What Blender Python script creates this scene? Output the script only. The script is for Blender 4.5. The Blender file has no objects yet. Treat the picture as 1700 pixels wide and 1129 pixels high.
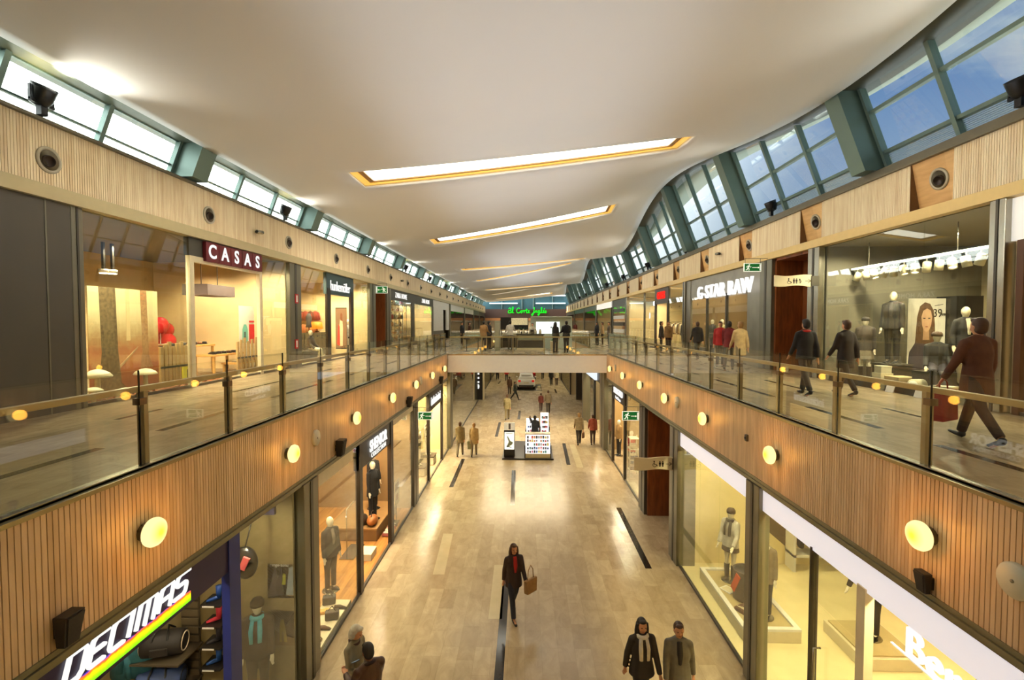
import bpy, bmesh, math, random
from mathutils import Vector, Matrix, Euler
random.seed(7)
SC = bpy.context.scene
COL = SC.collection
PI = math.pi
# ---------------------------------------------------------------- camera
F = 800.0
CAMZ = 6.5
cam = bpy.data.objects.new('camera', bpy.data.cameras.new('camera'))
COL.objects.link(cam)
cam.data.sensor_width = 36.0
cam.data.lens = 36.0 * F / 1700.0
cam.data.clip_start = 0.05
cam.data.clip_end = 600
cam.location = (0, 0, CAMZ)
YAW = math.atan(22 / F); PITCH = math.atan(27.5 / F)
cam.rotation_euler = (PI / 2 - PITCH, 0, YAW)
SC.camera = cam
CAMR = cam.rotation_euler.to_matrix()

def ray(px, py):
    return CAMR @ Vector(((px - 850) / F, (564.5 - py) / F, -1.0))
def onX(px, py, X):
    d = ray(px, py); t = X / d.x
    return Vector((X, d.y * t, CAMZ + d.z * t))
def onZ(px, py, z):
    d = ray(px, py); t = (z - CAMZ) / d.z
    return Vector((d.x * t, d.y * t, z))
def onY(px, py, Y):
    d = ray(px, py); t = Y / d.y
    return Vector((d.x * t, Y, CAMZ + d.z * t))
def YX(px, X):            # distance along the mall of something standing on the plane x = X
    return onX(px, 537, X).y

# ---------------------------------------------------------------- materials
def lin(c):
    return tuple(((v / 255) / 12.92 if v / 255 <= 0.04045 else ((v / 255 + 0.055) / 1.055) ** 2.4) for v in c)
MATS = {}
def newmat(name):
    m = bpy.data.materials.new(name); m.use_nodes = True
    nt = m.node_tree; nt.nodes.clear()
    out = nt.nodes.new('ShaderNodeOutputMaterial')
    return m, nt, out
def N(nt, t, **kw):
    n = nt.nodes.new(t)
    for k, v in kw.items():
        setattr(n, k, v)
    return n
def mat(rgb, rough=0.5, metal=0.0, var=0.12, scale=6.0, emit=None, es=0.0, spec=0.5):
    """procedural principled material: base colour with a soft noise variation"""
    key = ('p', tuple(rgb), rough, metal, var, scale, emit and tuple(emit), es, spec)
    if key in MATS: return MATS[key]
    m, nt, out = newmat('material')
    b = N(nt, 'ShaderNodeBsdfPrincipled')
    c = lin(rgb)
    if var > 0:
        tc = N(nt, 'ShaderNodeTexCoord'); ns = N(nt, 'ShaderNodeTexNoise')
        ns.inputs['Scale'].default_value = scale; ns.inputs['Detail'].default_value = 2
        cr = N(nt, 'ShaderNodeValToRGB')
        cr.color_ramp.elements[0].position = 0.3; cr.color_ramp.elements[1].position = 0.7
        cr.color_ramp.elements[0].color = tuple(v * (1 - var) for v in c) + (1,)
        cr.color_ramp.elements[1].color = tuple(min(1, v * (1 + var)) for v in c) + (1,)
        nt.links.new(tc.outputs['Object'], ns.inputs['Vector'])
        nt.links.new(ns.outputs['Fac'], cr.inputs['Fac'])
        nt.links.new(cr.outputs['Color'], b.inputs['Base Color'])
    else:
        b.inputs['Base Color'].default_value = c + (1,)
    b.inputs['Roughness'].default_value = rough
    b.inputs['Metallic'].default_value = metal
    b.inputs['Specular IOR Level'].default_value = spec
    if emit:
        b.inputs['Emission Color'].default_value = lin(emit) + (1,)
        b.inputs['Emission Strength'].default_value = es
    nt.links.new(b.outputs[0], out.inputs[0])
    MATS[key] = m
    return m
def glassmat(tint=(246, 250, 246), refl=1.0, ior=1.5):
    key = ('g', tint, refl, ior)
    if key in MATS: return MATS[key]
    m, nt, out = newmat('clear_glass')
    tr = N(nt, 'ShaderNodeBsdfTransparent'); tr.inputs[0].default_value = lin(tint) + (1,)
    gl = N(nt, 'ShaderNodeBsdfGlossy'); gl.inputs['Roughness'].default_value = 0.0
    gl.inputs[0].default_value = (refl, refl, refl, 1)
    lw = N(nt, 'ShaderNodeLayerWeight'); lw.inputs['Blend'].default_value = 0.5
    pw = N(nt, 'ShaderNodeMath', operation='POWER'); pw.inputs[1].default_value = 5.0
    fr = N(nt, 'ShaderNodeMath', operation='MULTIPLY_ADD'); fr.inputs[1].default_value = 0.95; fr.inputs[2].default_value = 0.045 * ior / 1.5
    fr.use_clamp = True
    nt.links.new(lw.outputs['Facing'], pw.inputs[0]); nt.links.new(pw.outputs[0], fr.inputs[0])
    mx = N(nt, 'ShaderNodeMixShader')
    nt.links.new(fr.outputs[0], mx.inputs[0]); nt.links.new(tr.outputs[0], mx.inputs[1]); nt.links.new(gl.outputs[0], mx.inputs[2])
    nt.links.new(mx.outputs[0], out.inputs[0])
    MATS[key] = m
    return m
def woodmat(c1, c2, pitch=0.05, axis=1, rough=0.45, grain=(3, 3, 0.5)):
    """timber boards: a tone per board along an axis plus a fine grain"""
    key = ('w', c1, c2, pitch, axis, rough)
    if key in MATS: return MATS[key]
    m, nt, out = newmat('timber')
    b = N(nt, 'ShaderNodeBsdfPrincipled'); b.inputs['Roughness'].default_value = rough
    tc = N(nt, 'ShaderNodeTexCoord'); sp = N(nt, 'ShaderNodeSeparateXYZ')
    nt.links.new(tc.outputs['Object'], sp.inputs[0])
    dv = N(nt, 'ShaderNodeMath', operation='DIVIDE'); dv.inputs[1].default_value = pitch
    fl = N(nt, 'ShaderNodeMath', operation='FLOOR')
    nt.links.new(sp.outputs[axis], dv.inputs[0]); nt.links.new(dv.outputs[0], fl.inputs[0])
    wn = N(nt, 'ShaderNodeTexWhiteNoise', noise_dimensions='1D'); nt.links.new(fl.outputs[0], wn.inputs['W'])
    mp = N(nt, 'ShaderNodeMapping'); mp.inputs['Scale'].default_value = grain
    nt.links.new(tc.outputs['Object'], mp.inputs[0])
    ns = N(nt, 'ShaderNodeTexNoise'); ns.inputs['Scale'].default_value = 3; ns.inputs['Detail'].default_value = 4
    nt.links.new(mp.outputs[0], ns.inputs['Vector'])
    ad = N(nt, 'ShaderNodeMath', operation='MULTIPLY_ADD'); ad.inputs[1].default_value = 0.45
    nt.links.new(wn.outputs['Value'], ad.inputs[0]); nt.links.new(ns.outputs['Fac'], ad.inputs[2])
    cr = N(nt, 'ShaderNodeValToRGB')
    cr.color_ramp.elements[0].position = 0.35; cr.color_ramp.elements[1].position = 1.0
    cr.color_ramp.elements[0].color = lin(c1) + (1,); cr.color_ramp.elements[1].color = lin(c2) + (1,)
    nt.links.new(ad.outputs[0], cr.inputs['Fac']); nt.links.new(cr.outputs['Color'], b.inputs['Base Color'])
    nt.links.new(b.outputs[0], out.inputs[0])
    MATS[key] = m
    return m
def emat(rgb, s):
    key = ('e', tuple(rgb), s)
    if key in MATS: return MATS[key]
    m, nt, out = newmat('glowing')
    e = N(nt, 'ShaderNodeEmission'); e.inputs[0].default_value = lin(rgb) + (1,); e.inputs[1].default_value = s
    nt.links.new(e.outputs[0], out.inputs[0]); MATS[key] = m
    return m

# ---------------------------------------------------------------- objects
def wloc(o):
    v = Vector((0, 0, 0))
    while o is not None:
        v += o.location; o = o.parent
    return v
def tag(o, label=None, cat=None, group=None, kind=None):
    if label: o['label'] = label
    if cat: o['category'] = cat
    if group: o['group'] = group
    if kind: o['kind'] = kind
    return o
def thing(name, loc, label, cat, group=None):
    o = bpy.data.objects.new(name, None); COL.objects.link(o); o.location = loc
    o.empty_display_size = 0.1
    return tag(o, label, cat, group)
def copy_tree(o, parent=None):
    c = o.copy(); COL.objects.link(c); c.parent = parent
    for ch in list(o.children):
        copy_tree(ch, c)
    return c
class MB:
    def __init__(s):
        s.v = []; s.f = []; s.sm = []
    def add(s, vs, fs, smooth=False):
        k = len(s.v); s.v += [Vector(p) for p in vs]
        s.f += [tuple(i + k for i in f) for f in fs]; s.sm += [smooth] * len(fs)
        return s
    def box(s, x0, x1, y0, y1, z0, z1):
        x0, x1 = min(x0, x1), max(x0, x1); y0, y1 = min(y0, y1), max(y0, y1); z0, z1 = min(z0, z1), max(z0, z1)
        return s.add([(x0, y0, z0), (x1, y0, z0), (x1, y1, z0), (x0, y1, z0), (x0, y0, z1), (x1, y0, z1), (x1, y1, z1), (x0, y1, z1)],
              [(0, 3, 2, 1), (4, 5, 6, 7), (0, 1, 5, 4), (1, 2, 6, 5), (2, 3, 7, 6), (3, 0, 4, 7)])
    def cbox(s, c, sx, sy, sz, rz=0.0, rx=0.0, ry=0.0):
        R = Euler((rx, ry, rz)).to_matrix(); c = Vector(c)
        k = [(-1, -1, -1), (1, -1, -1), (1, 1, -1), (-1, 1, -1), (-1, -1, 1), (1, -1, 1), (1, 1, 1), (-1, 1, 1)]
        return s.add([c + R @ Vector((a * sx / 2, b * sy / 2, d * sz / 2)) for a, b, d in k],
              [(0, 3, 2, 1), (4, 5, 6, 7), (0, 1, 5, 4), (1, 2, 6, 5), (2, 3, 7, 6), (3, 0, 4, 7)])
    def hexa(s, p):           # 8 points, bottom loop then top loop
        return s.add(p, [(0, 3, 2, 1), (4, 5, 6, 7), (0, 1, 5, 4), (1, 2, 6, 5), (2, 3, 7, 6), (3, 0, 4, 7)])
    def bar(s, p0, p1, w, h, up=(0, 0, 1)):
        p0 = Vector(p0); p1 = Vector(p1); d = (p1 - p0).normalized(); u = Vector(up)
        a = d.cross(u)
        if a.length < 1e-4: a = d.cross(Vector((1, 0, 0)))
        a.normalize(); b = a.cross(d)
        q = []
        for p in (p0, p1):
            q += [p - a * w / 2 - b * h / 2, p + a * w / 2 - b * h / 2, p + a * w / 2 + b * h / 2, p - a * w / 2 + b * h / 2]
        return s.add(q, [(0, 1, 2, 3), (7, 6, 5, 4), (0, 4, 5, 1), (1, 5, 6, 2), (2, 6, 7, 3), (3, 7, 4, 0)])
    def tube(s, pts, rad, n=10, caps=True, sx=1.0, closed=False):
        pts = [Vector(p) for p in pts]; m = len(pts)
        if not isinstance(rad, (list, tuple)): rad = [rad] * m
        k0 = len(s.v); vs = []; fs = []
        prev = None
        for i, p in enumerate(pts):
            if closed: d = pts[(i + 1) % m] - pts[i - 1]
            else: d = (pts[min(i + 1, m - 1)] - pts[max(i - 1, 0)])
            d = d.normalized() if d.length > 1e-9 else Vector((0, 0, 1))
            if prev is None:
                a = d.cross(Vector((0, 0, 1)))
                if a.length < 1e-3: a = Vector((1, 0, 0))
            else:
                a = prev - d * prev.dot(d)
            a.normalize(); prev = a; b = d.cross(a)
            r = rad[i]; ra, rb = (r if isinstance(r, (tuple, list)) else (r, r))
            for j in range(n):
                t = 2 * PI * j / n
                vs.append(p + a * ra * math.cos(t) + b * rb * math.sin(t))
        for i in range(m if closed else m - 1):
            i2 = (i + 1) % m
            for j in range(n):
                fs.append((i * n + j, i * n + (j + 1) % n, i2 * n + (j + 1) % n, i2 * n + j))
        if caps and not closed:
            fs.append(tuple(range(n - 1, -1, -1))); fs.append(tuple((m - 1) * n + j for j in range(n)))
        return s.add(vs, fs, True)
    def lathe(s, prof, c, axis=(0, 0, 1), n=24, smooth=True):
        """prof: (radius, height) pairs along the axis from point c"""
        c = Vector(c); ax = Vector(axis).normalized()
        a = ax.cross(Vector((0, 0, 1)))
        if a.length < 1e-3: a = Vector((1, 0, 0))
        a.normalize(); b = ax.cross(a); vs = []; fs = []
        for r, h in prof:
            for j in range(n):
                t = 2 * PI * j / n
                vs.append(c + ax * h + (a * math.cos(t) + b * math.sin(t)) * max(r, 1e-4))
        m = len(prof)
        for i in range(m - 1):
            for j in range(n):
                fs.append((i * n + j, i * n + (j + 1) % n, (i + 1) * n + (j + 1) % n, (i + 1) * n + j))
        if prof[0][0] > 1e-3: fs.append(tuple(range(n - 1, -1, -1)))
        if prof[-1][0] > 1e-3: fs.append(tuple((m - 1) * n + j for j in range(n)))
        return s.add(vs, fs, smooth)
    def ball(s, c, rx, ry=None, rz=None, n=14, m=9, R=None):
        ry = rx if ry is None else ry; rz = rx if rz is None else rz
        c = Vector(c); vs = []; fs = []
        for i in range(m + 1):
            ph = PI * i / m
            for j in range(n):
                t = 2 * PI * j / n
                q = Vector((rx * math.sin(ph) * math.cos(t), ry * math.sin(ph) * math.sin(t), rz * math.cos(ph)))
                vs.append(c + (R @ q if R else q))
        for i in range(m):
            for j in range(n):
                fs.append((i * n + j, (i + 1) * n + j, (i + 1) * n + (j + 1) % n, i * n + (j + 1) % n))
        return s.add(vs, fs, True)
    def prism(s, poly, fn, d):
        """outline poly [(u,v)], fn(u,v,w) -> point, extruded from w=0 to w=d"""
        n = len(poly)
        vs = [fn(u, v, 0) for u, v in poly] + [fn(u, v, d) for u, v in poly]
        fs = [tuple(range(n - 1, -1, -1)), tuple(range(n, 2 * n))]
        for i in range(n):
            j = (i + 1) % n
            fs.append((i, j, n + j, n + i))
        return s.add(vs, fs)
    def build(s, name, material, parent=None, bevel=0.0, rem=0.0, smooth=None, seg=2, subd=0):
        off = wloc(parent) if parent else Vector((0, 0, 0))
        me = bpy.data.meshes.new(name)
        me.from_pydata([tuple(p - off) for p in s.v], [], s.f)
        if material is not None:
            me.materials.append(material)
        sm = s.sm if smooth is None else [smooth] * len(s.f)
        me.polygons.foreach_set('use_smooth', sm)
        bm = bmesh.new(); bm.from_mesh(me)
        bmesh.ops.remove_doubles(bm, verts=bm.verts, dist=1e-5)
        bmesh.ops.recalc_face_normals(bm, faces=bm.faces)
        bm.to_mesh(me); bm.free()
        o = bpy.data.objects.new(name, me); COL.objects.link(o)
        if parent: o.parent = parent
        if bevel > 0:
            md = o.modifiers.new('bevel', 'BEVEL'); md.width = bevel; md.segments = seg; md.limit_method = 'ANGLE'
        if rem > 0:
            md = o.modifiers.new('remesh', 'REMESH'); md.mode = 'VOXEL'; md.voxel_size = rem; md.use_smooth_shade = True
            md = o.modifiers.new('smooth', 'SMOOTH'); md.iterations = 2; md.factor = 0.5
        if subd:
            md = o.modifiers.new('sub', 'SUBSURF'); md.levels = subd; md.render_levels = subd
        return o
def struct(o, label=None):
    o['kind'] = 'structure'
    return o
def text(name, body, material, size, loc, rot, parent=None, extrude=0.01, shear=0.0, align='CENTER', bold=0.0, spacing=1.0, sx=1.0):
    cu = bpy.data.curves.new(name, 'FONT'); cu.body = body; cu.size = size; cu.extrude = extrude
    cu.align_x = align; cu.align_y = 'CENTER'; cu.shear = shear; cu.offset = bold; cu.space_character = spacing
    cu.resolution_u = 4
    cu.materials.append(material)
    tmp = bpy.data.objects.new(name, cu); COL.objects.link(tmp)
    me = bpy.data.meshes.new_from_object(tmp); me.name = name
    bpy.data.objects.remove(tmp); bpy.data.curves.remove(cu)
    o = bpy.data.objects.new(name, me); COL.objects.link(o)
    off = wloc(parent) if parent else Vector((0, 0, 0))
    o.location = Vector(loc) - off; o.rotation_euler = rot; o.scale = (sx, 1, 1)
    if parent: o.parent = parent
    return o
ROT_L = (PI / 2, 0, PI / 2)      # lettering on the left side, facing +x
ROT_R = (PI / 2, 0, -PI / 2)     # lettering on the right side, facing -x
ROT_C = (PI / 2, 0, 0)           # lettering facing the camera end
def light(kind, loc, energy, color=(255, 220, 160), size=1.0, sy=None, rot=(0, 0, 0), spot=None, blend=0.6, radius=0.05):
    d = bpy.data.lights.new('lamp_light', kind); d.energy = energy; d.color = lin(color)
    if kind == 'AREA':
        d.shape = 'RECTANGLE'; d.size = size; d.size_y = sy or size
    else:
        d.shadow_soft_size = radius
    if kind == 'SPOT':
        d.spot_size = spot or 1.2; d.spot_blend = blend
    o = bpy.data.objects.new('lamp_light', d); COL.objects.link(o); o.location = loc; o.rotation_euler = rot
    return o
def aim(o, target):
    d = (Vector(target) - o.location)
    o.rotation_euler = d.to_track_quat('-Z', 'Y').to_euler()
ORD = ['first', 'second', 'third', 'fourth', 'fifth', 'sixth', 'seventh', 'eighth', 'ninth', 'tenth', 'eleventh', 'twelfth',
       'thirteenth', 'fourteenth', 'fifteenth', 'sixteenth', 'seventeenth', 'eighteenth', 'nineteenth', 'twentieth',
       'twenty-first', 'twenty-second', 'twenty-third', 'twenty-fourth', 'twenty-fifth', 'twenty-sixth', 'twenty-seventh', 'twenty-eighth']
# ================================================================ people and mannequins
M_SKIN = mat((206, 150, 112), 0.55, 0, 0.06, 12)
M_SKIN2 = mat((176, 122, 88), 0.55, 0, 0.06, 12)
M_EYE = mat((30, 22, 18), 0.2, 0, 0)
M_LIP = mat((160, 84, 74), 0.5, 0, 0)
M_PLASTER = mat((232, 220, 192), 0.3, 0, 0.02)
def figure(name, loc, rz, label, cat, h=1.70, legs=((0.0, 0.0), (0.0, 0.0)), arms=((0.05, .12, .15), (0.05, .12, .15)), lean=0.0,
           head=(0.0, 0.0), top=None, bottom=None, shoes=None, hair=None, hairstyle='short', skin=None, hem=0.82, flare=0.0, skirt=None, hood=None, scarf=None,
           near=False, vox=None, mannequin=False, tw=1.0, collar=None, shirt=None, seat=None, legtop=None, group=None, stance=0.085, hat=None, sleeve=1.0, boots=None, bare=False):
    """a standing, walking or sitting figure that faces -y before it is turned by rz; the root sits on the ground between the feet"""
    root = thing(name, (0, 0, 0), label, cat, group)
    skin = skin or (M_PLASTER if mannequin else M_SKIN)
    k = h / 1.70
    vox = vox or (0.011 if near else 0.017)
    hips = [Vector((-stance * k, 0, 0)), Vector((stance * k, 0, 0))]
    LU, LL = .43 * k, .42 * k
    J = []
    for i, (a, b) in enumerate(legs):
        kn = hips[i] + LU * Vector((0, -math.sin(a), -math.cos(a)))
        an = kn + LL * Vector((0, -math.sin(a - b), -math.cos(a - b)))
        J.append((hips[i], kn, an, a - b))
    z0 = -min(j[2].z for j in J) + .075 * k
    if seat is not None: z0 = seat
    up = Vector((0, 0, z0))
    J = [(a + up, b + up, c + up, t) for a, b, c, t in J]
    R = Matrix.Rotation(lean, 3, 'X')
    pel = up.copy()
    def T(x, y, z): return pel + R @ (Vector((x, y, z)) * k)     # torso space, z above the hip joints
    sh = [T(-.162 * tw, 0, .455), T(.162 * tw, 0, .455)]
    A = []
    for i, ar in enumerate(arms):
        s = -1 if i == 0 else 1
        f, ab, e = ar[:3]; inw = ar[3] if len(ar) > 3 else 0.0
        el = sh[i] + .285 * k * Vector((s * math.sin(ab), -math.sin(f) * math.cos(ab), -math.cos(f) * math.cos(ab)))
        ab2 = ab * .5 - inw
        d2 = Vector((s * math.sin(ab2), -math.sin(f + e) * math.cos(ab2), -math.cos(f + e) * math.cos(ab2)))
        wr = el + .25 * k * d2
        A.append((sh[i], el, wr, d2))
    nk = T(0, 0.005, .545); RH = R @ Euler((head[1], 0, head[0])).to_matrix()
    def Hd(x, y, z): return nk + RH @ (Vector((x, y, z)) * k)
    # ---- body: one skin surface
    b = MB()
    b.tube([T(0, 0, -.02), T(0, 0, .12), T(0, 0, .32), T(0, 0, .44), T(0, .005, .50)], [(.13 * k, .09 * k), (.12 * k, .085 * k), (.14 * k, .095 * k), (.13 * k, .08 * k), (.06 * k, .055 * k)], 14)
    b.tube([T(-.15 * tw, 0, .455), T(.15 * tw, 0, .455)], .045 * k, 10)
    b.tube([T(0, .005, .46), nk, Hd(0, -.005, .07)], [.056 * k, .05 * k, .052 * k], 12)
    b.ball(Hd(0, -.005, .135), .074 * k, .092 * k, .108 * k, 18, 12, RH)
    b.ball(Hd(0, -.032, .075), .052 * k, .055 * k, .058 * k, 14, 9, RH)
    if not mannequin:
        b.tube([Hd(0, -.094, .145), Hd(0, -.112, .105), Hd(0, -.095, .1)], [.010 * k, .017 * k, .012 * k], 8)
        for s in (-1, 1): b.ball(Hd(s * .074, .008, .12), .012 * k, .022 * k, .032 * k, 8, 6, RH)
        for s in (-1, 1): b.ball(Hd(s * .038, -.075, .09), .022 * k, .016 * k, .02 * k, 8, 6, RH)
    for i in (0, 1):
        s = -1 if i == 0 else 1
        a, e, w, d2 = A[i]
        b.tube([a, a.lerp(e, .5), e, e.lerp(w, .35), w], [.045 * k, .042 * k, .036 * k, .036 * k, .026 * k], 10)
        q = d2.normalized(); sd = Vector((-s * .55, -.8, 0)); sd = (sd - q * sd.dot(q)).normalized(); nm = q.cross(sd) * s
        palm = w + q * .045 * k
        b.tube([w, palm, w + q * .085 * k], [(.026 * k, .022 * k), (.034 * k, .020 * k), (.034 * k, .017 * k)], 10)
        if near:
            for fi, (off, ln) in enumerate(((-.028, .066), (-.0095, .078), (.0095, .074), (.027, .056))):
                p0 = w + q * .08 * k + sd * (-off) * k
                c1 = p0 + q * ln * .5 * k - nm * .006 * k
                c2 = p0 + q * ln * .85 * k - nm * .026 * k
                b.tube([p0, c1, c2], [.0095 * k, .009 * k, .0075 * k], 7)
            b.tube([w + q * .03 * k + sd * .026 * k, w + q * .062 * k + sd * .052 * k, w + q * .09 * k + sd * .05 * k - nm * .012 * k], [.0125 * k, .011 * k, .009 * k], 7)
        else:
            b.tube([w + q * .08 * k, w + q * .12 * k, w + q * .155 * k - nm * .02 * k], [(.032 * k, .016 * k), (.03 * k, .014 * k), (.022 * k, .012 * k)], 9)
            b.tube([w + q * .03 * k + sd * .02 * k, w + q * .085 * k + sd * .05 * k], [.014 * k, .01 * k], 7)
    for i in (0, 1):
        hj, kn, an, t = J[i]
        b.tube([hj + Vector((0, 0, .04 * k)), hj.lerp(kn, .45), kn, kn.lerp(an, .3), kn.lerp(an, .7), an], [.078 * k, .072 * k, .05 * k, .054 * k, .04 * k, .034 * k], 12)
        fd = Vector((0, -math.cos(t * .6), math.sin(t * .6) * .8 if t > 0 else math.sin(t) * .9))
        b.tube([an + Vector((0, .02, -.03)) * k, an + fd * .07 * k + Vector((0, 0, -.045 * k)), an + fd * .15 * k + Vector((0, 0, -.055 * k))], [(.032 * k, .03 * k), (.036 * k, .025 * k), (.028 * k, .018 * k)], 9)
    b.build('body', skin, root, rem=vox)
    if not mannequin and near:
        for s in (-1, 1): MB().ball(Hd(s * .03, -.088, .135), .011 * k, .008 * k, .007 * k, 8, 6, RH).build('eye', M_EYE, root)
        MB().ball(Hd(0, -.088, .07), .022 * k, .008 * k, .006 * k, 10, 6, RH).build('mouth', M_LIP, root)
    # ---- clothes
    if bottom is not None:
        c = MB()
        lt = 1.0
        c.tube([T(0, 0, .13), T(0, 0, .04), T(0, 0, -.06)], [(.14 * k * tw, .105 * k), (.165 * k * tw, .12 * k), (.15 * k * tw, .115 * k)], 16)
        for i in (0, 1):
            hj, kn, an, t = J[i]
            c.tube([hj + Vector((0, 0, .06 * k)), hj.lerp(kn, .45), kn, kn.lerp(an, .45), kn.lerp(an, .97)], [.092 * k, .086 * k, .066 * k, .062 * k, .056 * k], 12)
        c.build('trousers', bottom, root, rem=vox)
    if skirt is not None:
        m, z1 = skirt
        MB().tube([T(0, 0, .12), T(0, 0, .0), T(0, 0, z1)], [(.145 * k, .11 * k), (.18 * k, .14 * k), (.21 * k, .17 * k)], 18).build('skirt', m, root, rem=vox)
    if top is not None:
        c = MB()
        hz = hem - .93
        pts = [T(0, .0, hz), T(0, 0, hz * .5 + .06), T(0, 0, .16), T(0, -.005, .32), T(0, 0, .44), T(0, .005, .51), T(0, .008, .56)]
        rr = [((.198 + flare) * tw, .155 + flare * .7), ((.19 + flare * .5) * tw, .145 + flare * .3), (.165 * tw, .125), (.182 * tw, .132), (.165 * tw, .105), (.11, .085), (.075, .07)]
        c.tube(pts, [(x * k, y * k) for x, y in rr], 18)
        for i in (0, 1):
            a, e, w, d2 = A[i]
            wv = e.lerp(w, sleeve)
            c.tube([a + Vector((0, 0, .0)), a.lerp(e, .5), e, e.lerp(wv, .5), wv], [.068 * k, .062 * k, .054 * k, .05 * k, .044 * k], 12)
            c.ball(a, .066 * k)
            c.tube([T(0, .005, .53), a + Vector((0, 0, .012 * k))], [.06 * k, .05 * k], 10)
        c.build('jacket', top, root, rem=vox)
    if shirt is not None:
        MB().tube([T(0, -.115, .18), T(0, -.125, .34), T(0, -.07, .53)], [(.03 * k, .03 * k), (.05 * k, .03 * k), (.045 * k, .03 * k)], 10).build('shirt_front', shirt, root, rem=vox)
    if collar is not None:
        MB().tube([T(.075 * math.cos(t), .07 * math.sin(t) - .0, .525 - .03 * math.sin(-t)) for t in [2 * PI * i / 14 for i in range(14)]], .026 * k, 8, closed=True).build('collar', collar, root)
    if scarf is not None:
        c = MB().tube([T(.078 * math.cos(t), .075 * math.sin(t) - .01, .52) for t in [2 * PI * i / 14 for i in range(14)]], .034 * k, 8, closed=True)
        for s in (-1, 1):
            c.tube([T(s * .05, -.09, .51), T(s * .065, -.145, .36), T(s * .06, -.15, .18)], [(.03 * k, .02 * k), (.035 * k, .018 * k), (.03 * k, .015 * k)], 8)
        c.build('scarf', scarf, root)
    sm = shoes or mat((30, 26, 24), .4, 0, .1)
    if shoes is not False:
        for i in (0, 1):
            hj, kn, an, t = J[i]
            fd = Vector((0, -1, 0)) if abs(t) < .25 else Vector((0, -math.cos(t * .6), math.sin(t * .6)))
            c = MB()
            c.tube([an + Vector((0, .035, -.045)) * k - fd * .0, an + fd * .06 * k + Vector((0, 0, -.043 * k)), an + fd * .17 * k + Vector((0, 0, -.052 * k))], [(.038 * k, .033 * k), (.044 * k, .032 * k), (.034 * k, .02 * k)], 12)
            c.ball(an + Vector((0, .02, -.02)) * k, .042 * k, .05 * k, .05 * k)
            c.ball(an + fd * .16 * k + Vector((0, 0, -.05 * k)), .038 * k, .04 * k, .022 * k)
            if boots: c.tube([an, kn.lerp(an, .25)], [.05 * k, .066 * k], 12)
            c.build('boot' if boots else 'shoe', sm, root, rem=vox)
    if hair is not None:
        c = MB()
        c.ball(Hd(0, .018, .158), .084 * k, .092 * k, .098 * k, 16, 10, RH)
        c.ball(Hd(0, .03, .11), .08 * k, .075 * k, .09 * k, 14, 9, RH)
        c.ball(Hd(0, -.055, .215), .06 * k, .045 * k, .03 * k, 12, 8, RH)
        if hairstyle == 'long':
            c.tube([Hd(0, .06, .15), Hd(0, .085, .03), Hd(0, .09, -.08), Hd(0, .085, -.16)], [(.085 * k, .05 * k), (.095 * k, .05 * k), (.09 * k, .04 * k), (.06 * k, .025 * k)], 12)
            for s in (-1, 1): c.tube([Hd(s * .07, -.01, .17), Hd(s * .085, .0, .06), Hd(s * .09, .01, -.06)], [(.03 * k, .04 * k), (.03 * k, .045 * k), (.025 * k, .035 * k)], 9)
        if hairstyle == 'bob':
            c.tube([Hd(0, .03, .19), Hd(0, .045, .08), Hd(0, .04, .03)], [(.09 * k, .08 * k), (.1 * k, .075 * k), (.085 * k, .06 * k)], 14)
            for i in range(9):
                t = PI * (i - .5) / 7
                c.ball(Hd(.085 * math.cos(t), .02 + .075 * math.sin(t), .1 + .03 * (i % 2)), .03 * k)
        c.build('hair', hair, root, rem=vox)
    if hood is not None:
        MB().tube([Hd(0, .05, -.02), Hd(0, .05, .08), Hd(0, .035, .17), Hd(0, .01, .235)], [(.1 * k, .075 * k), (.105 * k, .09 * k), (.1 * k, .1 * k), (.05 * k, .06 * k)], 14).build('hood', hood, root, rem=vox)
    if hat is not None:
        MB().lathe([(.1 * k, .14 * k), (.1 * k, .2 * k), (.07 * k, .245 * k), (0, .255 * k)], nk, RH @ Vector((0, 0, 1)), 16).build('hat', hat, root)
    root.location = loc; root.rotation_euler = (0, 0, rz)
    root['_wr0'] = 0
    del root['_wr0']
    Rz = Matrix.Rotation(rz, 3, 'Z')
    W = lambda v: Vector(loc) + Rz @ v
    return root, {'wrists': [W(A[0][2]), W(A[1][2])], 'hands': [W(A[i][2] + A[i][3] * .1 * k) for i in (0, 1)]}
def handbag(p, w, h, d, m, label, cat='bag', name='handbag', rz=0.0, hm=None, handle=.22):
    """bag that hangs from a hand at p"""
    t = thing(name, (0, 0, 0), label, cat)
    MB().hexa([(-w * .42, -d / 2, -handle - h), (w * .42, -d / 2, -handle - h), (w * .42, d / 2, -handle - h), (-w * .42, d / 2, -handle - h),
               (-w / 2, -d * .35, -handle), (w / 2, -d * .35, -handle), (w / 2, d * .35, -handle), (-w / 2, d * .35, -handle)]).build('pouch', m, t, bevel=.02)
    MB().tube([(-w * .25, 0, -handle), (-w * .2, 0, -handle * .35), (0, 0, 0), (w * .2, 0, -handle * .35), (w * .25, 0, -handle)], .010, 7).build('handle', hm or m, t)
    t.location = p; t.rotation_euler = (0, 0, rz)
    return t
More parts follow.
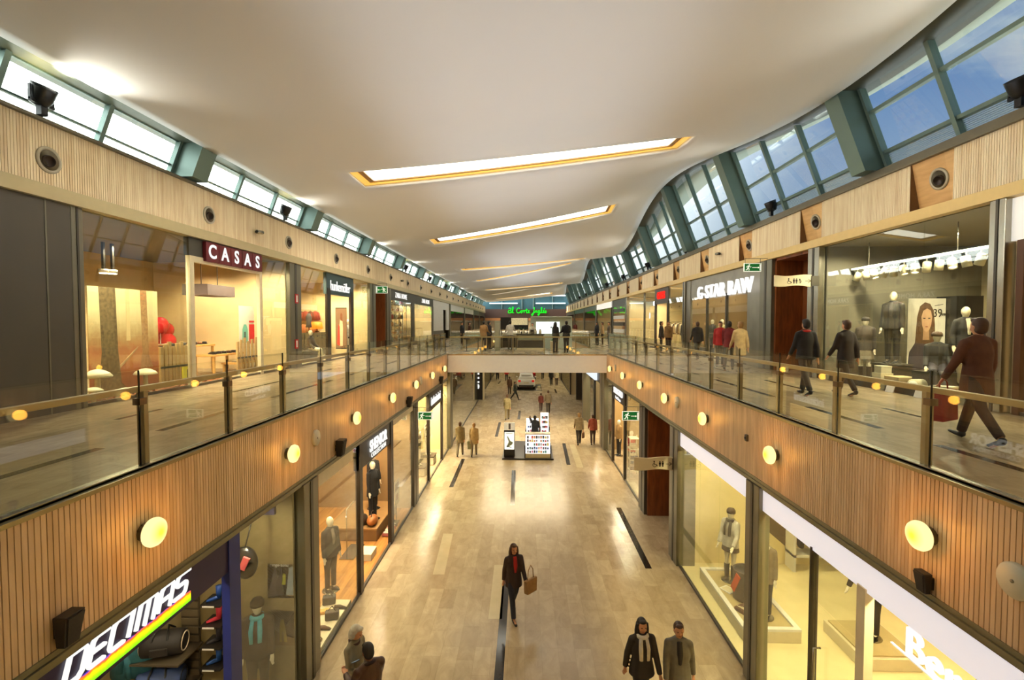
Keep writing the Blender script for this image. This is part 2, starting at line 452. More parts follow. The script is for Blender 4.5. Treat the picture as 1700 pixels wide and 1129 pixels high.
# ================================================================ setting
F2 = 4.9                    # upper floor level
XVL, XVR = -3.9, 4.07       # timber faces of the void
XLL, XLR = -3.97, 4.14      # lower shop fronts
XUL, XUR = -8.4, 8.6        # upper shop fronts
YA, YB = -5.0, 106.0        # ends of the hall
YBR0, YBR1 = 24.2, 31.5     # the bridge
YL1 = 68.0                  # end of the lower mall
M_GREY = mat((126, 122, 106), 0.35, 0.6, 0.06, 2)
M_GREYD = mat((84, 80, 72), 0.4, 0.5, 0.06, 2)
M_STEEL = mat((170, 165, 150), 0.25, 0.9, 0.05, 3)
M_STRUT = mat((112, 136, 130), 0.4, 0.3, 0.06, 1)
M_DARK = mat((38, 34, 30), 0.4, 0.1, 0.1)
M_BLACK = mat((18, 17, 17), 0.35, 0.0, 0.1)
M_WHITE = mat((235, 232, 224), 0.4, 0.0, 0.03)
M_CREAM = mat((222, 208, 172), 0.5, 0.0, 0.04)
M_BEIGE = mat((203, 186, 146), 0.4, 0.15, 0.05, 2)
M_GLASS = glassmat()
M_GLASSR = glassmat((252, 254, 252), 1.0, 1.3)
M_SLAT = woodmat((194, 162, 122), (228, 198, 158), 0.05)
M_SLATU = woodmat((226, 199, 153), (251, 234, 196), 0.05)
M_TEAK = woodmat((78, 40, 18), (150, 84, 40), 0.19, grain=(4, 4, 0.6))
M_WHITEP = mat((248, 251, 255), 0.45, 0.0, 0.02)

def floormat(name, tile=(1.05, 0.33)):
    m, nt, out = newmat(name)
    b = N(nt, 'ShaderNodeBsdfPrincipled')
    tc = N(nt, 'ShaderNodeTexCoord'); sp = N(nt, 'ShaderNodeSeparateXYZ'); cb = N(nt, 'ShaderNodeCombineXYZ')
    nt.links.new(tc.outputs['Object'], sp.inputs[0])
    nt.links.new(sp.outputs[1], cb.inputs[0]); nt.links.new(sp.outputs[0], cb.inputs[1])
    br = N(nt, 'ShaderNodeTexBrick'); br.offset = 0.37; br.offset_frequency = 2; br.squash = 0.75; br.squash_frequency = 3
    br.inputs['Scale'].default_value = 1.0; br.inputs['Brick Width'].default_value = tile[0]; br.inputs['Row Height'].default_value = tile[1]
    br.inputs['Mortar Size'].default_value = 0.004; br.inputs['Mortar Smooth'].default_value = 0.2; br.inputs['Bias'].default_value = 0.0
    br.inputs['Color1'].default_value = lin((172, 152, 122)) + (1,)
    br.inputs['Color2'].default_value = lin((192, 173, 142)) + (1,)
    br.inputs['Mortar'].default_value = lin((170, 152, 120)) + (1,)
    nt.links.new(cb.outputs[0], br.inputs['Vector'])
    n1 = N(nt, 'ShaderNodeTexNoise'); n1.inputs['Scale'].default_value = 2.4; n1.inputs['Detail'].default_value = 6; n1.inputs['Roughness'].default_value = 0.7
    n1.inputs['Distortion'].default_value = 0.8
    mp = N(nt, 'ShaderNodeMapping'); mp.inputs['Scale'].default_value = (1.6, 0.8, 1)
    nt.links.new(tc.outputs['Object'], mp.inputs[0]); nt.links.new(mp.outputs[0], n1.inputs['Vector'])
    cr = N(nt, 'ShaderNodeValToRGB')
    cr.color_ramp.elements[0].position = 0.32; cr.color_ramp.elements[0].color = (0.78, 0.75, 0.70, 1)
    cr.color_ramp.elements[1].position = 0.72; cr.color_ramp.elements[1].color = (1.08, 1.07, 1.05, 1)
    nt.links.new(n1.outputs['Fac'], cr.inputs['Fac'])
    mx = N(nt, 'ShaderNodeMix', data_type='RGBA', blend_type='MULTIPLY'); mx.inputs['Factor'].default_value = 1
    nt.links.new(br.outputs['Color'], mx.inputs[6]); nt.links.new(cr.outputs['Color'], mx.inputs[7])
    nt.links.new(mx.outputs[2], b.inputs['Base Color'])
    r = N(nt, 'ShaderNodeMapRange'); r.inputs['To Min'].default_value = 0.15; r.inputs['To Max'].default_value = 0.30
    nt.links.new(n1.outputs['Fac'], r.inputs['Value']); nt.links.new(r.outputs[0], b.inputs['Roughness'])
    nt.links.new(b.outputs[0], out.inputs[0])
    return m
M_FLOOR = floormat('polished_stone')
M_INLAY = mat((40, 34, 30), 0.12, 0, 0.5, 14)
M_PALE = mat((198, 182, 148), 0.15, 0, 0.06, 3)

# ---- lower floor and its inlaid strips
fl = MB().box(XLL - 7.5, XLR + 7.5, YA, YL1, -0.3, 0.0).build('floor', M_FLOOR); struct(fl)
def strip(p0, p1, w, z, material, name, parent):
    """inlaid stone strip lying along the mall between two points of the floor"""
    (x0, y0), (x1, y1) = p0, p1
    MB().hexa([(x0 - w / 2, y0, z - .01), (x0 + w / 2, y0, z - .01), (x1 + w / 2, y1, z - .01), (x1 - w / 2, y1, z - .01),
               (x0 - w / 2, y0, z + .002), (x0 + w / 2, y0, z + .002), (x1 + w / 2, y1, z + .002), (x1 - w / 2, y1, z + .002)]).build(name, material, parent)
def pxstrip(a, b, w, z, material, name, parent):
    p = onZ(a[0], a[1], z); q = onZ(b[0], b[1], z)
    x = (p.x + q.x) / 2
    strip((p.x, min(p.y, q.y)), (q.x, max(p.y, q.y)), w, z, material, name, parent)
for a, b in (((826, 1150), (842, 940)), ((851, 839), (853, 781)), ((1077, 944), (1027, 843)), ((749, 809), (769, 762)), ((944, 772), (936, 736)),
             ((824, 725), (830, 701)), ((861, 696), (863, 682)), ((828, 637), (831, 632)), ((924, 653), (921, 646))):
    pxstrip(a, b, 0.17, 0.0, M_INLAY, 'inlay_strip', fl)
for a, b in (((728, 954), (744, 886)), ((822, 1028), (830, 938)), ((1075, 846), (1048, 800)), ((963, 776), (950, 738))):
    pxstrip(a, b, 0.30, 0.0, M_PALE, 'pale_strip', fl)
# ---- upper floors
for side, x0, x1 in (('left', -13.5, XVL - 0.04), ('right', XVR + 0.04, 14.0)):
    u = MB().box(x0, x1, YA, YB, F2 - 0.22, F2).build('floor_upper_' + side, M_FLOOR); struct(u)
    s = -1 if side == 'left' else 1
    sx = XVL - 1.55 if s < 0 else XVR + 1.35
    for y0, y1 in ((-1, 6.2), (7.2, 9.1), (10.4, 13.6), (15, 17.4), (19, 21), (23, 25), (27, 30), (33, 37), (41, 46)):
        strip((sx, y0), (sx, y1), 0.13, F2, M_INLAY, 'inlay_strip', u)
        strip((sx + s * 1.35, y0 + .8), (sx + s * 1.35, y1 - .1), 0.10, F2, M_INLAY, 'inlay_strip', u)
MB().box(XVL, XVR, YBR0, YBR1, 4.05, F2).build('bridge_slab', M_FLOOR)
br = bpy.data.objects['bridge_slab']; br.name = 'floor_bridge'; struct(br)
MB().box(XVL + .002, XVR - .002, YBR0 - 0.06, YBR0, 4.03, F2 + 0.0).build('fascia_panel', M_WHITEP, br)
MB().box(XVL + .002, XVR - .002, YBR0 - 0.08, YBR0 + 0.1, F2, F2 + 0.06).build('edge_trim', M_STEEL, br)
nb = MB().box(XVL, XVR, YA, 0.55, 4.05, F2).build('floor_near_bridge', M_FLOOR); struct(nb)
struct(MB().box(XVL, XVR, 60, YB, 4.4, F2).build('floor_far_plaza', M_FLOOR))
# ---- slatted timber faces
def slats(name, X, s, y0, y1, z0, z1, m, pitch=0.05, gap=0.009, depth=0.014, back=0.08):
    """vertical timber slats on the plane x=X, looking towards s (+1 or -1) along x"""
    pr = []; y = y0
    while y < y1 - 1e-6:
        e = min(y + pitch, y1)
        pr += [(X, y + gap / 2), (X, e - gap / 2), (X - s * depth, e - gap / 2 + .0005), (X - s * depth, e + gap / 2 - .0005)]
        y = e
    mb = MB(); n = len(pr)
    vs = [(a, b, z0) for a, b in pr] + [(a, b, z1) for a, b in pr]
    fs = [(i, i + 1, n + i + 1, n + i) for i in range(n - 1)]
    mb.add(vs, fs)
    mb.box(X - s * back, X - s * (depth + .002), y0, y1, z0, z1)
    return mb.build(name, m)
for side, X, s in (('left', XVL, 1), ('right', XVR, -1)):
    for k, (a, b) in enumerate(((0.6, YBR0), (YBR1, 60))):
        w = slats('wall_%s_timber_face' % side if k == 0 else 'wall_%s_far_timber_face' % side, X, s, a, b, 3.79, 4.96, M_SLAT); struct(w)
    t = MB()
    for a, b in ((0.6, YBR0), (YBR1, 60)):
        t.box(X - s * .06, X + s * .012, a, b, 3.74, 3.79).box(X - s * .09, X + s * .03, a, b, 3.69, 3.735).box(X - s * .2, X - s * .01, a, b, 3.64, 3.685)
    struct(t.build('trim_lower_' + side, mat((132, 128, 104), .35, .5, .05)))
    t = MB()
    for a, b in ((0.6, YBR0), (YBR1, 60)):
        t.box(X - s * .05, X + s * .02, a, b, 4.96, 5.0).box(X - s * .16, X - s * .04, a, b, F2, 5.02)
    struct(t.build('trim_kerb_' + side, mat((168, 156, 118), .3, .6, .05)))
    t = MB()
    for a, b in ((0.6, YBR0), (YBR1, 60)):
        t.box(X - s * .32, X - s * .17, a, b, F2, F2 + .03)
    struct(t.build('trim_floor_edge_' + side, mat((110, 104, 86), .35, .5, .05)))
# ---- upper timber bands
def nozY(i): return 10.1 + 4.25 * i
def lnozY(i): return 8.46 + 4.25 * i
NL, NR = 22, 22
w = slats('wall_left_upper_timber', XUL + .12, 1, YA, 100, 8.9, 9.95, M_SLATU); struct(w)
struct(MB().box(XUL - .1, XUL + .16, YA, 100, 8.66, 8.9).build('trim_left_band', mat((196, 182, 140), .4, .2, .03)))
struct(MB().box(XUR - .16, XUR + .1, YA, 100, 8.72, 8.95).build('trim_right_band', mat((226, 196, 130), .4, .2, .03)))  # yellower than the left trim, warm light painted into the colour
mbs = []
ys = [YA]
for i in range(-3, NR):
    a, b = nozY(i) - .45, nozY(i) + .62
    if a > YA + 1: ys += [a, b]
ys.append(100)
for k in range(0, len(ys) - 1, 2):
    w = slats('wall_right_upper_timber', XUR - .12, -1, ys[k], ys[k + 1], 8.95, 9.97, M_SLATU); struct(w)
M_FLATWOOD = woodmat((200, 150, 88), (232, 190, 124), 0.9, 1, grain=(4, .6, 4))
mb = MB()
for k in range(1, len(ys) - 1, 2):     # tilted nozzle boards, foot set back
    a, b = ys[k], ys[k + 1]; x0 = XUR - .12
    mb.hexa([(x0 + .22, a, 8.95), (x0 + .3, a, 8.95), (x0 + .3, b - .01, 8.95), (x0 + .22, b - .01, 8.95), (x0 + .02, a, 9.97), (x0 + .3, a, 9.97), (x0 + .3, b - .01, 9.97), (x0 + .02, b - .01, 9.97)])
struct(mb.build('trim_right_nozzle_boards', M_FLATWOOD))
mb = MB()
for k in range(1, len(ys) - 1, 2):
    b = ys[k + 1]; x0 = XUR - .12
    mb.box(x0 + .001, x0 + .3, b - .008, b - .001, 8.95, 9.97)
struct(mb.build('trim_right_nozzle_returns', mat((120, 84, 50), .6, 0, .05)))  # return faces darkened in colour, shade of the recess painted in
# ---- sills, window planes
ZSL, ZSR = 10.07, 10.22
for side, X, s, zs, z0 in (('left', XUL, 1, ZSL, 9.95), ('right', XUR, -1, ZSR, 9.97)):
    mb = MB().box(X - s * 1.2, X + s * .2, YA, 100, z0, z0 + .045).box(X - s * 1.2, X + s * .05, YA, 100, z0 + .05, zs)
    struct(mb.build('trim_sill_' + side, mat((112, 106, 88), .45, .4, .06)))
def zRf(Y): return 12.8 + .7 * math.cos(2 * PI * (Y - 24.5) / 27)
def XwR(z): return 8.9 - .385 * (z - 10.2)
def XwL(z): return -(8.7 - .385 * (z - 10.07))
ZLC = 10.88; XLC = -7.8
def XRf(Y): return XwR(zRf(Y)) - .7
def zceil(X, Y):
    t = max(0.0, (X - XLC) / (XRf(Y) - XLC))
    return ZLC + (zRf(Y) - ZLC) * t ** 1.3
SKY = [(14.1, 15.85), (26.1, 27.9), (38.8, 40.6), (50.8, 52.6), (62.7, 64.5), (75.2, 77.0), (87, 88.8)]
SX0, SX1 = -5.25, 4.88
YC1 = 96.0
yl = set()
y = YA
while y < YC1: yl.add(round(y, 3)); y += 0.75
yl = [v for v in yl if not any(a - .3 < v < b + .3 for a, b in SKY)]
for a, b in SKY: yl += [a, (a + b) / 2, b]
yl += [YC1]; yl = sorted(set(yl))
fx = [0, .1, .22, .4, .6, .8, 1.0]
def xrow(Y):
    r = [XLC + (SX0 - XLC) * f for f in fx] + [SX0 + (SX1 - SX0) * k / 12 for k in range(1, 13)] + [SX1 + (XRf(Y) - SX1) * f for f in fx[1:]]
    return r
vs = []; fs = []
nx = len(xrow(0))
for Y in yl:
    vs += [(x, Y, zceil(x, Y)) for x in xrow(Y)]
for i in range(len(yl) - 1):
    ym = (yl[i] + yl[i + 1]) / 2
    hole = any(a < ym < b for a, b in SKY)
    for j in range(nx - 1):
        if hole and 6 <= j < 18: continue
        fs.append((i * nx + j, i * nx + j + 1, (i + 1) * nx + j + 1, (i + 1) * nx + j))
M_CEIL = mat((227, 227, 226), 0.75, 0, 0.015, 0.3)
mb = MB(); mb.add(vs, fs, True)
ce = mb.build('ceiling', M_CEIL); struct(ce)
md = ce.modifiers.new('sol', 'SOLIDIFY'); md.thickness = 0.12; md.offset = 1.0
# roof above everything (keeps the daylight out except through the windows)
M_SOFFIT = mat((74, 76, 66), 0.5, 0.2, 0.05)
mb = MB(); v = []; f = []
for i, Y in enumerate(yl):
    v += [(XRf(Y) - .03, Y, zRf(Y) + .01), (XwR(zRf(Y)) + .25, Y, zRf(Y) + .03)]
    if i: f.append((2 * i - 2, 2 * i - 1, 2 * i + 1, 2 * i))
mb.add(v, f, True)
o = mb.build('trim_soffit_right', M_SOFFIT); struct(o)
md = o.modifiers.new('s', 'SOLIDIFY'); md.thickness = .1; md.offset = 1
o = MB().box(-8.6, XLC + .02, YA, YC1, ZLC - .005, ZLC + .1).build('trim_soffit_left', mat((112, 122, 112), .45, .3, .05)); struct(o)
mb = MB(); v = []; f = []
for i, Y in enumerate(yl):
    v += [(-8.6, Y, 11.6), (XwR(zRf(Y)) + .25, Y, zRf(Y) + .55)]
    if i: f.append((2 * i - 2, 2 * i - 1, 2 * i + 1, 2 * i))
mb.add(v, f)
o = mb.build('roof', M_GREYD); struct(o)
o.modifiers.new('s', 'SOLIDIFY').thickness = .1
mb = MB(); v = []; f = []             # eaves outside the right-hand windows
for i, Y in enumerate(yl):
    ext = 1.1 + .5 * math.cos(2 * PI * (Y - 24.5) / 27)
    v += [(XwR(zRf(Y)) + .25, Y, zRf(Y) + .14), (XwR(zRf(Y)) + .25 + ext, Y, zRf(Y) + .30)]
    if i: f.append((2 * i - 2, 2 * i - 1, 2 * i + 1, 2 * i))
mb.add(v, f, True)
o = mb.build('roof_eaves', mat((176, 186, 170), .6, 0, .05)); struct(o)
o.modifiers.new('s', 'SOLIDIFY').thickness = .06
mb = MB().box(-8.6, -8.5, YA, YC1, ZLC + .1, 11.7)
struct(mb.build('roof_edge_left', M_GREYD))
# ---- clerestory bays: strut, mullions, rails, panes
STR0, STRP = 5.6, 6.5
def member(mb, XW, Y, z0, z1, w, dep, s):
    """leaning member in the window plane: width w along the mall, depth dep into the hall"""
    xa0, xa1 = XW(z0), XW(z1)
    mb.hexa([(xa0, Y - w / 2, z0), (xa0, Y + w / 2, z0), (xa0 + s * dep, Y + w / 2, z0), (xa0 + s * dep, Y - w / 2, z0),
             (xa1, Y - w / 2, z1), (xa1, Y + w / 2, z1), (xa1 + s * dep, Y + w / 2, z1), (xa1 + s * dep, Y - w / 2, z1)])
def rail(mb, XW, y0, y1, z, h, dep, s):
    x = XW(z); mb.hexa([(x, y0, z), (x, y1, z), (x + s * dep, y1, z), (x + s * dep, y0, z), (XW(z + h), y0, z + h), (XW(z + h), y1, z + h), (XW(z + h) + s * dep, y1, z + h), (XW(z + h) + s * dep, y0, z + h)])
def perfmat():
    m, nt, o = newmat('perforated_sheet')
    d = N(nt, 'ShaderNodeBsdfDiffuse'); d.inputs[0].default_value = lin((196, 204, 204)) + (1,)
    tr = N(nt, 'ShaderNodeBsdfTransparent'); tc = N(nt, 'ShaderNodeTexCoord'); wv = N(nt, 'ShaderNodeTexWave'); wv.bands_direction = 'Z'; wv.inputs['Scale'].default_value = 9
    mr = N(nt, 'ShaderNodeMapRange'); mr.inputs['To Min'].default_value = .35; mr.inputs['To Max'].default_value = .75; mx = N(nt, 'ShaderNodeMixShader')
    nt.links.new(tc.outputs['Object'], wv.inputs['Vector']); nt.links.new(wv.outputs['Fac'], mr.inputs['Value']); nt.links.new(mr.outputs[0], mx.inputs[0])
    nt.links.new(d.outputs[0], mx.inputs[1]); nt.links.new(tr.outputs[0], mx.inputs[2]); nt.links.new(mx.outputs[0], o.inputs[0]); return m
M_PERF = perfmat()
kw = 0
for side in ('left', 'right'):
    s = 1 if side == 'left' else -1
    XW = XwL if side == 'left' else XwR
    zs = ZSL if side == 'left' else ZSR
    for k in range(-1, 15):
        Ys = STR0 + STRP * k
        if Ys > 96: continue
        zt = (ZLC if side == 'left' else zRf(Ys)) + .02
        mb = MB(); member(mb, XW, Ys, zs, zt, .55 if side == 'left' else .5, .62, s)
        o = mb.build('pillar_%s_strut' % side, M_STRUT); struct(o)
        if Ys + STRP > 97: continue
        kw += 1
        y0, y1 = Ys + .27, Ys + STRP - .27
        fr = MB()
        n = 3
        for q in range(n + 1):
            ym = y0 + .06 + (y1 - y0 - .12) * q / n
            ztop = (ZLC if side == 'left' else zRf(ym)) + .02
            member(fr, XW, ym, zs, ztop, .10 if 0 < q < n else .08, .16 if side == 'right' else .12, s)
        for z, h in (((zs, .06), (zs + .36, .07), (11.52, .07)) if side == 'right' else ((zs, .03), (zs + .24, .035), (ZLC - .03, .03))):
            rail(fr, XW, y0, y1, z, h, .12 if side == 'right' else .06, s)
        wi = struct(fr.build('window_%d' % kw, M_STRUT))
        g = MB(); v = []; f = []
        m = 8
        for i in range(m + 1):
            ym = y0 + (y1 - y0) * i / m
            ztop = (ZLC if side == 'left' else zRf(ym)) + .03
            for q, dx in enumerate((0.05, 0.062)):
                v += [(XW(zs) + s * dx, ym, zs), (XW(ztop) + s * dx, ym, ztop)]
            if i:
                b = 4 * (i - 1); c = 4 * i
                f += [(b, b + 1, c + 1, c), (b + 2, c + 2, c + 3, b + 3)]
        f += [(0, 2, 3, 1), (4 * m, 4 * m + 1, 4 * m + 3, 4 * m + 2)]
        g.add(v, f); g.build('pane', M_GLASS, wi)
        if side == 'right':
            g = MB(); x0, x1 = XW(zs + .06) + s * .03, XW(zs + .36) + s * .03
            g.hexa([(x0, y0, zs + .06), (x0, y1, zs + .06), (x0 + .01, y1, zs + .06), (x0 + .01, y0, zs + .06), (x1, y0, zs + .36), (x1, y1, zs + .36), (x1 + .01, y1, zs + .36), (x1 + .01, y0, zs + .36)])
            g.build('perforated_panel', M_PERF, wi)
# ---- hall ends
struct(MB().box(-14, 14.2, YA - .2, YA, -.3, 14).build('wall_back', M_CREAM))
struct(MB().box(-14, 14.2, YL1, YL1 + .2, -.3, 4.4).build('wall_lower_end', M_CREAM))
# outer walls of the shops, lower and upper
for nm, x0, x1, z0, z1, yy in (('wall_lower_left', XLL - 7.5, XLL - 7.4, 0, F2 - .22, YL1), ('wall_lower_right', XLR + 7.4, XLR + 7.5, 0, F2 - .22, YL1),
                           ('wall_upper_left', -13.6, -13.5, F2, 9.95, YB), ('wall_upper_right', 14.0, 14.1, F2, 9.95, YB)):
    struct(MB().box(x0, x1, YA, yy, z0, z1).build(nm, mat((196, 178, 138), .7, 0, .04)))
for nm, x0, x1 in (('roof_shops_left', -13.6, XUL - 1.1), ('roof_shops_right', XUR + 1.1, 14.1)):
    struct(MB().box(x0, x1, YA, YB, 9.95, 10.05).build(nm, mat((225, 225, 220), .7, 0, .03)))

# ---- sky
wd = bpy.data.worlds.new('sky'); SC.world = wd; wd.use_nodes = True
nt = wd.node_tree; nt.nodes.clear()
out = N(nt, 'ShaderNodeOutputWorld'); bg = N(nt, 'ShaderNodeBackground')
tc = N(nt, 'ShaderNodeTexCoord')
ns = N(nt, 'ShaderNodeTexNoise'); ns.inputs['Scale'].default_value = 3.2; ns.inputs['Detail'].default_value = 6; ns.inputs['Roughness'].default_value = .58; ns.inputs['Distortion'].default_value = .6
mp = N(nt, 'ShaderNodeMapping'); mp.inputs['Scale'].default_value = (1, .6, 2.4)
nt.links.new(tc.outputs['Generated'], mp.inputs[0]); nt.links.new(mp.outputs[0], ns.inputs['Vector'])
cr = N(nt, 'ShaderNodeValToRGB'); cr.color_ramp.elements[0].position = .42; cr.color_ramp.elements[1].position = .66
cr.color_ramp.elements[0].color = (.036, .108, .29, 1); cr.color_ramp.elements[1].color = (.30, .35, .40, 1)
nt.links.new(ns.outputs['Fac'], cr.inputs['Fac'])
vm = N(nt, 'ShaderNodeVectorMath', operation='DOT_PRODUCT'); vm.inputs[1].default_value = Vector((-.86, .25, .45)).normalized()
nt.links.new(tc.outputs['Generated'], vm.inputs[0])
mr = N(nt, 'ShaderNodeMapRange', interpolation_type='SMOOTHSTEP'); mr.inputs['From Min'].default_value = -.1; mr.inputs['From Max'].default_value = .75
nt.links.new(vm.outputs['Value'], mr.inputs['Value'])
mx = N(nt, 'ShaderNodeMix', data_type='RGBA'); mx.inputs[7].default_value = (5.5, 5.55, 5.6, 1)
nt.links.new(mr.outputs[0], mx.inputs[0]); nt.links.new(cr.outputs['Color'], mx.inputs[6])
sz = N(nt, 'ShaderNodeSeparateXYZ'); nt.links.new(tc.outputs['Generated'], sz.inputs[0])
hz = N(nt, 'ShaderNodeMapRange'); hz.inputs['From Min'].default_value = 0.05; hz.inputs['From Max'].default_value = .45
hz.inputs['To Min'].default_value = .75; hz.inputs['To Max'].default_value = 0
nt.links.new(sz.outputs[2], hz.inputs['Value'])
mh = N(nt, 'ShaderNodeMix', data_type='RGBA'); mh.inputs[7].default_value = (.36, .415, .47, 1)
nt.links.new(hz.outputs[0], mh.inputs[0]); nt.links.new(cr.outputs['Color'], mh.inputs[6])
nt.links.new(mh.outputs[2], mx.inputs[6])
nt.links.new(mx.outputs[2], bg.inputs[0]); bg.inputs[1].default_value = 1.0
nt.links.new(bg.outputs[0], out.inputs[0])

SC.view_settings.view_transform = 'Standard'; SC.view_settings.look = 'None'
SC.view_settings.gamma = 1.0; SC.view_settings.use_curve_mapping = False
SC.view_settings.exposure = 0.93
SC.cycles.max_bounces = 7; SC.cycles.diffuse_bounces = 3; SC.cycles.glossy_bounces = 3
SC.cycles.transmission_bounces = 4; SC.cycles.transparent_max_bounces = 20; SC.cycles.use_adaptive_sampling = True; SC.cycles.adaptive_threshold = 0.04
SC.cycles.caustics_reflective = False; SC.cycles.caustics_refractive = False
SC.cycles.sample_clamp_indirect = 4.0
SC.cycles.use_denoising = True
# ================================================================ lamps of the hall
M_GOLD = mat((226, 178, 84), .35, .2, .04, emit=(255, 200, 90), es=.35)  # gold trim with faint emission standing in for the panel's light on it
M_BROWNF = mat((150, 112, 64), .5, 0, .04)
for i, (a, b) in enumerate(SKY):
    zc = [zceil(SX0, a), zceil(SX1, a), zceil(SX0, b), zceil(SX1, b)]
    t = thing('ceiling_light', ((SX0 + SX1) / 2, (a + b) / 2, zceil(0, (a + b) / 2)), 'long golden-framed luminous panel set in the ceiling, %s from the near end' % ORD[i], 'ceiling light', 'luminous panels across the ceiling')
    n = 12
    def slab(y0, y1, x0, x1, d0, d1):
        mb = MB()
        for k in range(n):
            xa, xb = x0 + (x1 - x0) * k / n, x0 + (x1 - x0) * (k + 1) / n
            z = lambda x, y: zceil(x, y)
            mb.hexa([(xa, y0, z(xa, y0) + d0), (xb, y0, z(xb, y0) + d0), (xb, y1, z(xb, y1) + d0), (xa, y1, z(xa, y1) + d0),
                     (xa, y0, z(xa, y0) + d1), (xb, y0, z(xb, y0) + d1), (xb, y1, z(xb, y1) + d1), (xa, y1, z(xa, y1) + d1)])
        return mb
    w = .13
    mb = slab(a, a + w, SX0, SX1, -.015, .13); q = slab(b - w, b, SX0, SX1, -.015, .13)
    mb.add(q.v, q.f); q = slab(a, b, SX0, SX0 + .2, -.015, .13); mb.add(q.v, q.f); q = slab(a, b, SX1 - .2, SX1, -.015, .13); mb.add(q.v, q.f)
    mb.build('frame', M_GOLD, t)
    mb = slab(a + w, a + w + .09, SX0 + .2, SX1 - .2, .02, .12); q = slab(b - w - .09, b - w, SX0 + .2, SX1 - .2, .02, .12)
    mb.add(q.v, q.f); q = slab(a + w, b - w, SX0 + .2, SX0 + .36, .02, .12); mb.add(q.v, q.f); q = slab(a + w, b - w, SX1 - .36, SX1 - .2, .02, .12); mb.add(q.v, q.f)
    mb.build('inner_frame', M_BROWNF, t)
    slab(a + w + .09, b - w - .09, SX0 + .36, SX1 - .36, .06, .1).build('diffuser', emat((255, 248, 226), 3.0), t)
# downlights in pairs
M_DL = emat((255, 236, 170), 12.0)
dl = [(560, 111), (584, 148), (642, 229), (656, 247), (718, 324), (725, 331), (741, 348), (747, 354), (757, 369), (761, 374), (781, 407), (785, 411), (791, 424), (1167, 46), (1143, 91), (1088, 190), (1075, 210),
      (1015, 287), (1010, 292), (992, 307), (988, 312), (980, 327), (975, 334), (959, 383), (957, 391), (951, 408), (948, 413), (162, 92), (538, 327)]
def onceil(px, py):
    d = ray(px, py); t = 1.0
    for _ in range(4000):
        p = Vector((d.x * t, d.y * t, CAMZ + d.z * t))
        if p.z >= zceil(p.x, p.y) - .005: return p
        t += .02
    return p
for i, (px, py) in enumerate(dl):
    p = onceil(px, py)
    g = (zceil(p.x + .1, p.y) - zceil(p.x - .1, p.y)) / .2
    ax = Vector((g, 0, -1)).normalized()
    sidew = 'left' if p.x < 0 else 'right'
    near = ORD[[j for j in range(len(dl)) if (dl[j][0] < 872) == (px < 872)].index(i)]
    t = thing('downlight', p, 'small round glowing downlight in the %s half of the ceiling, %s one of that half' % (sidew, near), 'downlight', 'recessed downlights')
    MB().lathe([(.11, .0), (.11, .018), (.085, .02), (.08, .0)], p, ax, 20).build('rim', M_WHITE, t)
    MB().lathe([(0, .006), (.078, .006), (.078, -.002)], p, ax, 20).build('lens', M_DL, t)
    if i < 27:
        l = light('SPOT', p + ax * .06, 820, (255, 244, 222), spot=1.52, blend=.6, radius=.1)
        aim(l, l.location + Vector((.62 if p.x > 0 else -.62, 0, -.79)))
        if 13 < p.y < 18 and i % 2 == 0 and p.x > 0:
            aim(l, (p.x * .3, 24, 4.4)); l.data.spot_size = .42; l.data.color = lin((255, 248, 236))
# uplighters on the sills
M_PROJ = mat((28, 30, 34), .35, .3, .08)
def projector(X, Y, z, s, label, lit=True):
    t = thing('floodlight', (X, Y, z), label, 'floodlight', 'black ceiling floodlights on the %s sill' % ('left' if s > 0 else 'right'))
    MB().box(X - .05, X + .05, Y - .06, Y + .06, z, z + .16).cbox((X, Y, z + .2), .05, .42, .06).cbox((X, Y - .2, z + .32), .04, .02, .26).cbox((X, Y + .2, z + .32), .04, .02, .26).build('bracket', M_PROJ, t)
    ax = Vector((s * .35, 0, .94)).normalized()
    c = Vector((X, Y, z + .34))
    MB().lathe([(.02, -.2), (.12, -.17), (.17, -.06), (.185, .1), (.19, .16), (.175, .16), (.16, .11)], c, ax, 20).build('housing', M_PROJ, t)
    MB().lathe([(0, .12), (.165, .12), (.165, .105), (0, .1)], c, ax, 20).build('lens', emat((255, 228, 150), 10), t)
    if lit:
        l = light('SPOT', c + ax * .2, (330 if (Y < 9 and s > 0) else 120), (255, 250, 234), spot=1.6, blend=1.0, radius=.12)
        aim(l, c + Vector((s * 8.5, 0, 2.0 if s > 0 else .6)))
for i in range(11):
    Y = 8.4 + 8.4 * i
    dd = (Y - STR0 + STRP / 2) % STRP - STRP / 2
    if abs(dd) < .6: Y += .62 - dd if dd >= 0 else -.62 - dd
    projector(XUL + .1, Y, ZSL, 1, 'black floodlight on the left window sill, %s from the near end' % ORD[i])
    projector(XUR - .1, Y, ZSR, -1, 'black floodlight on the right window sill, %s from the near end' % ORD[i])
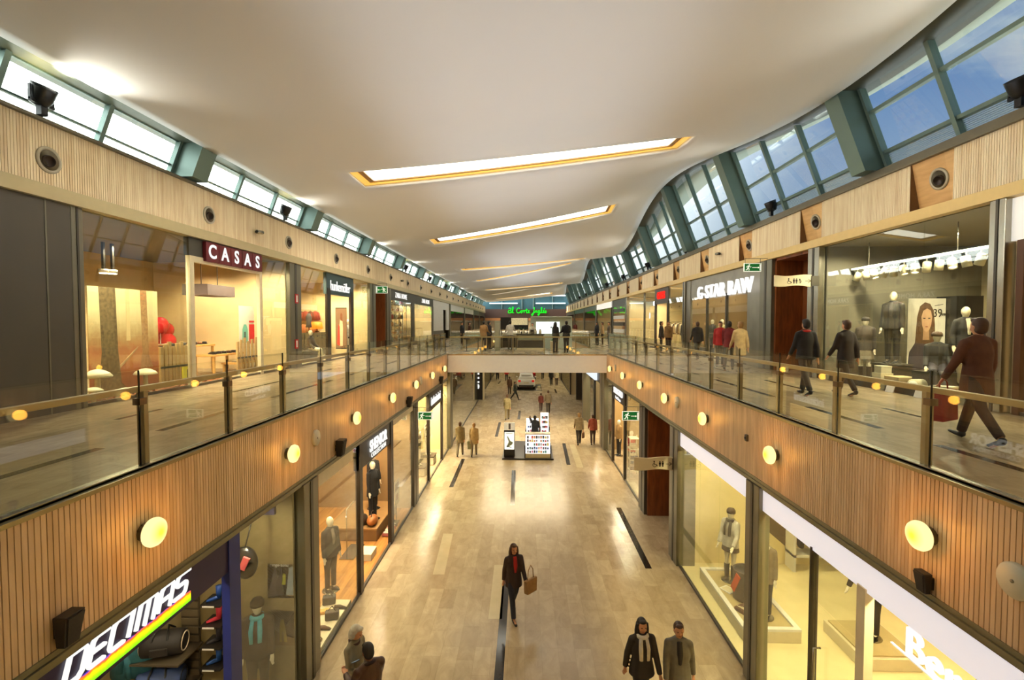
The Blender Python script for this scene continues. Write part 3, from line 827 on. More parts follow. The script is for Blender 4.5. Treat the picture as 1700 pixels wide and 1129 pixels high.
# globe lamps on the timber faces
M_LAMP = None
def lampmat():
    m, nt, out = newmat('opal_lamp')
    e = N(nt, 'ShaderNodeEmission'); tc = N(nt, 'ShaderNodeTexCoord'); ln = N(nt, 'ShaderNodeVectorMath', operation='LENGTH')
    vs = N(nt, 'ShaderNodeVectorMath', operation='MULTIPLY'); vs.inputs[1].default_value = (0, 1, 1)
    nt.links.new(tc.outputs['Object'], vs.inputs[0]); nt.links.new(vs.outputs[0], ln.inputs[0])
    cr = N(nt, 'ShaderNodeValToRGB'); cr.color_ramp.elements[0].position = .02; cr.color_ramp.elements[1].position = .12
    cr.color_ramp.elements[0].color = (1.0, .70, .05, 1); cr.color_ramp.elements[1].color = (1.0, .74, .30, 1)
    nt.links.new(ln.outputs['Value'], cr.inputs['Fac']); nt.links.new(cr.outputs[0], e.inputs[0]); e.inputs[1].default_value = .85
    nt.links.new(e.outputs[0], out.inputs[0]); return m
M_LAMP = lampmat()
UPW, UPC = 114, (244, 249, 255)
for side, X, s in (('left', XVL, 1), ('right', XVR, -1)):
    for i in range(7):
        Y = (4.93 if s > 0 else 4.88) + 2.97 * i
        t = thing('globe_lamp', (X, Y, 4.37), 'glowing opal wall lamp on the %s timber face, %s from the near end' % (side, ORD[i]), 'wall lamp', 'opal lamps on the %s timber face' % side)
        MB().lathe([(.09, -.03), (.09, .05), (.11, .055), (.11, .06)], (X, Y, 4.37), (s, 0, 0), 24).build('base', M_STEEL, t)
        MB().lathe([(0.0, .058), (.10, .06), (.14, .085), (.148, .115), (.135, .15), (.09, .178), (.04, .187), (0, .188)], (X, Y, 4.37), (s, 0, 0), 28).build('globe', M_LAMP, t)
        light('POINT', (X + s * .26, Y, 4.37), 5, (255, 170, 60), radius=.12)
        l = light('SPOT', (X + s * .16, Y, 4.57), UPW, UPC, spot=1.62, blend=.7, radius=.05)  # added spot aimed up to light the ceiling, not the globe's own glow
        aim(l, l.location + Vector((s * math.sin(.72), 0, math.cos(.72))))

for side, X, s in (('left', XVL, 1), ('right', XVR, -1)):       # unseen lamps added beyond the bridge to light the far ceiling
    for i in range(5):
        Y = 34.0 + 6 * i
        t = thing('globe_lamp', (X, Y, 4.37), 'added unseen wall lamp on the %s timber face beyond the bridge, %s one' % (side, ORD[i]), 'wall lamp', 'added lamps beyond the bridge')
        MB().lathe([(.09, -.03), (.09, .05), (.11, .055), (.11, .06)], (X, Y, 4.37), (s, 0, 0), 24).build('base', M_STEEL, t)
        MB().lathe([(0.0, .058), (.10, .06), (.14, .085), (.148, .115), (.135, .15), (.09, .178), (.04, .187), (0, .188)], (X, Y, 4.37), (s, 0, 0), 28).build('globe', M_LAMP, t)
        l = light('SPOT', (X + s * .16, Y, 4.57), UPW * 2.2, UPC, spot=1.62, blend=.7, radius=.05)
        aim(l, l.location + Vector((s * math.sin(.72), 0, math.cos(.72))))
# ================================================================ railings
M_RAILW = mat((186, 164, 112), .35, .35, .06, 3)
M_POST = mat((182, 164, 124), .4, .5, .06, 3)
M_CLAMP = mat((120, 104, 84), .3, .7, .05)
M_EDGE = mat((24, 34, 30), .2, .0, .05)
def railing_run(X, s, y0, y1, n, label):
    """glass balustrade along the mall; s points to the void"""
    t = thing('glass_railing', (X, (y0 + y1) / 2, F2), label, 'railing')
    MB().box(X - s * .10, X - s * .04, y0, y1, F2 + .885, F2 + .945).build('handrail', M_RAILW, t, bevel=.006)
    st = (y1 - y0) / n
    for i in range(n + 1):
        y = y0 + st * i
        yp = min(max(y + .10, y0 + .02), y1 - .06)
        MB().box(X - s * .115, X - s * .035, yp - .012, yp + .045, F2 + .02, F2 + .89).build('post', M_POST, t)
        if 0 < i < n:
            MB().box(X - s * .06, X + s * .02, y - .03, y + .06, F2 + .76, F2 + .83).build('clamp', M_CLAMP, t)
    for i in range(n):
        a, b = y0 + st * i + .02, y0 + st * (i + 1) - .02
        g = MB().box(X - .008, X + .008, a, b, F2 + .1, F2 + 1.12).build('glass_panel', M_GLASSR, t)
        MB().box(X - .009, X + .009, b, b + .006, F2 + .1, F2 + 1.12).build('edge', M_EDGE, g)
    MB().box(X - .03, X + .03, y0, y1, F2 + .06, F2 + .13).build('shoe_channel', M_STEEL, t)
    return t
railing_run(XVL - .07, 1, 0.62, YBR0 - .1, 16, 'glass balustrade with pale handrail along the left upper walkway, before the bridge')
railing_run(XVR + .07, -1, 0.62, YBR0 - .1, 16, 'glass balustrade with pale handrail along the right upper walkway, before the bridge')
railing_run(XVL - .07, 1, YBR1 + .1, 59.8, 18, 'glass balustrade on the left upper walkway beyond the bridge')
railing_run(XVR + .07, -1, YBR1 + .1, 59.8, 18, 'glass balustrade on the right upper walkway beyond the bridge')
for Y, lab, sy in ((YBR0 + .03, 'glass balustrade across the near edge of the bridge', 1), (YBR1 - .03, 'glass balustrade across the far edge of the bridge', -1)):
    t = thing('glass_railing', (0, Y, F2), lab, 'railing')
    MB().box(XVL + .05, XVR - .05, Y + sy * .04, Y + sy * .10, F2 + .885, F2 + .945).build('handrail', M_RAILW, t, bevel=.006)
    n = 5; st = (XVR - XVL - .1) / n
    for i in range(n + 1):
        x = XVL + .05 + st * i
        if 0 < i < n: MB().box(x + .06, x + .11, Y + sy * .03, Y + sy * .11, F2 + .02, F2 + .89).build('post', M_POST, t)
    for i in range(n):
        a = XVL + .05 + st * i + .015
        MB().box(a, a + st - .03, Y - .008, Y + .008, F2 + .03, F2 + 1.12).build('glass_panel', M_GLASSR, t)
struct(MB().box(XVL, XVR, .3, .4, F2, F2 + .02).build('trim_near_bridge', M_STEEL))

# ================================================================ shop rooms and fronts
M_SHOPW = mat((214, 194, 150), .6, 0, .04, 2)
M_SHOPD = mat((104, 92, 70), .6, 0, .06, 2)
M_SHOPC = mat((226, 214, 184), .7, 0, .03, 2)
M_WFLOOR = woodmat((150, 96, 42), (204, 146, 76), .12, 0, .3, grain=(6, .5, 1))
WARM = (255, 236, 196)
def room(nm, s, XP, y0, y1, zf, zc, depth, wall=M_SHOPW, floor=None, ceil=M_SHOPC, e=160, col=WARM, side=None, far=None, fix=True):
    """open-fronted shop room behind the plane XP; s points to the mall"""
    xb = XP - s * depth
    w = MB().box(xb - s * .1, xb, y0, y1, zf, zc)
    struct(w.build('wall_%s_back' % nm, wall))
    struct(MB().box(XP - s * .06, xb, y1 - .06, y1, zf, zc).build('wall_%s_far' % nm, far or side or wall))
    struct(MB().box(XP - s * .06, xb, y0, y0 + .06, zf, zc).build('wall_%s_near' % nm, side or wall))
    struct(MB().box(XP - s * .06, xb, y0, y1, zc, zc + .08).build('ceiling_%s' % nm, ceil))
    if floor: struct(MB().box(XP - s * .03, xb, y0 + .06, y1 - .06, zf - .02, zf + .012).build('floor_%s' % nm, floor))
    if e > 0:
        L = y1 - y0
        if y0 > 40:
            light('AREA', (XP - s * depth * .40, (y0 + y1) / 2, zc - .12), e * .55, col, min(depth * .5, 2.5), L * .7)
        else:
            n = max(2, round(L / 2.3))
            for i in range(n):
                for dd, k, so in ((.42, .75, 2.85), (depth * .55, .5, 2.5)):
                    light('SPOT', (XP - s * dd, y0 + L * (i + .5) / n, zc - .02), e * k * (5.6 if zf > 1 else 3.6) / n, col, spot=so, blend=.6, radius=.07)
def shopfront(label, s, XP, zf, panes, posts=(), header=(), pm=M_GREYD, hm=None, ztop=None, head_h=None):
    """panes: (y0, y1, z0, z1); posts: (y0, y1, z0, z1); header: (y0, y1, z0, z1, material)"""
    ys = [p[0] for p in panes] + [p[1] for p in panes] + [p[0] for p in posts]
    t = thing('storefront', (XP, sum(ys) / len(ys), zf), label, 'shop front')
    for a, b, c, d in panes:
        MB().box(XP - .007, XP + .007, a + .006, b - .006, c, d).build('glass_pane', M_GLASS if a < 43 else M_GLASSF, t)
    for q in posts:
        a, b, c, d = q[:4]
        MB().box(XP - s * .06, XP + s * .05, a, b, c, d).build('frame_post', q[4] if len(q) > 4 else pm, t)
    for a, b, c, d, m in header:
        MB().box(XP - s * .1, XP + s * .03, a, b, c, d).build('header_panel', m, t)
    if panes:
        MB().box(XP - s * .03, XP + s * .03, min(p[0] for p in panes), max(p[1] for p in panes), zf, zf + .06).build('sill', pm, t)
    return t
def column(nm, s, XP, y0, y1, z0, z1, m=M_GREY, out=.16, back=.1):
    o = MB().box(XP - s * back, XP + s * out, y0, y1, z0, z1).build('pillar_' + nm, m, bevel=.012); struct(o)
    MB().box(XP + s * (out - .002), XP + s * (out + .012), y0 + (y1 - y0) * .42, y0 + (y1 - y0) * .58, z0, z1).build('joint', M_GREYD, o)
    return o
M_GLASSF = glassmat((236, 240, 232), .35)
ZT = 8.66        # top of the upper fronts
ZTL = 3.66       # top of the lower fronts
M_NAVY = mat((44, 34, 74), .35, 0, .04)
M_BLUE = mat((34, 46, 120), .35, 0, .06)
M_HEAD = mat((72, 70, 62), .4, .2, .05)
M_TEALH = mat((44, 66, 68), .4, .1, .05)
M_DKPORT = mat((44, 34, 26), .4, .1, .08)
M_OLIVE = mat((132, 116, 78), .6, 0, .05)
M_LIT = emat((255, 250, 235), 1.6)
M_LITW = mat((240, 238, 230), .5, 0, 0, emit=(255, 250, 240), es=.25)
M_BAND = mat((244, 242, 246), .45, 0, 0, emit=(246, 244, 255), es=.28)
# ---------------- upper left
o = MB().box(XUL - .1, XUL + .06, YA, 8.9, F2, ZT).build('wall_left_grey_shutter', mat((84, 79, 70), .45, .1, .05, 1)); struct(o)
MB().box(XUL + .055, XUL + .068, 8.42, 8.45, F2, ZT).build('joint', M_GREY, o)
column('left_shoe_shop_near', 1, XUL, 8.9, 9.14, F2, ZT, M_GREY, .07)
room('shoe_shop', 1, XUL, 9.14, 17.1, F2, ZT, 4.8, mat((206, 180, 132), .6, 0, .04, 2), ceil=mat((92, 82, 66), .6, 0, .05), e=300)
shopfront('glazed shop front with white doorway under a row of dark red letter tiles', 1, XUL, F2,
          [(9.14, 10.65, F2 + .06, ZT), (10.65, 12.05, F2 + .06, ZT), (15.35, 17.1, F2 + .06, ZT)],
          [(12.05, 12.2, F2, 8.2, M_CREAM), (15.2, 15.35, F2, 8.2, M_CREAM), (12.2, 15.2, 8.05, 8.2, M_CREAM)],
          [(12.05, 15.35, 8.2, ZT, M_HEAD)])
column('left_fire_point', 1, XUL, 17.1, 17.95, F2, ZT, M_GREY, .08)
room('lingerie_shop', 1, XUL, 17.95, 25.9, F2, ZT, 4.5, mat((222, 196, 144), .6, 0, .04, 2), e=300)
shopfront('glazed shop front with dark framed doorway and dark teal name panel', 1, XUL, F2,
          [(17.95, 20.4, F2 + .06, ZT), (23.5, 25.9, F2 + .06, ZT)],
          [(20.4, 20.75, F2, 8.0, M_DKPORT), (23.15, 23.5, F2, 8.0, M_DKPORT)], [(20.35, 23.55, 7.75, ZT, M_TEALH)])
column('left_niche_near', 1, XUL, 25.9, 26.9, F2, ZT, M_GREY, .08)
struct(MB().box(XUL - 1.2, XUL - .9, 26.9, 29.0, F2, ZT).box(XUL - 1.0, XUL, 28.9, 29.0, F2, ZT).build('wall_left_timber_niche', M_TEAK))
column('left_niche_far', 1, XUL, 29.0, 29.9, F2, ZT, M_GREY, .1)
room('homeware_shop', 1, XUL, 29.9, 43.6, F2, ZT, 4.5, e=420)
shopfront('wide shop front under a charcoal name band, homeware shelves in its window', 1, XUL, F2,
          [(29.9, 32.9, F2 + .06, 8.0), (32.9, 35.6, F2 + .06, 8.0), (36.4, 39.8, F2 + .06, 8.0), (39.8, 43.4, F2 + .06, 8.0)],
          [(35.6, 36.4, F2, 8.0), (43.4, 43.9, F2, 8.0)], [(29.9, 43.9, 8.0, ZT, M_HEAD)])
o = MB().box(XUL - .1, XUL + .03, 43.9, 49.2, F2 + .9, ZT).box(XUL - .1, XUL + .03, 51.2, 53.0, F2 + .9, ZT).box(XUL - .1, XUL + .03, 49.2, 51.2, 7.9, ZT).build('wall_left_white_hoarding', M_WHITE); struct(o)
struct(MB().box(XUL - .08, XUL + .04, 43.9, 49.2, F2, F2 + .9).box(XUL - .3, XUL - .2, 49.2, 51.2, F2, 7.9).build('wall_left_dark_base', M_GREYD))
column('left_hoarding_end', 1, XUL, 53, 53.8, F2, ZT, M_GREY, .12)
for i, (a, b) in enumerate(((53.8, 66), (66.6, 78), (78.6, 88), (88.6, 99))):
    room('far_left_shop' + ('' if i == 0 else '_%d' % (i + 1)), 1, XUL, a, b, F2, ZT, 4, M_SHOPD, e=120)
    shopfront('%s shop front beyond the white hoarding, white band over dark glazing' % ORD[i] if i < 2 else '%s shop front beyond the white hoarding, all dark glazing' % ORD[i], 1, XUL, F2, [(a, a + (b - a) / 2, F2 + .06, 7.9), (a + (b - a) / 2, b, F2 + .06, 7.9)],
              [(a, a + .3, F2, 7.9), (b - .3, b, F2, 7.9)], [(a, b, 7.9, ZT, M_WHITE if i < 2 else M_HEAD)])
    column('left_far_%d' % (i + 1), 1, XUL, b, b + .6, F2, ZT, M_GREY, .1)
# ---------------- upper right
room('bright_shop', -1, XUR, YA, 8.55, F2, 8.7, 4.6, M_SHOPW, e=120)
shopfront('brightly lit white shop front at the far right, partly out of view', -1, XUR, F2,
          [(5.2, 8.4, F2 + .06, 7.95)], [(8.3, 8.42, F2, 7.95, mat((92, 58, 34), .4, .2, .05)), (5.1, 5.2, F2, 7.95)], [(3.5, 8.55, 7.95, 8.7, M_LITW)])
column('right_bright', -1, XUR, 8.55, 8.85, F2, 8.72, M_STEEL, .14)
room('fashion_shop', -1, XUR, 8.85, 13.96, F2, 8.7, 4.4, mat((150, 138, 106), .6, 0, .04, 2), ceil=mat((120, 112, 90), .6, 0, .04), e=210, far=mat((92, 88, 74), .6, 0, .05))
shopfront('tall glass shop window with dressed mannequins and a track of white spotlights', -1, XUR, F2,
          [(8.85, 10.45, F2 + .14, 8.7), (10.45, 12.2, F2 + .14, 8.7), (12.2, 13.96, F2 + .14, 8.7)], [(8.85, 13.96, F2, F2 + .14, M_BLACK)])
column('right_niche_near', -1, XUR, 13.96, 14.5, F2, 8.72, M_STEEL, .14)
struct(MB().box(XUR + .9, XUR + 1.2, 14.5, 16.66, F2, 8.72).box(XUR, XUR + 1.0, 16.56, 16.66, F2, 8.72).box(XUR, XUR + 1.0, 14.5, 16.66, 8.64, 8.72).build('wall_right_timber_niche', M_TEAK))
column('right_niche_far', -1, XUR, 16.66, 17.5, F2, 8.72, M_GREY, .12)
M_BRUSH = mat((150, 144, 130), .32, .85, .12, 1.5)
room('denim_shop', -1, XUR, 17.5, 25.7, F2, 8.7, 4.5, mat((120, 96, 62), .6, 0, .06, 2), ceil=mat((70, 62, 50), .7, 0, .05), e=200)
shopfront('brushed steel shop front with big white glowing block letters over dark glass', -1, XUR, F2,
          [(18.6, 20.6, F2 + .45, 7.8), (20.6, 22.8, F2 + .06, 7.8), (22.8, 25.0, F2 + .45, 7.8)],
          [(17.5, 18.6, F2, 8.7, M_BRUSH), (25.0, 25.7, F2, 8.7, M_BRUSH), (20.55, 20.65, F2, 7.8), (22.75, 22.85, F2, 7.8)], [(18.6, 25.0, 7.8, 8.7, M_BRUSH), (18.6, 20.55, F2 + .06, F2 + .45, M_BRUSH), (22.85, 25.0, F2 + .06, F2 + .45, M_BRUSH)])
column('right_denim_end', -1, XUR, 25.7, 26.1, F2, 8.72, M_STEEL, .12)
room('jeans_shop', -1, XUR, 26.1, 40.5, F2, 8.7, 4.5, e=380)
shopfront('tall clear shop front with a dark doorway under red letters', -1, XUR, F2,
          [(26.1, 29.0, F2 + .06, 8.7), (31.9, 34.8, F2 + .06, 8.7), (34.8, 40.4, F2 + .06, 8.7)],
          [(28.95, 29.2, F2, 7.9, M_DKPORT), (31.7, 31.95, F2, 7.9, M_DKPORT), (34.7, 34.9, F2, 8.7)], [(28.95, 31.95, 7.75, 8.7, M_HEAD)])
column('right_jeans_end', -1, XUR, 40.4, 41.0, F2, 8.72, M_STEEL, .12)
room('striped_shop', -1, XUR, 41, 47.5, F2, 8.7, 3.5, mat((150, 120, 90), .6, 0, .04), e=200)
shopfront('shop front with black and white banded window beyond the red-lettered shop', -1, XUR, F2, [(41, 47.4, F2 + .06, 8.1)], [(47.2, 47.5, F2, 8.7)],
          [(41, 47.5, 8.1, 8.7, M_HEAD)] + [(42, 46.9, F2 + .15 + .62 * i, F2 + .46 + .62 * i, M_BLACK if i % 2 == 0 else M_WHITE) for i in range(5)])
for i, (a, b) in enumerate(((48, 58), (58.6, 70), (70.6, 84), (84.6, 99))):
    room('far_right_shop' + ('' if i == 0 else '_%d' % (i + 1)), -1, XUR, a, b, F2, 8.7, 4, M_SHOPW if i % 2 == 0 else M_SHOPD, e=200)
    shopfront('%s shop front beyond the banded window on the right' % ORD[i], -1, XUR, F2, [(a, a + (b - a) / 2, F2 + .06, 8.1), (a + (b - a) / 2, b, F2 + .06, 8.1)],
              [(a, a + .3, F2, 8.1), (b - .3, b, F2, 8.1)], [(a, b, 8.1, 8.7, (M_LITW, M_HEAD, M_TEALH, M_HEAD)[i])])
    column('right_far_%d' % (i + 1), -1, XUR, b, b + .6, F2, 8.72, M_GREY, .1)
# ---------------- lower left
M_PANEL = mat((92, 80, 60), .6, 0, .06, 2)
room('sports_shop', 1, XLL, YA, 8.42, 0, 3.7, 5.5, M_PANEL, floor=mat((120, 104, 78), .5, 0, .08), e=210, far=M_OLIVE)
shopfront('sports shop front in navy blue with a slanted white name and rainbow stripe', 1, XLL, 0,
          [(6.6, 8.4, .06, ZTL)], [(6.36, 6.6, 0, ZTL, M_BLUE)], [(.6, 6.36, 3.2, ZTL, M_NAVY)])
struct(MB().box(XLL - 5.4, XLL - .35, 8.3, 8.36, 3.2, 3.65).build('trim_sports_band', mat((70, 66, 104), .5, 0, .04)))
column('left_sports_end', 1, XLL, 8.42, 9.0, 0, ZTL, M_GREY, .1, .5)
room('menswear_shop', 1, XLL, 9.0, 16.9, 0, 3.7, 5.0, mat((150, 118, 76), .6, 0, .06, 2), floor=M_WFLOOR, e=330)
shopfront('menswear shop front with dark doorway and wooden floor inside', 1, XLL, 0,
          [(9.1, 11.45, .06, ZTL), (14.25, 16.85, .06, ZTL)],
          [(9.02, 9.12, 0, ZTL, mat((150, 104, 56), .4, .2, .05)), (11.4, 11.6, 0, ZTL, M_DKPORT), (14.05, 14.3, 0, ZTL, M_DKPORT)],
          [(9.12, 11.0, 3.38, ZTL, M_CREAM), (11.4, 14.3, 3.0, ZTL, M_BLACK), (14.3, 16.9, 3.45, ZTL, M_CREAM)])
column('left_menswear_end', 1, XLL, 16.9, 17.6, 0, ZTL, M_GREYD, .06, .5)
room('underwear_shop', 1, XLL, 17.6, 24.9, 0, 3.7, 4.6, mat((230, 208, 150), .6, 0, .03, 2), e=520)
shopfront('cream underwear shop front, glass windows either side of a dark-headed doorway', 1, XLL, 0,
          [(17.6, 19.7, .06, ZTL), (22.9, 24.8, .06, ZTL)], [(19.65, 19.8, 0, ZTL, M_DKPORT), (22.8, 22.95, 0, ZTL, M_DKPORT)], [(19.7, 22.9, 2.85, ZTL, M_DKPORT)])
column('left_bridge', 1, XLL, 24.9, 25.8, 0, 4.05, M_GREY, .1, .4)
room('glass_hall', 1, XLL, 25.8, 40.4, 0, 3.9, 6.5, M_SHOPD, e=160)
shopfront('long clear glass front under the bridge on the left', 1, XLL, 0, [(25.8, 30.6, .06, 3.9), (30.6, 35.5, .06, 3.9), (35.5, 40.4, .06, 3.9)], [])
column('left_far_hall', 1, XLL, 44.0, 44.8, 0, 4.4, M_GREY, .1, .4)
for i, (a, b) in enumerate(((44.8, 55), (55.6, 67.5))):
    room('lower_far_left_shop' + ('' if i == 0 else '_%d' % (i + 1)), 1, XLL, a, b, 0, 3.9, 4, M_SHOPW, e=260)
    shopfront('%s lower shop front beyond the black totem on the left' % ORD[i], 1, XLL, 0, [(a, (a + b) / 2, .06, 3.3), ((a + b) / 2, b, .06, 3.3)], [(a, a + .25, 0, 3.72, M_DKPORT), (b - .25, b, 0, 3.72, M_DKPORT)], [(a, b, 3.3, 3.72, M_DKPORT)])
# ---------------- lower right
M_YW = mat((240, 222, 166), .55, 0, .03, 2)
room('youth_shop', -1, XLR, YA, 12.8, 0, 3.7, 6.2, M_YW, floor=mat((236, 220, 170), .25, 0, .05, 2), e=440, col=(255, 234, 178))
shopfront('white-banded fashion shop front with bright yellow interior, glass door and mannequins', -1, XLR, 0,
          [(8.9, 10.25, .06, 3.3), (10.25, 11.4, .06, 3.3), (11.4, 12.75, .06, 3.3), (7.0, 8.3, .06, 3.3), (5.95, 6.9, 2.56, 3.3)],
          [(5.8, 5.95, 0, 3.3, M_CREAM), (6.9, 6.93, 0, 3.3, M_DKPORT)], [(.6, 8.35, 3.26, ZTL, M_BAND), (8.8, 12.78, 3.26, ZTL, M_BAND)])
dr = thing('glass_door', (XLR, 6.9, 0), 'frameless glass door with tall steel handle, at the bottom right', 'door')
MB().box(XLR - .007, XLR + .007, 5.97, 6.88, .02, 2.54).build('glass_leaf', M_GLASS, dr)
MB().tube([(XLR, 6.72, 1.95), (XLR - .09, 6.72, 1.95), (XLR - .09, 6.72, .95), (XLR, 6.72, .95)], .016, 10).build('handle', M_STEEL, dr)
column('right_youth', -1, XLR, 8.35, 8.85, 0, ZTL, M_GREY, .1, .1)
column('right_youth_end', -1, XLR, 12.8, 13.5, 0, ZTL, M_GREY, .1, .4)
struct(MB().box(XLR + .9, XLR + 1.1, 13.5, 16.3, 0, 4.4).box(XLR, XLR + 1, 16.2, 16.3, 0, 4.4).build('wall_right_lower_timber_niche', M_TEAK))
column('right_casual_near', -1, XLR, 16.3, 17.1, 0, ZTL, M_GREYD, .1, .4)
room('casual_shop', -1, XLR, 17.1, 24.6, 0, 3.7, 5, mat((176, 146, 96), .6, 0, .05, 2), e=260)
shopfront('glass shop front with dark doorway under a black band, right before the bridge', -1, XLR, 0,
          [(17.1, 19.9, .06, ZTL), (22.7, 24.6, .06, ZTL)], [(19.85, 20.05, 0, ZTL, M_DKPORT), (22.6, 22.8, 0, ZTL, M_DKPORT)], [(19.9, 22.7, 3.05, ZTL, M_BLACK)])
column('right_bridge', -1, XLR, 24.6, 26.0, 0, 4.05, M_GREY, .12, .4)
room('lower_right_shop', -1, XLR, 26, 32.3, 0, 3.9, 4, M_SHOPD, e=200)
shopfront('dark framed shop front with white lit sign under the bridge', -1, XLR, 0, [(28.9, 32.2, .06, 3.2)], [(26, 26.3, 0, 3.9, M_BLACK), (28.6, 28.9, 0, 3.9, M_BLACK)], [(26, 32.3, 3.2, 3.9, M_BLACK)])
column('right_slim', -1, XLR, 32.3, 33.0, 0, 4.4, M_GREY, .25, .2)
for i, (a, b) in enumerate(((44, 55), (55.6, 67.5))):
    room('lower_far_right_shop' + ('' if i == 0 else '_%d' % (i + 1)), -1, XLR, a, b, 0, 3.9, 4, M_SHOPW, e=320)
    shopfront('%s lower shop front far beyond the bridge on the right' % ORD[i], -1, XLR, 0, [(a, (a + b) / 2, .06, 3.3), ((a + b) / 2, b, .06, 3.3)], [(a, a + .25, 0, 3.72, M_DKPORT), (b - .25, b, 0, 3.72, M_DKPORT)], [(a, b, 3.3, 3.72, M_DKPORT)])
struct(MB().box(XLR + 3.0, XLR + 3.2, 33.0, 44.0, 0, 4.4).build('wall_lower_right_side_passage', M_SHOPW))
# underside lamps of the bridge and far walkways
for Y in (27, 30.5): light('AREA', (0, Y, 4.0), 160, WARM, 5, .6)
struct(MB().box(XVL, XVR, YBR0 + .1, YBR1, 4.02, 4.05).build('ceiling_bridge', M_SHOPC))
# ---------------- end of the upper mall
YE = 101
struct(MB().box(-8.6, 8.9, YE, YE + .3, 7.5, 9.5).build('wall_end_brown_fascia', mat((74, 54, 44), .5, 0, .05)))
struct(MB().box(-8.6, 8.9, YE - .2, YE, 7.1, 7.6).build('trim_end_timber', mat((176, 118, 66), .5, 0, .06)))
struct(MB().box(-13.5, 14, YE + 4.2, YE + 4.4, F2, 7.6).build('wall_end_shop', M_SHOPD))
M_TEALG = mat((72, 106, 112), .2, .3, .06)
t = struct(MB().box(-9.5, 9.6, YE + .5, YE + .6, 9.5, 14.0).build('window_40', M_TEALG))
for z in (10.6, 12.2):
    for a, b in ((-7.5, -1.6), (2.2, 8.4)):
        MB().box(a, b, YE + .1, YE + .4, z, z + .22).build('lit_louvre', mat((214, 228, 232), .4, 0, .03, emit=(210, 230, 240), es=.5), t)
for x in (-5, -.8, 1.6, 5.6): MB().box(x, x + .18, YE + .2, YE + .5, 9.5, 14).build('mullion', M_STRUT, t)
light('AREA', (0, YE + 2, 7.0), 400, WARM, 12, 2)
# ================================================================ signs, wall devices
M_SIGNW = emat((255, 252, 244), .58)
M_GREEN = mat((22, 110, 50), .4, 0, .03, emit=(20, 110, 45), es=.25)
M_SWHITE = mat((236, 240, 226), .4, 0, 0, emit=(240, 240, 220), es=.4)
M_ICON = mat((40, 32, 26), .5, 0, 0)
M_PLATE = mat((222, 208, 176), .45, .1, .03)
def flat(parent, name, polys, m, fn, d):
    mb = MB()
    for p in polys: mb.prism(p, fn, d)
    return mb.build(name, m, parent)
def circ(x, y, r, n=14, a0=0, a1=2 * PI): return [(x + r * math.cos(a0 + (a1 - a0) * i / n), y + r * math.sin(a0 + (a1 - a0) * i / n)) for i in range(n + (1 if a1 - a0 < 6 else 0))]
def seg(x0, y0, x1, y1, w):
    d = math.hypot(x1 - x0, y1 - y0); ux, uy = -(y1 - y0) / d * w / 2, (x1 - x0) / d * w / 2
    return [(x0 + ux, y0 + uy), (x1 + ux, y1 + uy), (x1 - ux, y1 - uy), (x0 - ux, y0 - uy)]
def man(x, y, h):
    """small standing figure pictogram"""
    return [circ(x, y + h * .88, h * .11), [(x - h * .16, y + h * .38), (x + h * .16, y + h * .38), (x + h * .18, y + h * .74), (x - h * .18, y + h * .74)],
            [(x - h * .12, y), (x - h * .02, y), (x - h * .02, y + h * .4), (x - h * .12, y + h * .4)], [(x + h * .02, y), (x + h * .12, y), (x + h * .12, y + h * .4), (x + h * .02, y + h * .4)]]
def exit_sign(px0, py0, px1, py1, XW, Y, label, mirror=False):
    a = onY(px0, py1, Y); b = onY(px1, py0, Y)
    W, H = b.x - a.x, b.z - a.z
    t = thing('exit_sign', ((a.x + b.x) / 2, Y, a.z), label, 'exit sign', 'green exit signs')
    fn = lambda u, v, w: Vector((a.x + u, Y - w, a.z + v))
    flat(t, 'panel', [[(0, 0), (W, 0), (W, H), (0, H)]], M_SWHITE, lambda u, v, w: fn(u, v, -.04 + w), .045)
    flat(t, 'green_face', [[(.02, .02), (W - .02, .02), (W - .02, H - .02), (.02, H - .02)]], M_GREEN, fn, .012)
    k = H; f = (lambda u, v, w: fn(W - u, v, w + .012)) if mirror else (lambda u, v, w: fn(u, v, w + .012))
    run = [circ(.62 * k, .80 * k, .085 * k), seg(.58 * k, .70 * k, .44 * k, .42 * k, .15 * k), seg(.44 * k, .44 * k, .60 * k, .30 * k, .09 * k), seg(.60 * k, .32 * k, .56 * k, .12 * k, .07 * k),
           seg(.42 * k, .42 * k, .34 * k, .22 * k, .09 * k), seg(.36 * k, .22 * k, .18 * k, .20 * k, .07 * k), seg(.56 * k, .66 * k, .36 * k, .66 * k, .06 * k), seg(.36 * k, .66 * k, .26 * k, .50 * k, .06 * k), seg(.58 * k, .66 * k, .72 * k, .52 * k, .06 * k), seg(.72 * k, .52 * k, .84 * k, .58 * k, .06 * k)]
    flat(t, 'running_figure', run, M_SWHITE, f, .006)
    flat(t, 'arrow', [seg(.95 * k, .48 * k, W - .36 * k, .48 * k, .06 * k), [(W - .40 * k, .36 * k), (W - .26 * k, .48 * k), (W - .40 * k, .60 * k)]], M_SWHITE, f, .006)
    flat(t, 'door_mark', [[(W - .22 * k, .12 * k), (W - .07 * k, .12 * k), (W - .07 * k, .88 * k), (W - .22 * k, .88 * k)]], M_SWHITE, f, .006)
    zt = a.z + H
    MB().tube([(a.x + .04, Y, zt - .01), (a.x + .04, Y, zt + .16)], .008, 6).tube([(b.x - .04, Y, zt - .01), (b.x - .04, Y, zt + .16)], .008, 6).tube([(XW, Y, zt + .16), (a.x + .02 if XW > 0 else b.x - .02, Y, zt + .16)], .01, 6).build('bracket', M_GREYD, t)
    return t
exit_sign(694, 684, 719, 697, XVL - .02, 16.7, 'green exit sign with running figure hung below the left timber face')
exit_sign(1033, 683, 1061, 698, XVR + .02, 16.4, 'green exit sign with running figure hung below the right timber face')
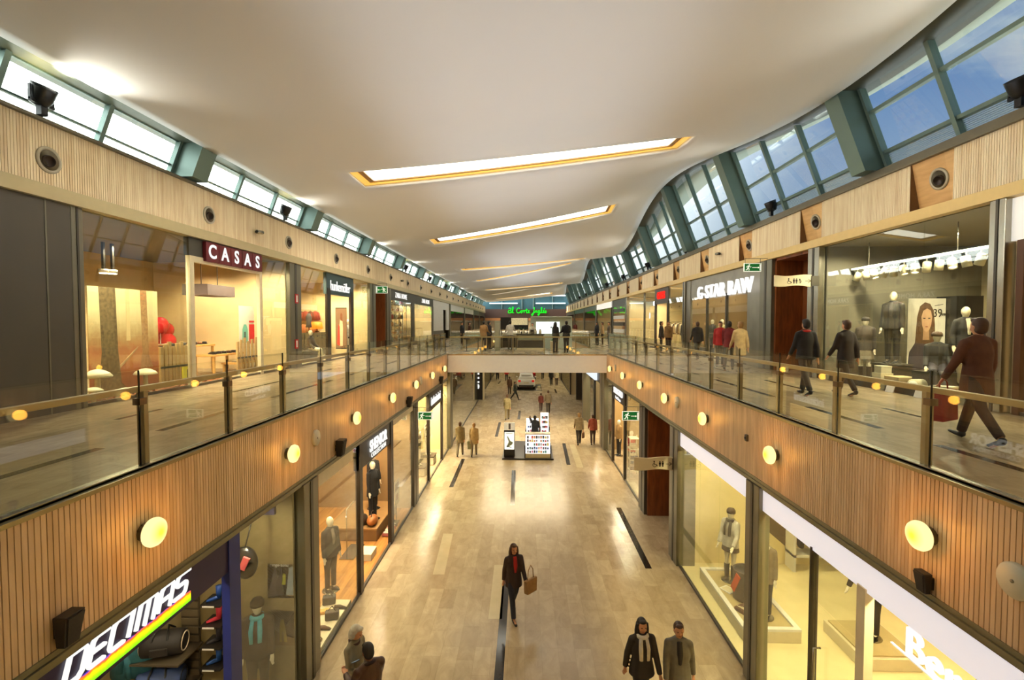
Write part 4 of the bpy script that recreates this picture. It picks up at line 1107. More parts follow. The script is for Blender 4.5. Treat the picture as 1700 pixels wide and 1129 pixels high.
exit_sign(624, 475, 643, 487, XUL + .1, 26.7, 'green exit sign on the left upper wall beside the timber niche', True)
exit_sign(1235, 437, 1264, 451, XUR - .12, 17.1, 'green exit sign on the right upper wall over the steel shop front')
def wc_sign(px0, px1, pyt, pyb, Y, label, XW, infant):
    a = onY(px0, pyb, Y); b = onY(px1, pyt, Y); W, H = b.x - a.x, b.z - a.z
    t = thing('restroom_sign', ((a.x + b.x) / 2, Y, a.z), label, 'restroom sign')
    n = 16; ol = []
    for i in range(n + 1):
        u = W * i / n; ol.append((u, .02 * math.sin(i / n * PI * 2 + .6) * -1.2 + (.03 if infant else 0) * (1 - i / n)))
    for i in range(n, -1, -1):
        u = W * i / n; ol.append((u, H - .02 * math.sin(i / n * PI * 2 - .4)))
    fn = lambda u, v, w: Vector((a.x + u, Y - w, a.z + v))
    flat(t, 'plate', [ol], M_PLATE, lambda u, v, w: fn(u, v, w - .05), .05)
    k = H * .46; y0 = H * .27; x = W * .36 if infant else W * .5
    wheel = [circ(x + k * .1, y0 + k * .9, k * .12), seg(x + k * .1, y0 + k * .75, x + k * .14, y0 + k * .4, k * .12), seg(x + k * .12, y0 + k * .42, x + k * .5, y0 + k * .4, k * .1), seg(x + k * .5, y0 + k * .4, x + k * .65, y0 + k * .08, k * .1)]
    ring = [seg(x + k * (.2 + .34 * math.cos(q)), y0 + k * (.3 + .34 * math.sin(q)), x + k * (.2 + .34 * math.cos(q + .5)), y0 + k * (.3 + .34 * math.sin(q + .5)), k * .07) for q in [2.2 + i * .5 for i in range(8)]]
    flat(t, 'wheelchair_mark', wheel + ring, M_ICON, fn, .006)
    flat(t, 'figure_mark', man(x + k * 1.1, y0, k) , M_ICON, fn, .006)
    flat(t, 'figure_mark', man(x + k * 1.6, y0, k), M_ICON, fn, .006)
    if infant: flat(t, 'infant_mark', [circ(x + k * 2.2, y0 + k * .8, k * .14), seg(x + k * 2.0, y0 + k * .5, x + k * 2.45, y0 + k * .55, k * .16), seg(x + k * 2.45, y0 + k * .5, x + k * 2.35, y0 + k * .15, k * .14), seg(x + k * 2.0, y0 + k * .12, x + k * 2.4, y0 + k * .12, k * .1)], M_ICON, fn, .006)
    xa = W * .82; flat(t, 'arrow', [seg(xa, H * .5, W * .97, H * .5, k * .09), seg(W * .97, H * .5, W * .9, H * .5 + k * .35, k * .09), seg(W * .97, H * .5, W * .9, H * .5 - k * .35, k * .09)], M_ICON, fn, .006)
    MB().box(b.x - .02, XW, Y - .03, Y + .05, a.z + .02, a.z + H - .02).build('bracket', M_GREYD, t)
wc_sign(1286, 1348, 457, 476, 14.2, 'pale wavy restroom sign projecting beside the upper timber niche', XUR - .13, True)
wc_sign(1053, 1117, 760, 780, 13.15, 'pale wavy restroom sign projecting beside the lower timber niche', XLR - .09, False)

# ---- shop name signs
def sign(name, loc, label, parts):
    t = thing(name, loc, label, 'sign')
    for p in parts: p(t)
    return t
# shoe shop tiles
t = thing('letter_tile_sign', (XUL + .06, 13.9, 8.13), 'row of five dark red tiles with white capital letters', 'sign')
M_TILE = mat((104, 22, 30), .35, 0, .05)
for i, ch in enumerate('CASAS'):
    y0 = 12.56 + i * .535
    tl = MB().box(XUL + .035, XUL + .13, y0, y0 + .515, 8.12, 8.63).build('tile', M_TILE, t, bevel=.008)
    text('letter', ch, M_SIGNW, .5, (XUL + .135, y0 + .257, 8.375), ROT_L, tl, .004, bold=.012, sx=.95)
t = thing('name_sign', (XUL + .04, 21.9, 7.9), 'pale lowercase name on the dark teal panel', 'sign')
text('lettering', 'hunkemöller', M_SIGNW, .62, (XUL + .04, 21.9, 8.12), ROT_L, t, .015, bold=.0, sx=.82, spacing=.9)
for i, (y, z) in enumerate(((32.6, 8.32), (40.6, 8.32))):
    t = thing('name_sign', (XUL + .04, y, 8.2), 'white capitals on the charcoal band over the homeware shelves, %s' % ('nearer of two' if i == 0 else 'farther of two'), 'sign')
    text('lettering', 'ZARA HOME', M_SIGNW, .48, (XUL + .04, y, z), ROT_L, t, .015, spacing=1.15)
t = thing('name_sign', (XUR - .1, 20.75, 7.55), 'big glowing white block letters on the steel shop front', 'sign')
for wd_, yy, ww in (('G-STAR', 21.95, 1.08), ('RAW', 18.95, 1.1)): text('word_lettering', wd_, emat((255, 252, 246), .62), .84, (XUR - .2, yy, 7.93), ROT_R, t, .05, bold=.004, sx=ww, spacing=1.06)
t = thing('name_sign', (XUR - .05, 30.45, 8.0), 'glowing red capitals on a dark panel above the doorway', 'sign')
text('lettering', 'GUESS', emat((255, 40, 30), .9), .62, (XUR - .06, 30.45, 8.25), ROT_R, t, .03, bold=.012, sx=.95)
# sports shop
t = thing('name_sign', (XLL + .04, 4.9, 3.25), 'slanted white capitals over a rainbow stripe on navy', 'sign')
GL = {'D': (.95, [[(0, 0), (0, 1), (.72, 1), (.9, .84), (.9, .16), (.74, 0), (0, 0), (0, .1)]]), 'E': (.9, [[(.86, 1), (.12, 1), (0, .86), (0, .14), (.12, 0), (.86, 0)], [(0, .5), (.74, .5)]]),
      'C': (.9, [[(.86, 1), (.12, 1), (0, .86), (0, .14), (.12, 0), (.86, 0)]]), 'I': (.24, [[(0, 0), (0, 1)]]), 'M': (1.25, [[(0, 0), (0, 1), (1.0, 1), (1.16, .86), (1.16, 0)], [(.58, 1), (.58, 0)]]),
      'A': (.98, [[(0, 0), (0, .84), (.14, 1), (.76, 1), (.9, .86), (.9, 0)], [(0, .42), (.9, .42)]]), 'S': (.95, [[(1.0, 1), (.12, 1), (0, .88), (0, .62), (.1, .52), (.8, .52), (.9, .42), (.9, .12), (.78, 0), (0, 0)]])}
xx = 0; kx, kz = .192, .235
for ch in 'DECIMAS':
    adv, sts = GL[ch]; polys = []
    for st in sts:
        for (u0, v0), (u1, v1) in zip(st, st[1:]):
            q = lambda u, v: (4.06 + (xx + u + v * .42) * kx, 3.395 + v * kz)
            a_, b_ = q(u0, v0), q(u1, v1); polys.append(seg(a_[0], a_[1], b_[0], b_[1], .036)); polys.append(circ(b_[0], b_[1], .018, 8))
    flat(t, 'letter', polys, M_SIGNW, lambda u, v, w: Vector((XLL + .032 + w, u, v)), .025)
    xx += adv + .26
def rainbow():
    m, nt, o = newmat('rainbow_print')
    b = N(nt, 'ShaderNodeBsdfPrincipled'); tc = N(nt, 'ShaderNodeTexCoord'); sp = N(nt, 'ShaderNodeSeparateXYZ')
    nt.links.new(tc.outputs['Object'], sp.inputs[0])
    ns = N(nt, 'ShaderNodeTexNoise'); ns.inputs['Scale'].default_value = 16; ns.inputs['Detail'].default_value = 4
    nt.links.new(tc.outputs['Object'], ns.inputs['Vector'])
    ma = N(nt, 'ShaderNodeMath', operation='MULTIPLY_ADD'); ma.inputs[1].default_value = .05; nt.links.new(ns.outputs['Fac'], ma.inputs[0]); nt.links.new(sp.outputs[2], ma.inputs[2])
    mr = N(nt, 'ShaderNodeMapRange'); mr.inputs['From Min'].default_value = 0.03; mr.inputs['From Max'].default_value = .155; nt.links.new(ma.outputs[0], mr.inputs['Value'])
    cr = N(nt, 'ShaderNodeValToRGB'); cr.color_ramp.interpolation = 'LINEAR'
    e = cr.color_ramp.elements; e[0].position = 0; e[0].color = lin((120, 220, 20)) + (1,); e[1].position = 1; e[1].color = lin((60, 40, 160)) + (1,)
    for p, c in ((.35, (190, 250, 10)), (.5, (250, 230, 20)), (.66, (245, 140, 20)), (.8, (235, 90, 40)), (.9, (90, 60, 170))):
        q = e.new(p); q.color = lin(c) + (1,)
    nt.links.new(mr.outputs[0], cr.inputs['Fac']); nt.links.new(cr.outputs[0], b.inputs['Base Color']); nt.links.new(cr.outputs[0], b.inputs['Emission Color']); b.inputs['Emission Strength'].default_value = .7
    nt.links.new(b.outputs[0], o.inputs[0]); return m
n = 40; ol = [(4.12 + 1.52 * i / n, .0 if i < 30 else .0) for i in range(n + 1)]
rnd = random.Random(3)
top = [(4.12 + 1.52 * i / n, .118 + rnd.uniform(-.008, .008)) for i in range(n, -1, -1)]
flat(t, 'rainbow_stripe', [ol + top], rainbow(), lambda u, v, w: Vector((XLL + .032 + w, u, 3.245 + v)), .006)
# menswear
t = thing('name_sign', (XLL + .04, 12.9, 3.0), 'white serif capitals on the black panel over the menswear doorway', 'sign')
text('lettering', 'SHENIOR', M_SIGNW, .40, (XLL + .05, 12.9, 3.36), ROT_L, t, .01, bold=.012, sx=.9)
text('small_lettering', 'COLLECTION', M_SIGNW, .17, (XLL + .05, 12.9, 3.12), ROT_L, t, .008, sx=1.1, spacing=1.15)
t = thing('name_sign', (XLL + .04, 21.3, 3.1), 'glowing white lowercase name on the dark band over the underwear doorway', 'sign')
text('lettering', 'intimissimi', M_SIGNW, .52, (XLL + .05, 21.2, 3.22), ROT_L, t, .01, bold=.008)
# youth
t = thing('name_sign', (XLR - .02, 4.6, 2.9), 'large glowing white letters hanging under the white band', 'sign')
text('lettering', 'Bershka', emat((255, 253, 246), .62), .47, (XLR - .01, 4.48, 3.06), ROT_R, t, .025, bold=-.004, sx=1.0)
MB().box(XLR - .005, XLR + .02, 3.4, 5.45, 2.885, 2.90).build('rail', M_LITW, t)
t = thing('name_sign', (XLR - .04, 21.3, 3.2), 'white capitals on the black band beside the bridge on the right', 'sign')
text('lettering', 'SPRINGFIELD', M_SIGNW, .36, (XLR - .05, 21.3, 3.45), ROT_R, t, .01, bold=.008, sx=.98)
text('small_lettering', 'Man & Woman', M_SIGNW, .19, (XLR - .05, 21.3, 3.17), ROT_R, t, .006)
t = thing('name_sign', (XLR - .04, 28.5, 3.3), 'white lit box sign under the bridge on the right', 'sign')
MB().box(XLR - .16, XLR - .03, 27.6, 31.6, 3.25, 3.75).build('light_box', emat((240, 248, 255), .55), t)
# totem under the bridge
Yt = 41.0
t = thing('totem_sign', (-4.3, Yt, 0), 'black upright totem with white lettering running up it, beyond the bridge', 'totem')
MB().box(-4.85, -3.65, Yt, Yt + .5, 0, 4.0).build('slab', M_BLACK, t)
text('lettering', 'smart', M_SIGNW, 1.25, (-4.3, Yt - .02, 2.35), (PI / 2, -PI / 2, 0), t, .01, bold=.02)
MB().box(-3.62, -3.5, Yt, Yt + .5, 0, 4.0).build('side_strip', M_CREAM, t)
t = thing('totem_sign', (4.2, 41, 0), 'dark upright totem with a pale plate, beyond the bridge on the right', 'totem')
MB().box(4.35, 4.85, 41, 41.4, 0, 4.0).build('slab', M_DKPORT, t)
MB().box(3.95, 5.05, 40.95, 41, 2.9, 3.45).build('plate', M_PLATE, t)
# green neon script at the end of the upper mall
def neon():
    S = []
    # strokes in letter units, x to the right, y up
    S.append([(0.9, .55), (.5, .6), (.25, .35), (.35, .1), (.8, .1), (1.05, .3), (.9, .55), (.95, .95), (.65, 1.15), (.35, .9)])          # E loop
    S.append([(1.15, .1), (1.45, .6), (1.5, 1.3), (1.32, 1.3), (1.3, .5), (1.45, .08), (1.7, .15)])                                    # l
    S.append([(3.15, .95), (2.85, 1.15), (2.5, .9), (2.35, .5), (2.55, .12), (3.0, .1), (3.3, .35)])                                   # C
    S.append([(3.3, .35), (3.5, .55), (3.75, .5), (3.8, .2), (3.55, .08), (3.38, .25), (3.5, .5), (3.9, .48), (4.1, .55)])             # o
    S.append([(4.1, .55), (4.25, .65), (4.25, .1), (4.3, .45), (4.55, .6), (4.7, .5)])                                                 # r
    S.append([(4.7, .5), (4.9, .95), (4.85, .2), (5.0, .08), (5.2, .2)]); S.append([(4.65, .68), (5.15, .7)])                         # t
    S.append([(5.2, .3), (5.5, .38), (5.55, .58), (5.35, .6), (5.25, .35), (5.4, .1), (5.75, .2)])                                     # e
    S.append([(6.55, 1.15), (6.9, 1.2), (6.75, .6), (6.6, -.1), (6.3, -.5), (6.1, -.3), (6.4, .0), (6.9, .2)])                          # I like a tall loop
    S.append([(6.9, .2), (7.05, .55), (7.05, .1), (7.15, .45), (7.4, .58), (7.45, .15), (7.65, .15)])                                 # n
    S.append([(8.15, .5), (7.9, .58), (7.72, .35), (7.85, .12), (8.1, .3), (8.18, .55), (8.1, -.2), (7.85, -.45), (7.7, -.25), (8.2, .05), (8.5, .2)])   # g
    S.append([(8.5, .2), (8.7, .6), (8.72, 1.25), (8.55, 1.2), (8.58, .3), (8.75, .08), (8.95, .2)])                                    # l
    S.append([(8.95, .3), (9.25, .38), (9.28, .58), (9.1, .6), (9.0, .35), (9.15, .1), (9.45, .2)])                                    # e
    S.append([(9.25, .8), (9.45, 1.0)])
    S.append([(9.45, .2), (9.75, .62), (9.85, .3), (9.75, .08), (9.5, .12)])                                                            # s
    return S
t = thing('neon_sign', (0.2, YE - .3, 9.0), 'green glowing handwritten script on the brown fascia at the far end', 'sign')
a = onY(842, 515, YE - .35); b = onY(908, 515, YE - .35); kx = (b.x - a.x) / 10
mb = MB()
for st in neon():
    mb.tube([Vector((a.x + x * kx, YE - .35, a.z - .3 + (y - .35) * kx * 1.25)) for x, y in st], .085, 6)
mb.build('script_tube', emat((20, 240, 40), .8), t)
MB().box(a.x + .2, b.x - .2, YE - .3, YE - .26, a.z - .25, a.z - .1).build('mounting_rail', M_DARK, t)

# ---------------- devices on the timber faces
M_RND = mat((206, 200, 176), .5, 0, .02)
for s, X, pts, nm in ((1, XVL, ((523, 727), (698, 632)), 'left'), (-1, XVR, ((1690, 965), (1125, 668), (1022, 611)), 'right')):
    for i, (px, py) in enumerate(pts):
        p = onX(px, py, X)
        t = thing('round_cover', p, 'unlit round pale disc on the %s timber face, %s from the near end' % (nm, ORD[i]), 'wall disc', 'unlit pale discs on the timber')
        MB().lathe([(.15, -.02), (.15, .03), (.14, .045), (0, .047)], p, (s, 0, 0), 28).build('cover', M_RND, t)
        MB().lathe([(.016, .04), (.016, .052), (0, .053)], p, (s, 0, 0), 10).build('button', M_GREY, t)
M_SPK = mat((26, 24, 23), .45, 0, .08)
def speaker(px, py, X, s, label, k=1.0):
    p = onX(px, py, X)
    t = thing('speaker', p, label, 'speaker', 'black speakers low on the timber faces')
    h, w, d = .34 * k, .22 * k, .19 * k
    Rt = Matrix.Rotation(.0, 3, 'Z')
    def q(u, v, dd): return p + Vector((s * dd, v, u))
    MB().hexa([q(-h / 2, -w * .36, .03), q(-h / 2, -w * .36, d * .72), q(-h / 2, w * .36, d * .72), q(-h / 2, w * .36, .03), q(h / 2, -w / 2, .03), q(h / 2, -w / 2, d), q(h / 2, w / 2, d), q(h / 2, w / 2, .03)]).build('cabinet', M_SPK, t, bevel=.008)
    MB().hexa([q(-h * .45, -w * .3, d * .73), q(-h * .45, -w * .3, d * .73 + .012), q(-h * .45, w * .3, d * .73 + .012), q(-h * .45, w * .3, d * .73), q(h * .44, -w * .42, d * .98), q(h * .44, -w * .42, d * .98 + .012), q(h * .44, w * .42, d * .98 + .012), q(h * .44, w * .42, d * .98)]).build('grille', mat((40, 37, 35), .7, 0, .2, 80), t)
    MB().box(p.x - s * .03, p.x + s * .04, p.y - .05, p.y + .05, p.z - .06, p.z + .06).build('bracket', M_SPK, t)
speaker(98, 1043, XVL, 1, 'black speaker at the near end of the left timber face', .8)
speaker(558, 743, XVL, 1, 'small black speaker on the left timber face, second from the near end')
speaker(675, 667, XVL, 1, 'small black speaker on the left timber face, third from the near end')
speaker(729, 631, XVL, 1, 'small black speaker on the left timber face, just before the bridge')
speaker(1544, 966, XVR, -1, 'black wedge speaker at the near end of the right timber face', .62)
p = onX(1241, 727, XVR)
t = thing('sensor', p, 'tiny dark box on the right timber face between two lamps', 'sensor')
MB().box(p.x + .02, p.x - .04, p.y - .04, p.y + .04, p.z - .06, p.z + .06).build('case', M_GREYD, t, bevel=.01)
MB().lathe([(.02, .04), (.02, .055), (0, .056)], p, (-1, 0, 0), 10).build('lens', M_BLACK, t)
# air nozzles
M_NRING = mat((186, 178, 156), .35, .5, .05)
M_NIN = mat((128, 118, 98), .4, .6, .06)
def nozzle(p, ax, s, label, grp):
    t = thing('air_nozzle', p, label, 'air nozzle', grp)
    MB().lathe([(.225, -.004), (.225, .025), (.2, .035), (.175, .03), (.17, .005)], p, ax, 32).build('ring', M_NRING, t)
    MB().lathe([(.172, .028), (.15, .016), (.11, .008), (.06, .004), (0, .003)], p, ax, 28).build('bowl', M_NIN, t)
    a2 = (Vector(ax) + Vector((0, -.35, -.25))).normalized()
    c = Vector(p) + Vector(ax) * .045 + Vector((0, -.04, -.03))
    MB().lathe([(.1, -.03), (.105, .0), (.095, .03), (.085, .03), (.08, -.0), (0, -.01)], c, a2, 22).build('jet', mat((52, 40, 32), .4, .3, .08), t)
for i in range(NL - 1):
    nozzle((XUL + .12, lnozY(i), 9.33), (1, 0, 0), 1, 'round metal air nozzle on the left upper timber band, %s from the near end' % ORD[i], 'air nozzles along the left band')
for i in range(NR - 1):
    nozzle((XUR - .12 + .115, nozY(i) , 9.5), Vector((-1, 0, -.2)).normalized(), -1, 'round metal air nozzle on its tilted board at the right, %s from the near end' % ORD[i], 'air nozzles along the right band')
# cameras
def cctv(px, py, X, s, label):
    p = onX(px, py, X)
    t = thing('security_camera', p, label, 'security camera', 'small security cameras on the timber bands')
    MB().box(p.x - s * .01, p.x + s * .1, p.y - .03, p.y + .03, p.z - .03, p.z + .03).build('arm', M_GREY, t)
    MB().tube([(p.x + s * .13, p.y - .18, p.z - .03), (p.x + s * .13, p.y + .12, p.z)], .06, 14).build('case', M_STEEL, t)
    MB().tube([(p.x + s * .13, p.y - .185, p.z - .031), (p.x + s * .13, p.y - .2, p.z - .033)], .045, 14).build('lens', M_BLACK, t)
cctv(425, 385, XUL + .12, 1, 'small grey security camera on the left timber band, nearest one')
cctv(665, 466, XUL + .12, 1, 'small grey security camera on the left timber band, second one')
cctv(1196, 421, XUR - .12, -1, 'small grey security camera on the right timber band')
# fire points on the left pillar
for i, (px, py) in enumerate(((492, 496), (492, 571))):
    p = onX(px, py, XUL + .08)
    t = thing('fire_notice', p, 'small red and white fire notice on the left grey pillar, %s' % ('upper of two' if i == 0 else 'lower of two'), 'notice')
    MB().box(p.x, p.x + .02, p.y - .12, p.y + .12, p.z - .17, p.z + .17).build('plate', mat((188, 30, 30), .4, 0, .03), t)
    MB().box(p.x + .02, p.x + .026, p.y - .05, p.y + .05, p.z - .12, p.z + .12).build('symbol', M_WHITE, t)
# ================================================================ goods inside the shops
def cl(*c): return mat(c, .75, 0, .14, 9)
def mq(px, py, z, rz, label, h=1.78, **kw):
    """mannequin standing where the photo shows its feet, on a surface at height z"""
    p = onZ(px, py, z)
    return mqp((p.x, p.y, z), rz, label, h, **kw)
def mqp(loc, rz, label, h=1.78, base=True, **kw):
    r, info = figure('mannequin', loc, rz, label, 'mannequin', h=h, mannequin=True, shoes=kw.pop('shoes', False), group=kw.pop('group', None), **kw)
    if base:
        o = MB().lathe([(.2, 0), (.2, .012), (.17, .018), (0, .02)], (0, 0, 0), (0, 0, 1), 24).build('base_plate', M_STEEL)
        o.parent = r
    return r
def table(loc, sx, sy, h, m, label, rz=0, leg=.06):
    t = thing('display_table', (0, 0, 0), label, 'table')
    MB().box(-sx / 2, sx / 2, -sy / 2, sy / 2, h - .06, h).build('tabletop', m, t, bevel=.006)
    for a in (-1, 1):
        for b in (-1, 1):
            MB().box(a * (sx / 2 - leg) - leg / 2, a * (sx / 2 - leg) + leg / 2, b * (sy / 2 - leg) - leg / 2, b * (sy / 2 - leg) + leg / 2, 0, h - .06).build('leg', m, t)
    t.location = loc; t.rotation_euler = (0, 0, rz); return t
def shoe(loc, rz, m, label, group, k=1.0, boot=False):
    t = thing('boot' if boot else 'shoe', (0, 0, 0), label, 'boot' if boot else 'shoe', group)
    mb = MB().tube([(0, .11 * k, .05 * k), (0, .03 * k, .05 * k), (0, -.08 * k, .04 * k), (0, -.15 * k, .03 * k)], [(.035 * k, .04 * k), (.042 * k, .045 * k), (.045 * k, .032 * k), (.03 * k, .02 * k)], 10)
    if boot: mb.tube([(0, .08 * k, .05 * k), (0, .08 * k, .18 * k), (0, .085 * k, .3 * k)], [(.045 * k, .05 * k), (.048 * k, .055 * k), (.055 * k, .065 * k)], 10)
    mb.build('upper', m, t); MB().tube([(0, .13 * k, .008 * k), (0, 0, .008 * k), (0, -.16 * k, .008 * k)], [(.036 * k, .01 * k), (.046 * k, .01 * k), (.032 * k, .01 * k)], 10).build('sole', M_BLACK, t)
    t.location = loc; t.rotation_euler = (0, 0, rz); return t
def duffel(loc, rz, L, r, m, trim, label):
    t = thing('duffel_bag', (0, 0, 0), label, 'bag')
    MB().tube([(-L / 2, 0, r), (-L * .46, 0, r), (-L * .2, 0, r * 1.02), (L * .2, 0, r * 1.02), (L * .46, 0, r), (L / 2, 0, r)], [(r * .8, r * .75), (r, r * .95), (r * 1.05, r), (r * 1.05, r), (r, r * .95), (r * .8, r * .75)], 20).build('body', m, t)
    for s in (-1, 1):
        MB().tube([(s * L / 2, r * .75 * math.cos(q), r + r * .72 * math.sin(q)) for q in [2 * PI * i / 16 for i in range(16)]], .012, 6, closed=True).build('piping', trim, t)
        MB().tube([(s * L * .18, -r * 1.02, r * .8), (s * L * .18, -r * .7, r * 1.85), (s * L * .12, 0, r * 2.5), (s * L * .18, r * .7, r * 1.85)], .016, 6).build('strap', M_BLACK, t)
    MB().box(-L * .22, L * .22, -r * 1.1, -r * .9, r * .45, r * 1.15).build('pocket', trim if False else m, t, bevel=.02)
    t.location = loc; t.rotation_euler = (0, 0, rz); return t
def garment(loc, rz, m, label, group=None, L=.7, w=.44, sleeve=True, name='hanging_garment'):
    """garment on a hanger, hook at loc"""
    t = thing(name, (0, 0, 0), label, 'clothes', group)
    mb = MB().tube([(0, 0, -.1), (0, 0, -.16), (0, 0, -.3), (0, 0, -.1 - L)], [(.06, .04), (w * .45, .06), (w * .46, .075), (w * .52, .08)], 14)
    if sleeve:
        for s in (-1, 1): mb.tube([(s * w * .4, 0, -.17), (s * w * .56, 0, -.4), (s * w * .6, .01, -.17 - L * .78)], [.06, .055, .045], 8)
    mb.build('cloth', m, t)
    MB().tube([(0, 0, 0), (.02, 0, -.03), (0, 0, -.09)], .006, 6).tube([(-w * .42, 0, -.155), (0, 0, -.09), (w * .42, 0, -.155)], .008, 6).build('hanger', M_STEEL, t)
    t.location = loc; t.rotation_euler = (0, 0, rz); return t
def box_thing(name, x0, x1, y0, y1, z0, z1, m, label, cat='box', group=None, lid=None):
    t = thing(name, ((x0 + x1) / 2, (y0 + y1) / 2, z0), label, cat, group)
    zz = z1 - (z1 - z0) * .25
    MB().box(x0, x1, y0, y1, z0, zz).build('body', m, t, bevel=.004)
    MB().box(x0 - .006, x1 + .006, y0 - .006, y1 + .006, zz, z1).build('lid', lid or m, t, bevel=.004)
    return t
def poster(name, c, w, h, face, base, shapes, label, frame=None, cat='poster'):
    """flat printed sheet: face 'C' looks to the camera end, 'L'/'R' along x; shapes = [(poly in 0..1, material)]"""
    t = thing(name, c, label, cat)
    c = Vector(c)
    if face == 'C': fn = lambda u, v, d: c + Vector(((u - .5) * w, -d, (v - .5) * h))
    elif face == 'L': fn = lambda u, v, d: c + Vector((d, (u - .5) * w, (v - .5) * h))
    else: fn = lambda u, v, d: c + Vector((-d, (.5 - u) * w, (v - .5) * h))
    flat(t, 'sheet', [[(0, 0), (1, 0), (1, 1), (0, 1)]], base, lambda u, v, d: fn(u, v, d - .012), .012)
    for i, (nm, poly, m) in enumerate(shapes):
        flat(t, nm, [poly], m, fn, .002 + .0012 * i)
    if frame:
        flat(t, 'frame', [[(-.02, -.02), (1.02, -.02), (1.02, 0), (-.02, 0)], [(-.02, 1), (1.02, 1), (1.02, 1.02), (-.02, 1.02)], [(-.02, 0), (0, 0), (0, 1), (-.02, 1)], [(1, 0), (1.02, 0), (1.02, 1), (1, 1)]], frame, lambda u, v, d: fn(u, v, d - .014), .02)
    return t
def lamp_strip(x, y, z, L, along='y', label='', name='strip_light'):
    t = thing(name, (x, y, z), label, 'light')
    if along == 'y':
        MB().box(x - .06, x + .06, y - L / 2, y + L / 2, z, z + .06).build('housing', M_WHITE, t); MB().box(x - .045, x + .045, y - L / 2 + .03, y + L / 2 - .03, z - .012, z).build('diffuser', emat((255, 240, 205), 5), t)
    return t
# ---------------- shoe shop
def forestmat():
    m, nt, o = newmat('forest_print')
    b = N(nt, 'ShaderNodeBsdfPrincipled'); b.inputs['Roughness'].default_value = .5
    tc = N(nt, 'ShaderNodeTexCoord'); sp = N(nt, 'ShaderNodeSeparateXYZ'); nt.links.new(tc.outputs['Object'], sp.inputs[0])
    mr = N(nt, 'ShaderNodeMapRange'); mr.inputs['From Min'].default_value = -1.2; mr.inputs['From Max'].default_value = 1.2; nt.links.new(sp.outputs[2], mr.inputs['Value'])
    n1 = N(nt, 'ShaderNodeTexNoise'); n1.inputs['Scale'].default_value = 7; n1.inputs['Detail'].default_value = 6; n1.inputs['Roughness'].default_value = .7
    nt.links.new(tc.outputs['Object'], n1.inputs['Vector'])
    ad = N(nt, 'ShaderNodeMath', operation='MULTIPLY_ADD'); ad.inputs[1].default_value = .22; nt.links.new(n1.outputs['Fac'], ad.inputs[0]); nt.links.new(mr.outputs[0], ad.inputs[2])
    cr = N(nt, 'ShaderNodeValToRGB'); e = cr.color_ramp.elements
    e[0].position = .0; e[0].color = lin((120, 66, 34)) + (1,); e[1].position = 1.0; e[1].color = lin((232, 214, 160)) + (1,)
    for p, c in ((.2, (150, 84, 48)), (.36, (176, 104, 62)), (.42, (204, 150, 96)), (.52, (190, 122, 78)), (.62, (190, 150, 100)), (.78, (222, 200, 148)), (.9, (232, 216, 168))):
        q = e.new(p); q.color = lin(c) + (1,)
    nt.links.new(ad.outputs[0], cr.inputs['Fac']); nt.links.new(cr.outputs[0], b.inputs['Base Color']); nt.links.new(b.outputs[0], o.inputs[0]); return m
XF = -9.25
yA, yB = YX(146, XF), YX(262, XF)
cF = Vector((XF, (yA + yB) / 2, F2 + 1.2))
M_BARK = mat((112, 92, 58), .8, 0, .35, 14); M_BARK2 = mat((170, 128, 82), .8, 0, .2, 14)
poster('backdrop', cF, yB - yA, 2.4, 'L', forestmat(), [
    ('printed_trunk', [(.10, 0), (.56, 0), (.42, .1), (.38, .4), (.36, 1), (.14, 1), (.16, .4)], M_BARK),
    ('printed_trunk', [(.70, .22), (.90, .22), (.84, .34), (.82, 1), (.72, 1), (.74, .4)], M_BARK2),
    ('printed_trunk', [(.50, .5), (.56, .5), (.56, 1), (.51, 1)], mat((232, 204, 150), .8, 0, .05)),
    ('printed_branch', [(.40, .24), (.66, .42), (.67, .44), (.40, .27)], mat((196, 164, 120), .8, 0, .1))],
    'tall forest photo backdrop with autumn leaves in the shoe shop window', cat='backdrop')
def mushroom(px, py, z, r, h, X, label):
    p = onX(px, py, X); p.z = F2 + .012
    t = thing('mushroom', p, label, 'mushroom', 'giant mushroom props in the shoe shop window')
    MB().lathe([(.05 * r / .2, 0), (.04 * r / .2, h * .4), (.035 * r / .2, h * .8)], p, (0, 0, 1), 14).build('stem', mat((206, 190, 150), .6, 0, .05), t)
    MB().lathe([(.03, h * .78), (r * .96, h * .76), (r, h * .79), (r * .8, h * .9), (r * .4, h * 1.0), (0, h * 1.04)], p, (0, 0, 1), 24).build('cap', mat((230, 216, 180), .5, 0, .05), t)
mushroom(162, 640, 0, .26, .62, -8.85, 'large cream mushroom prop at the near end of the shoe shop window')
mushroom(155, 655, 0, .17, .30, -8.65, 'short mushroom prop in front of the largest mushroom')
mushroom(242, 640, 0, .24, .52, -8.9, 'large cream mushroom prop right of the forest trunk')
mushroom(207, 645, 0, .14, .18, -8.75, 'small low mushroom prop among the leaves')
lf = MB(); rnd = random.Random(5)
for _ in range(520):
    x, y = rnd.uniform(-9.15, -8.5), rnd.uniform(9.4, 13.6)
    lf.cbox((x, y, F2 + .03 + rnd.uniform(0, .035)), .07, .05, .004, rnd.uniform(0, 6), rnd.uniform(-.5, .5), rnd.uniform(-.5, .5))
tag(lf.build('leaf_litter', mat((150, 86, 40), .8, 0, .5, 30)), 'scattered autumn leaves on the shoe shop window floor', 'leaves', kind='stuff')
M_STAKE = mat((190, 160, 106), .6, 0, .12, 8)
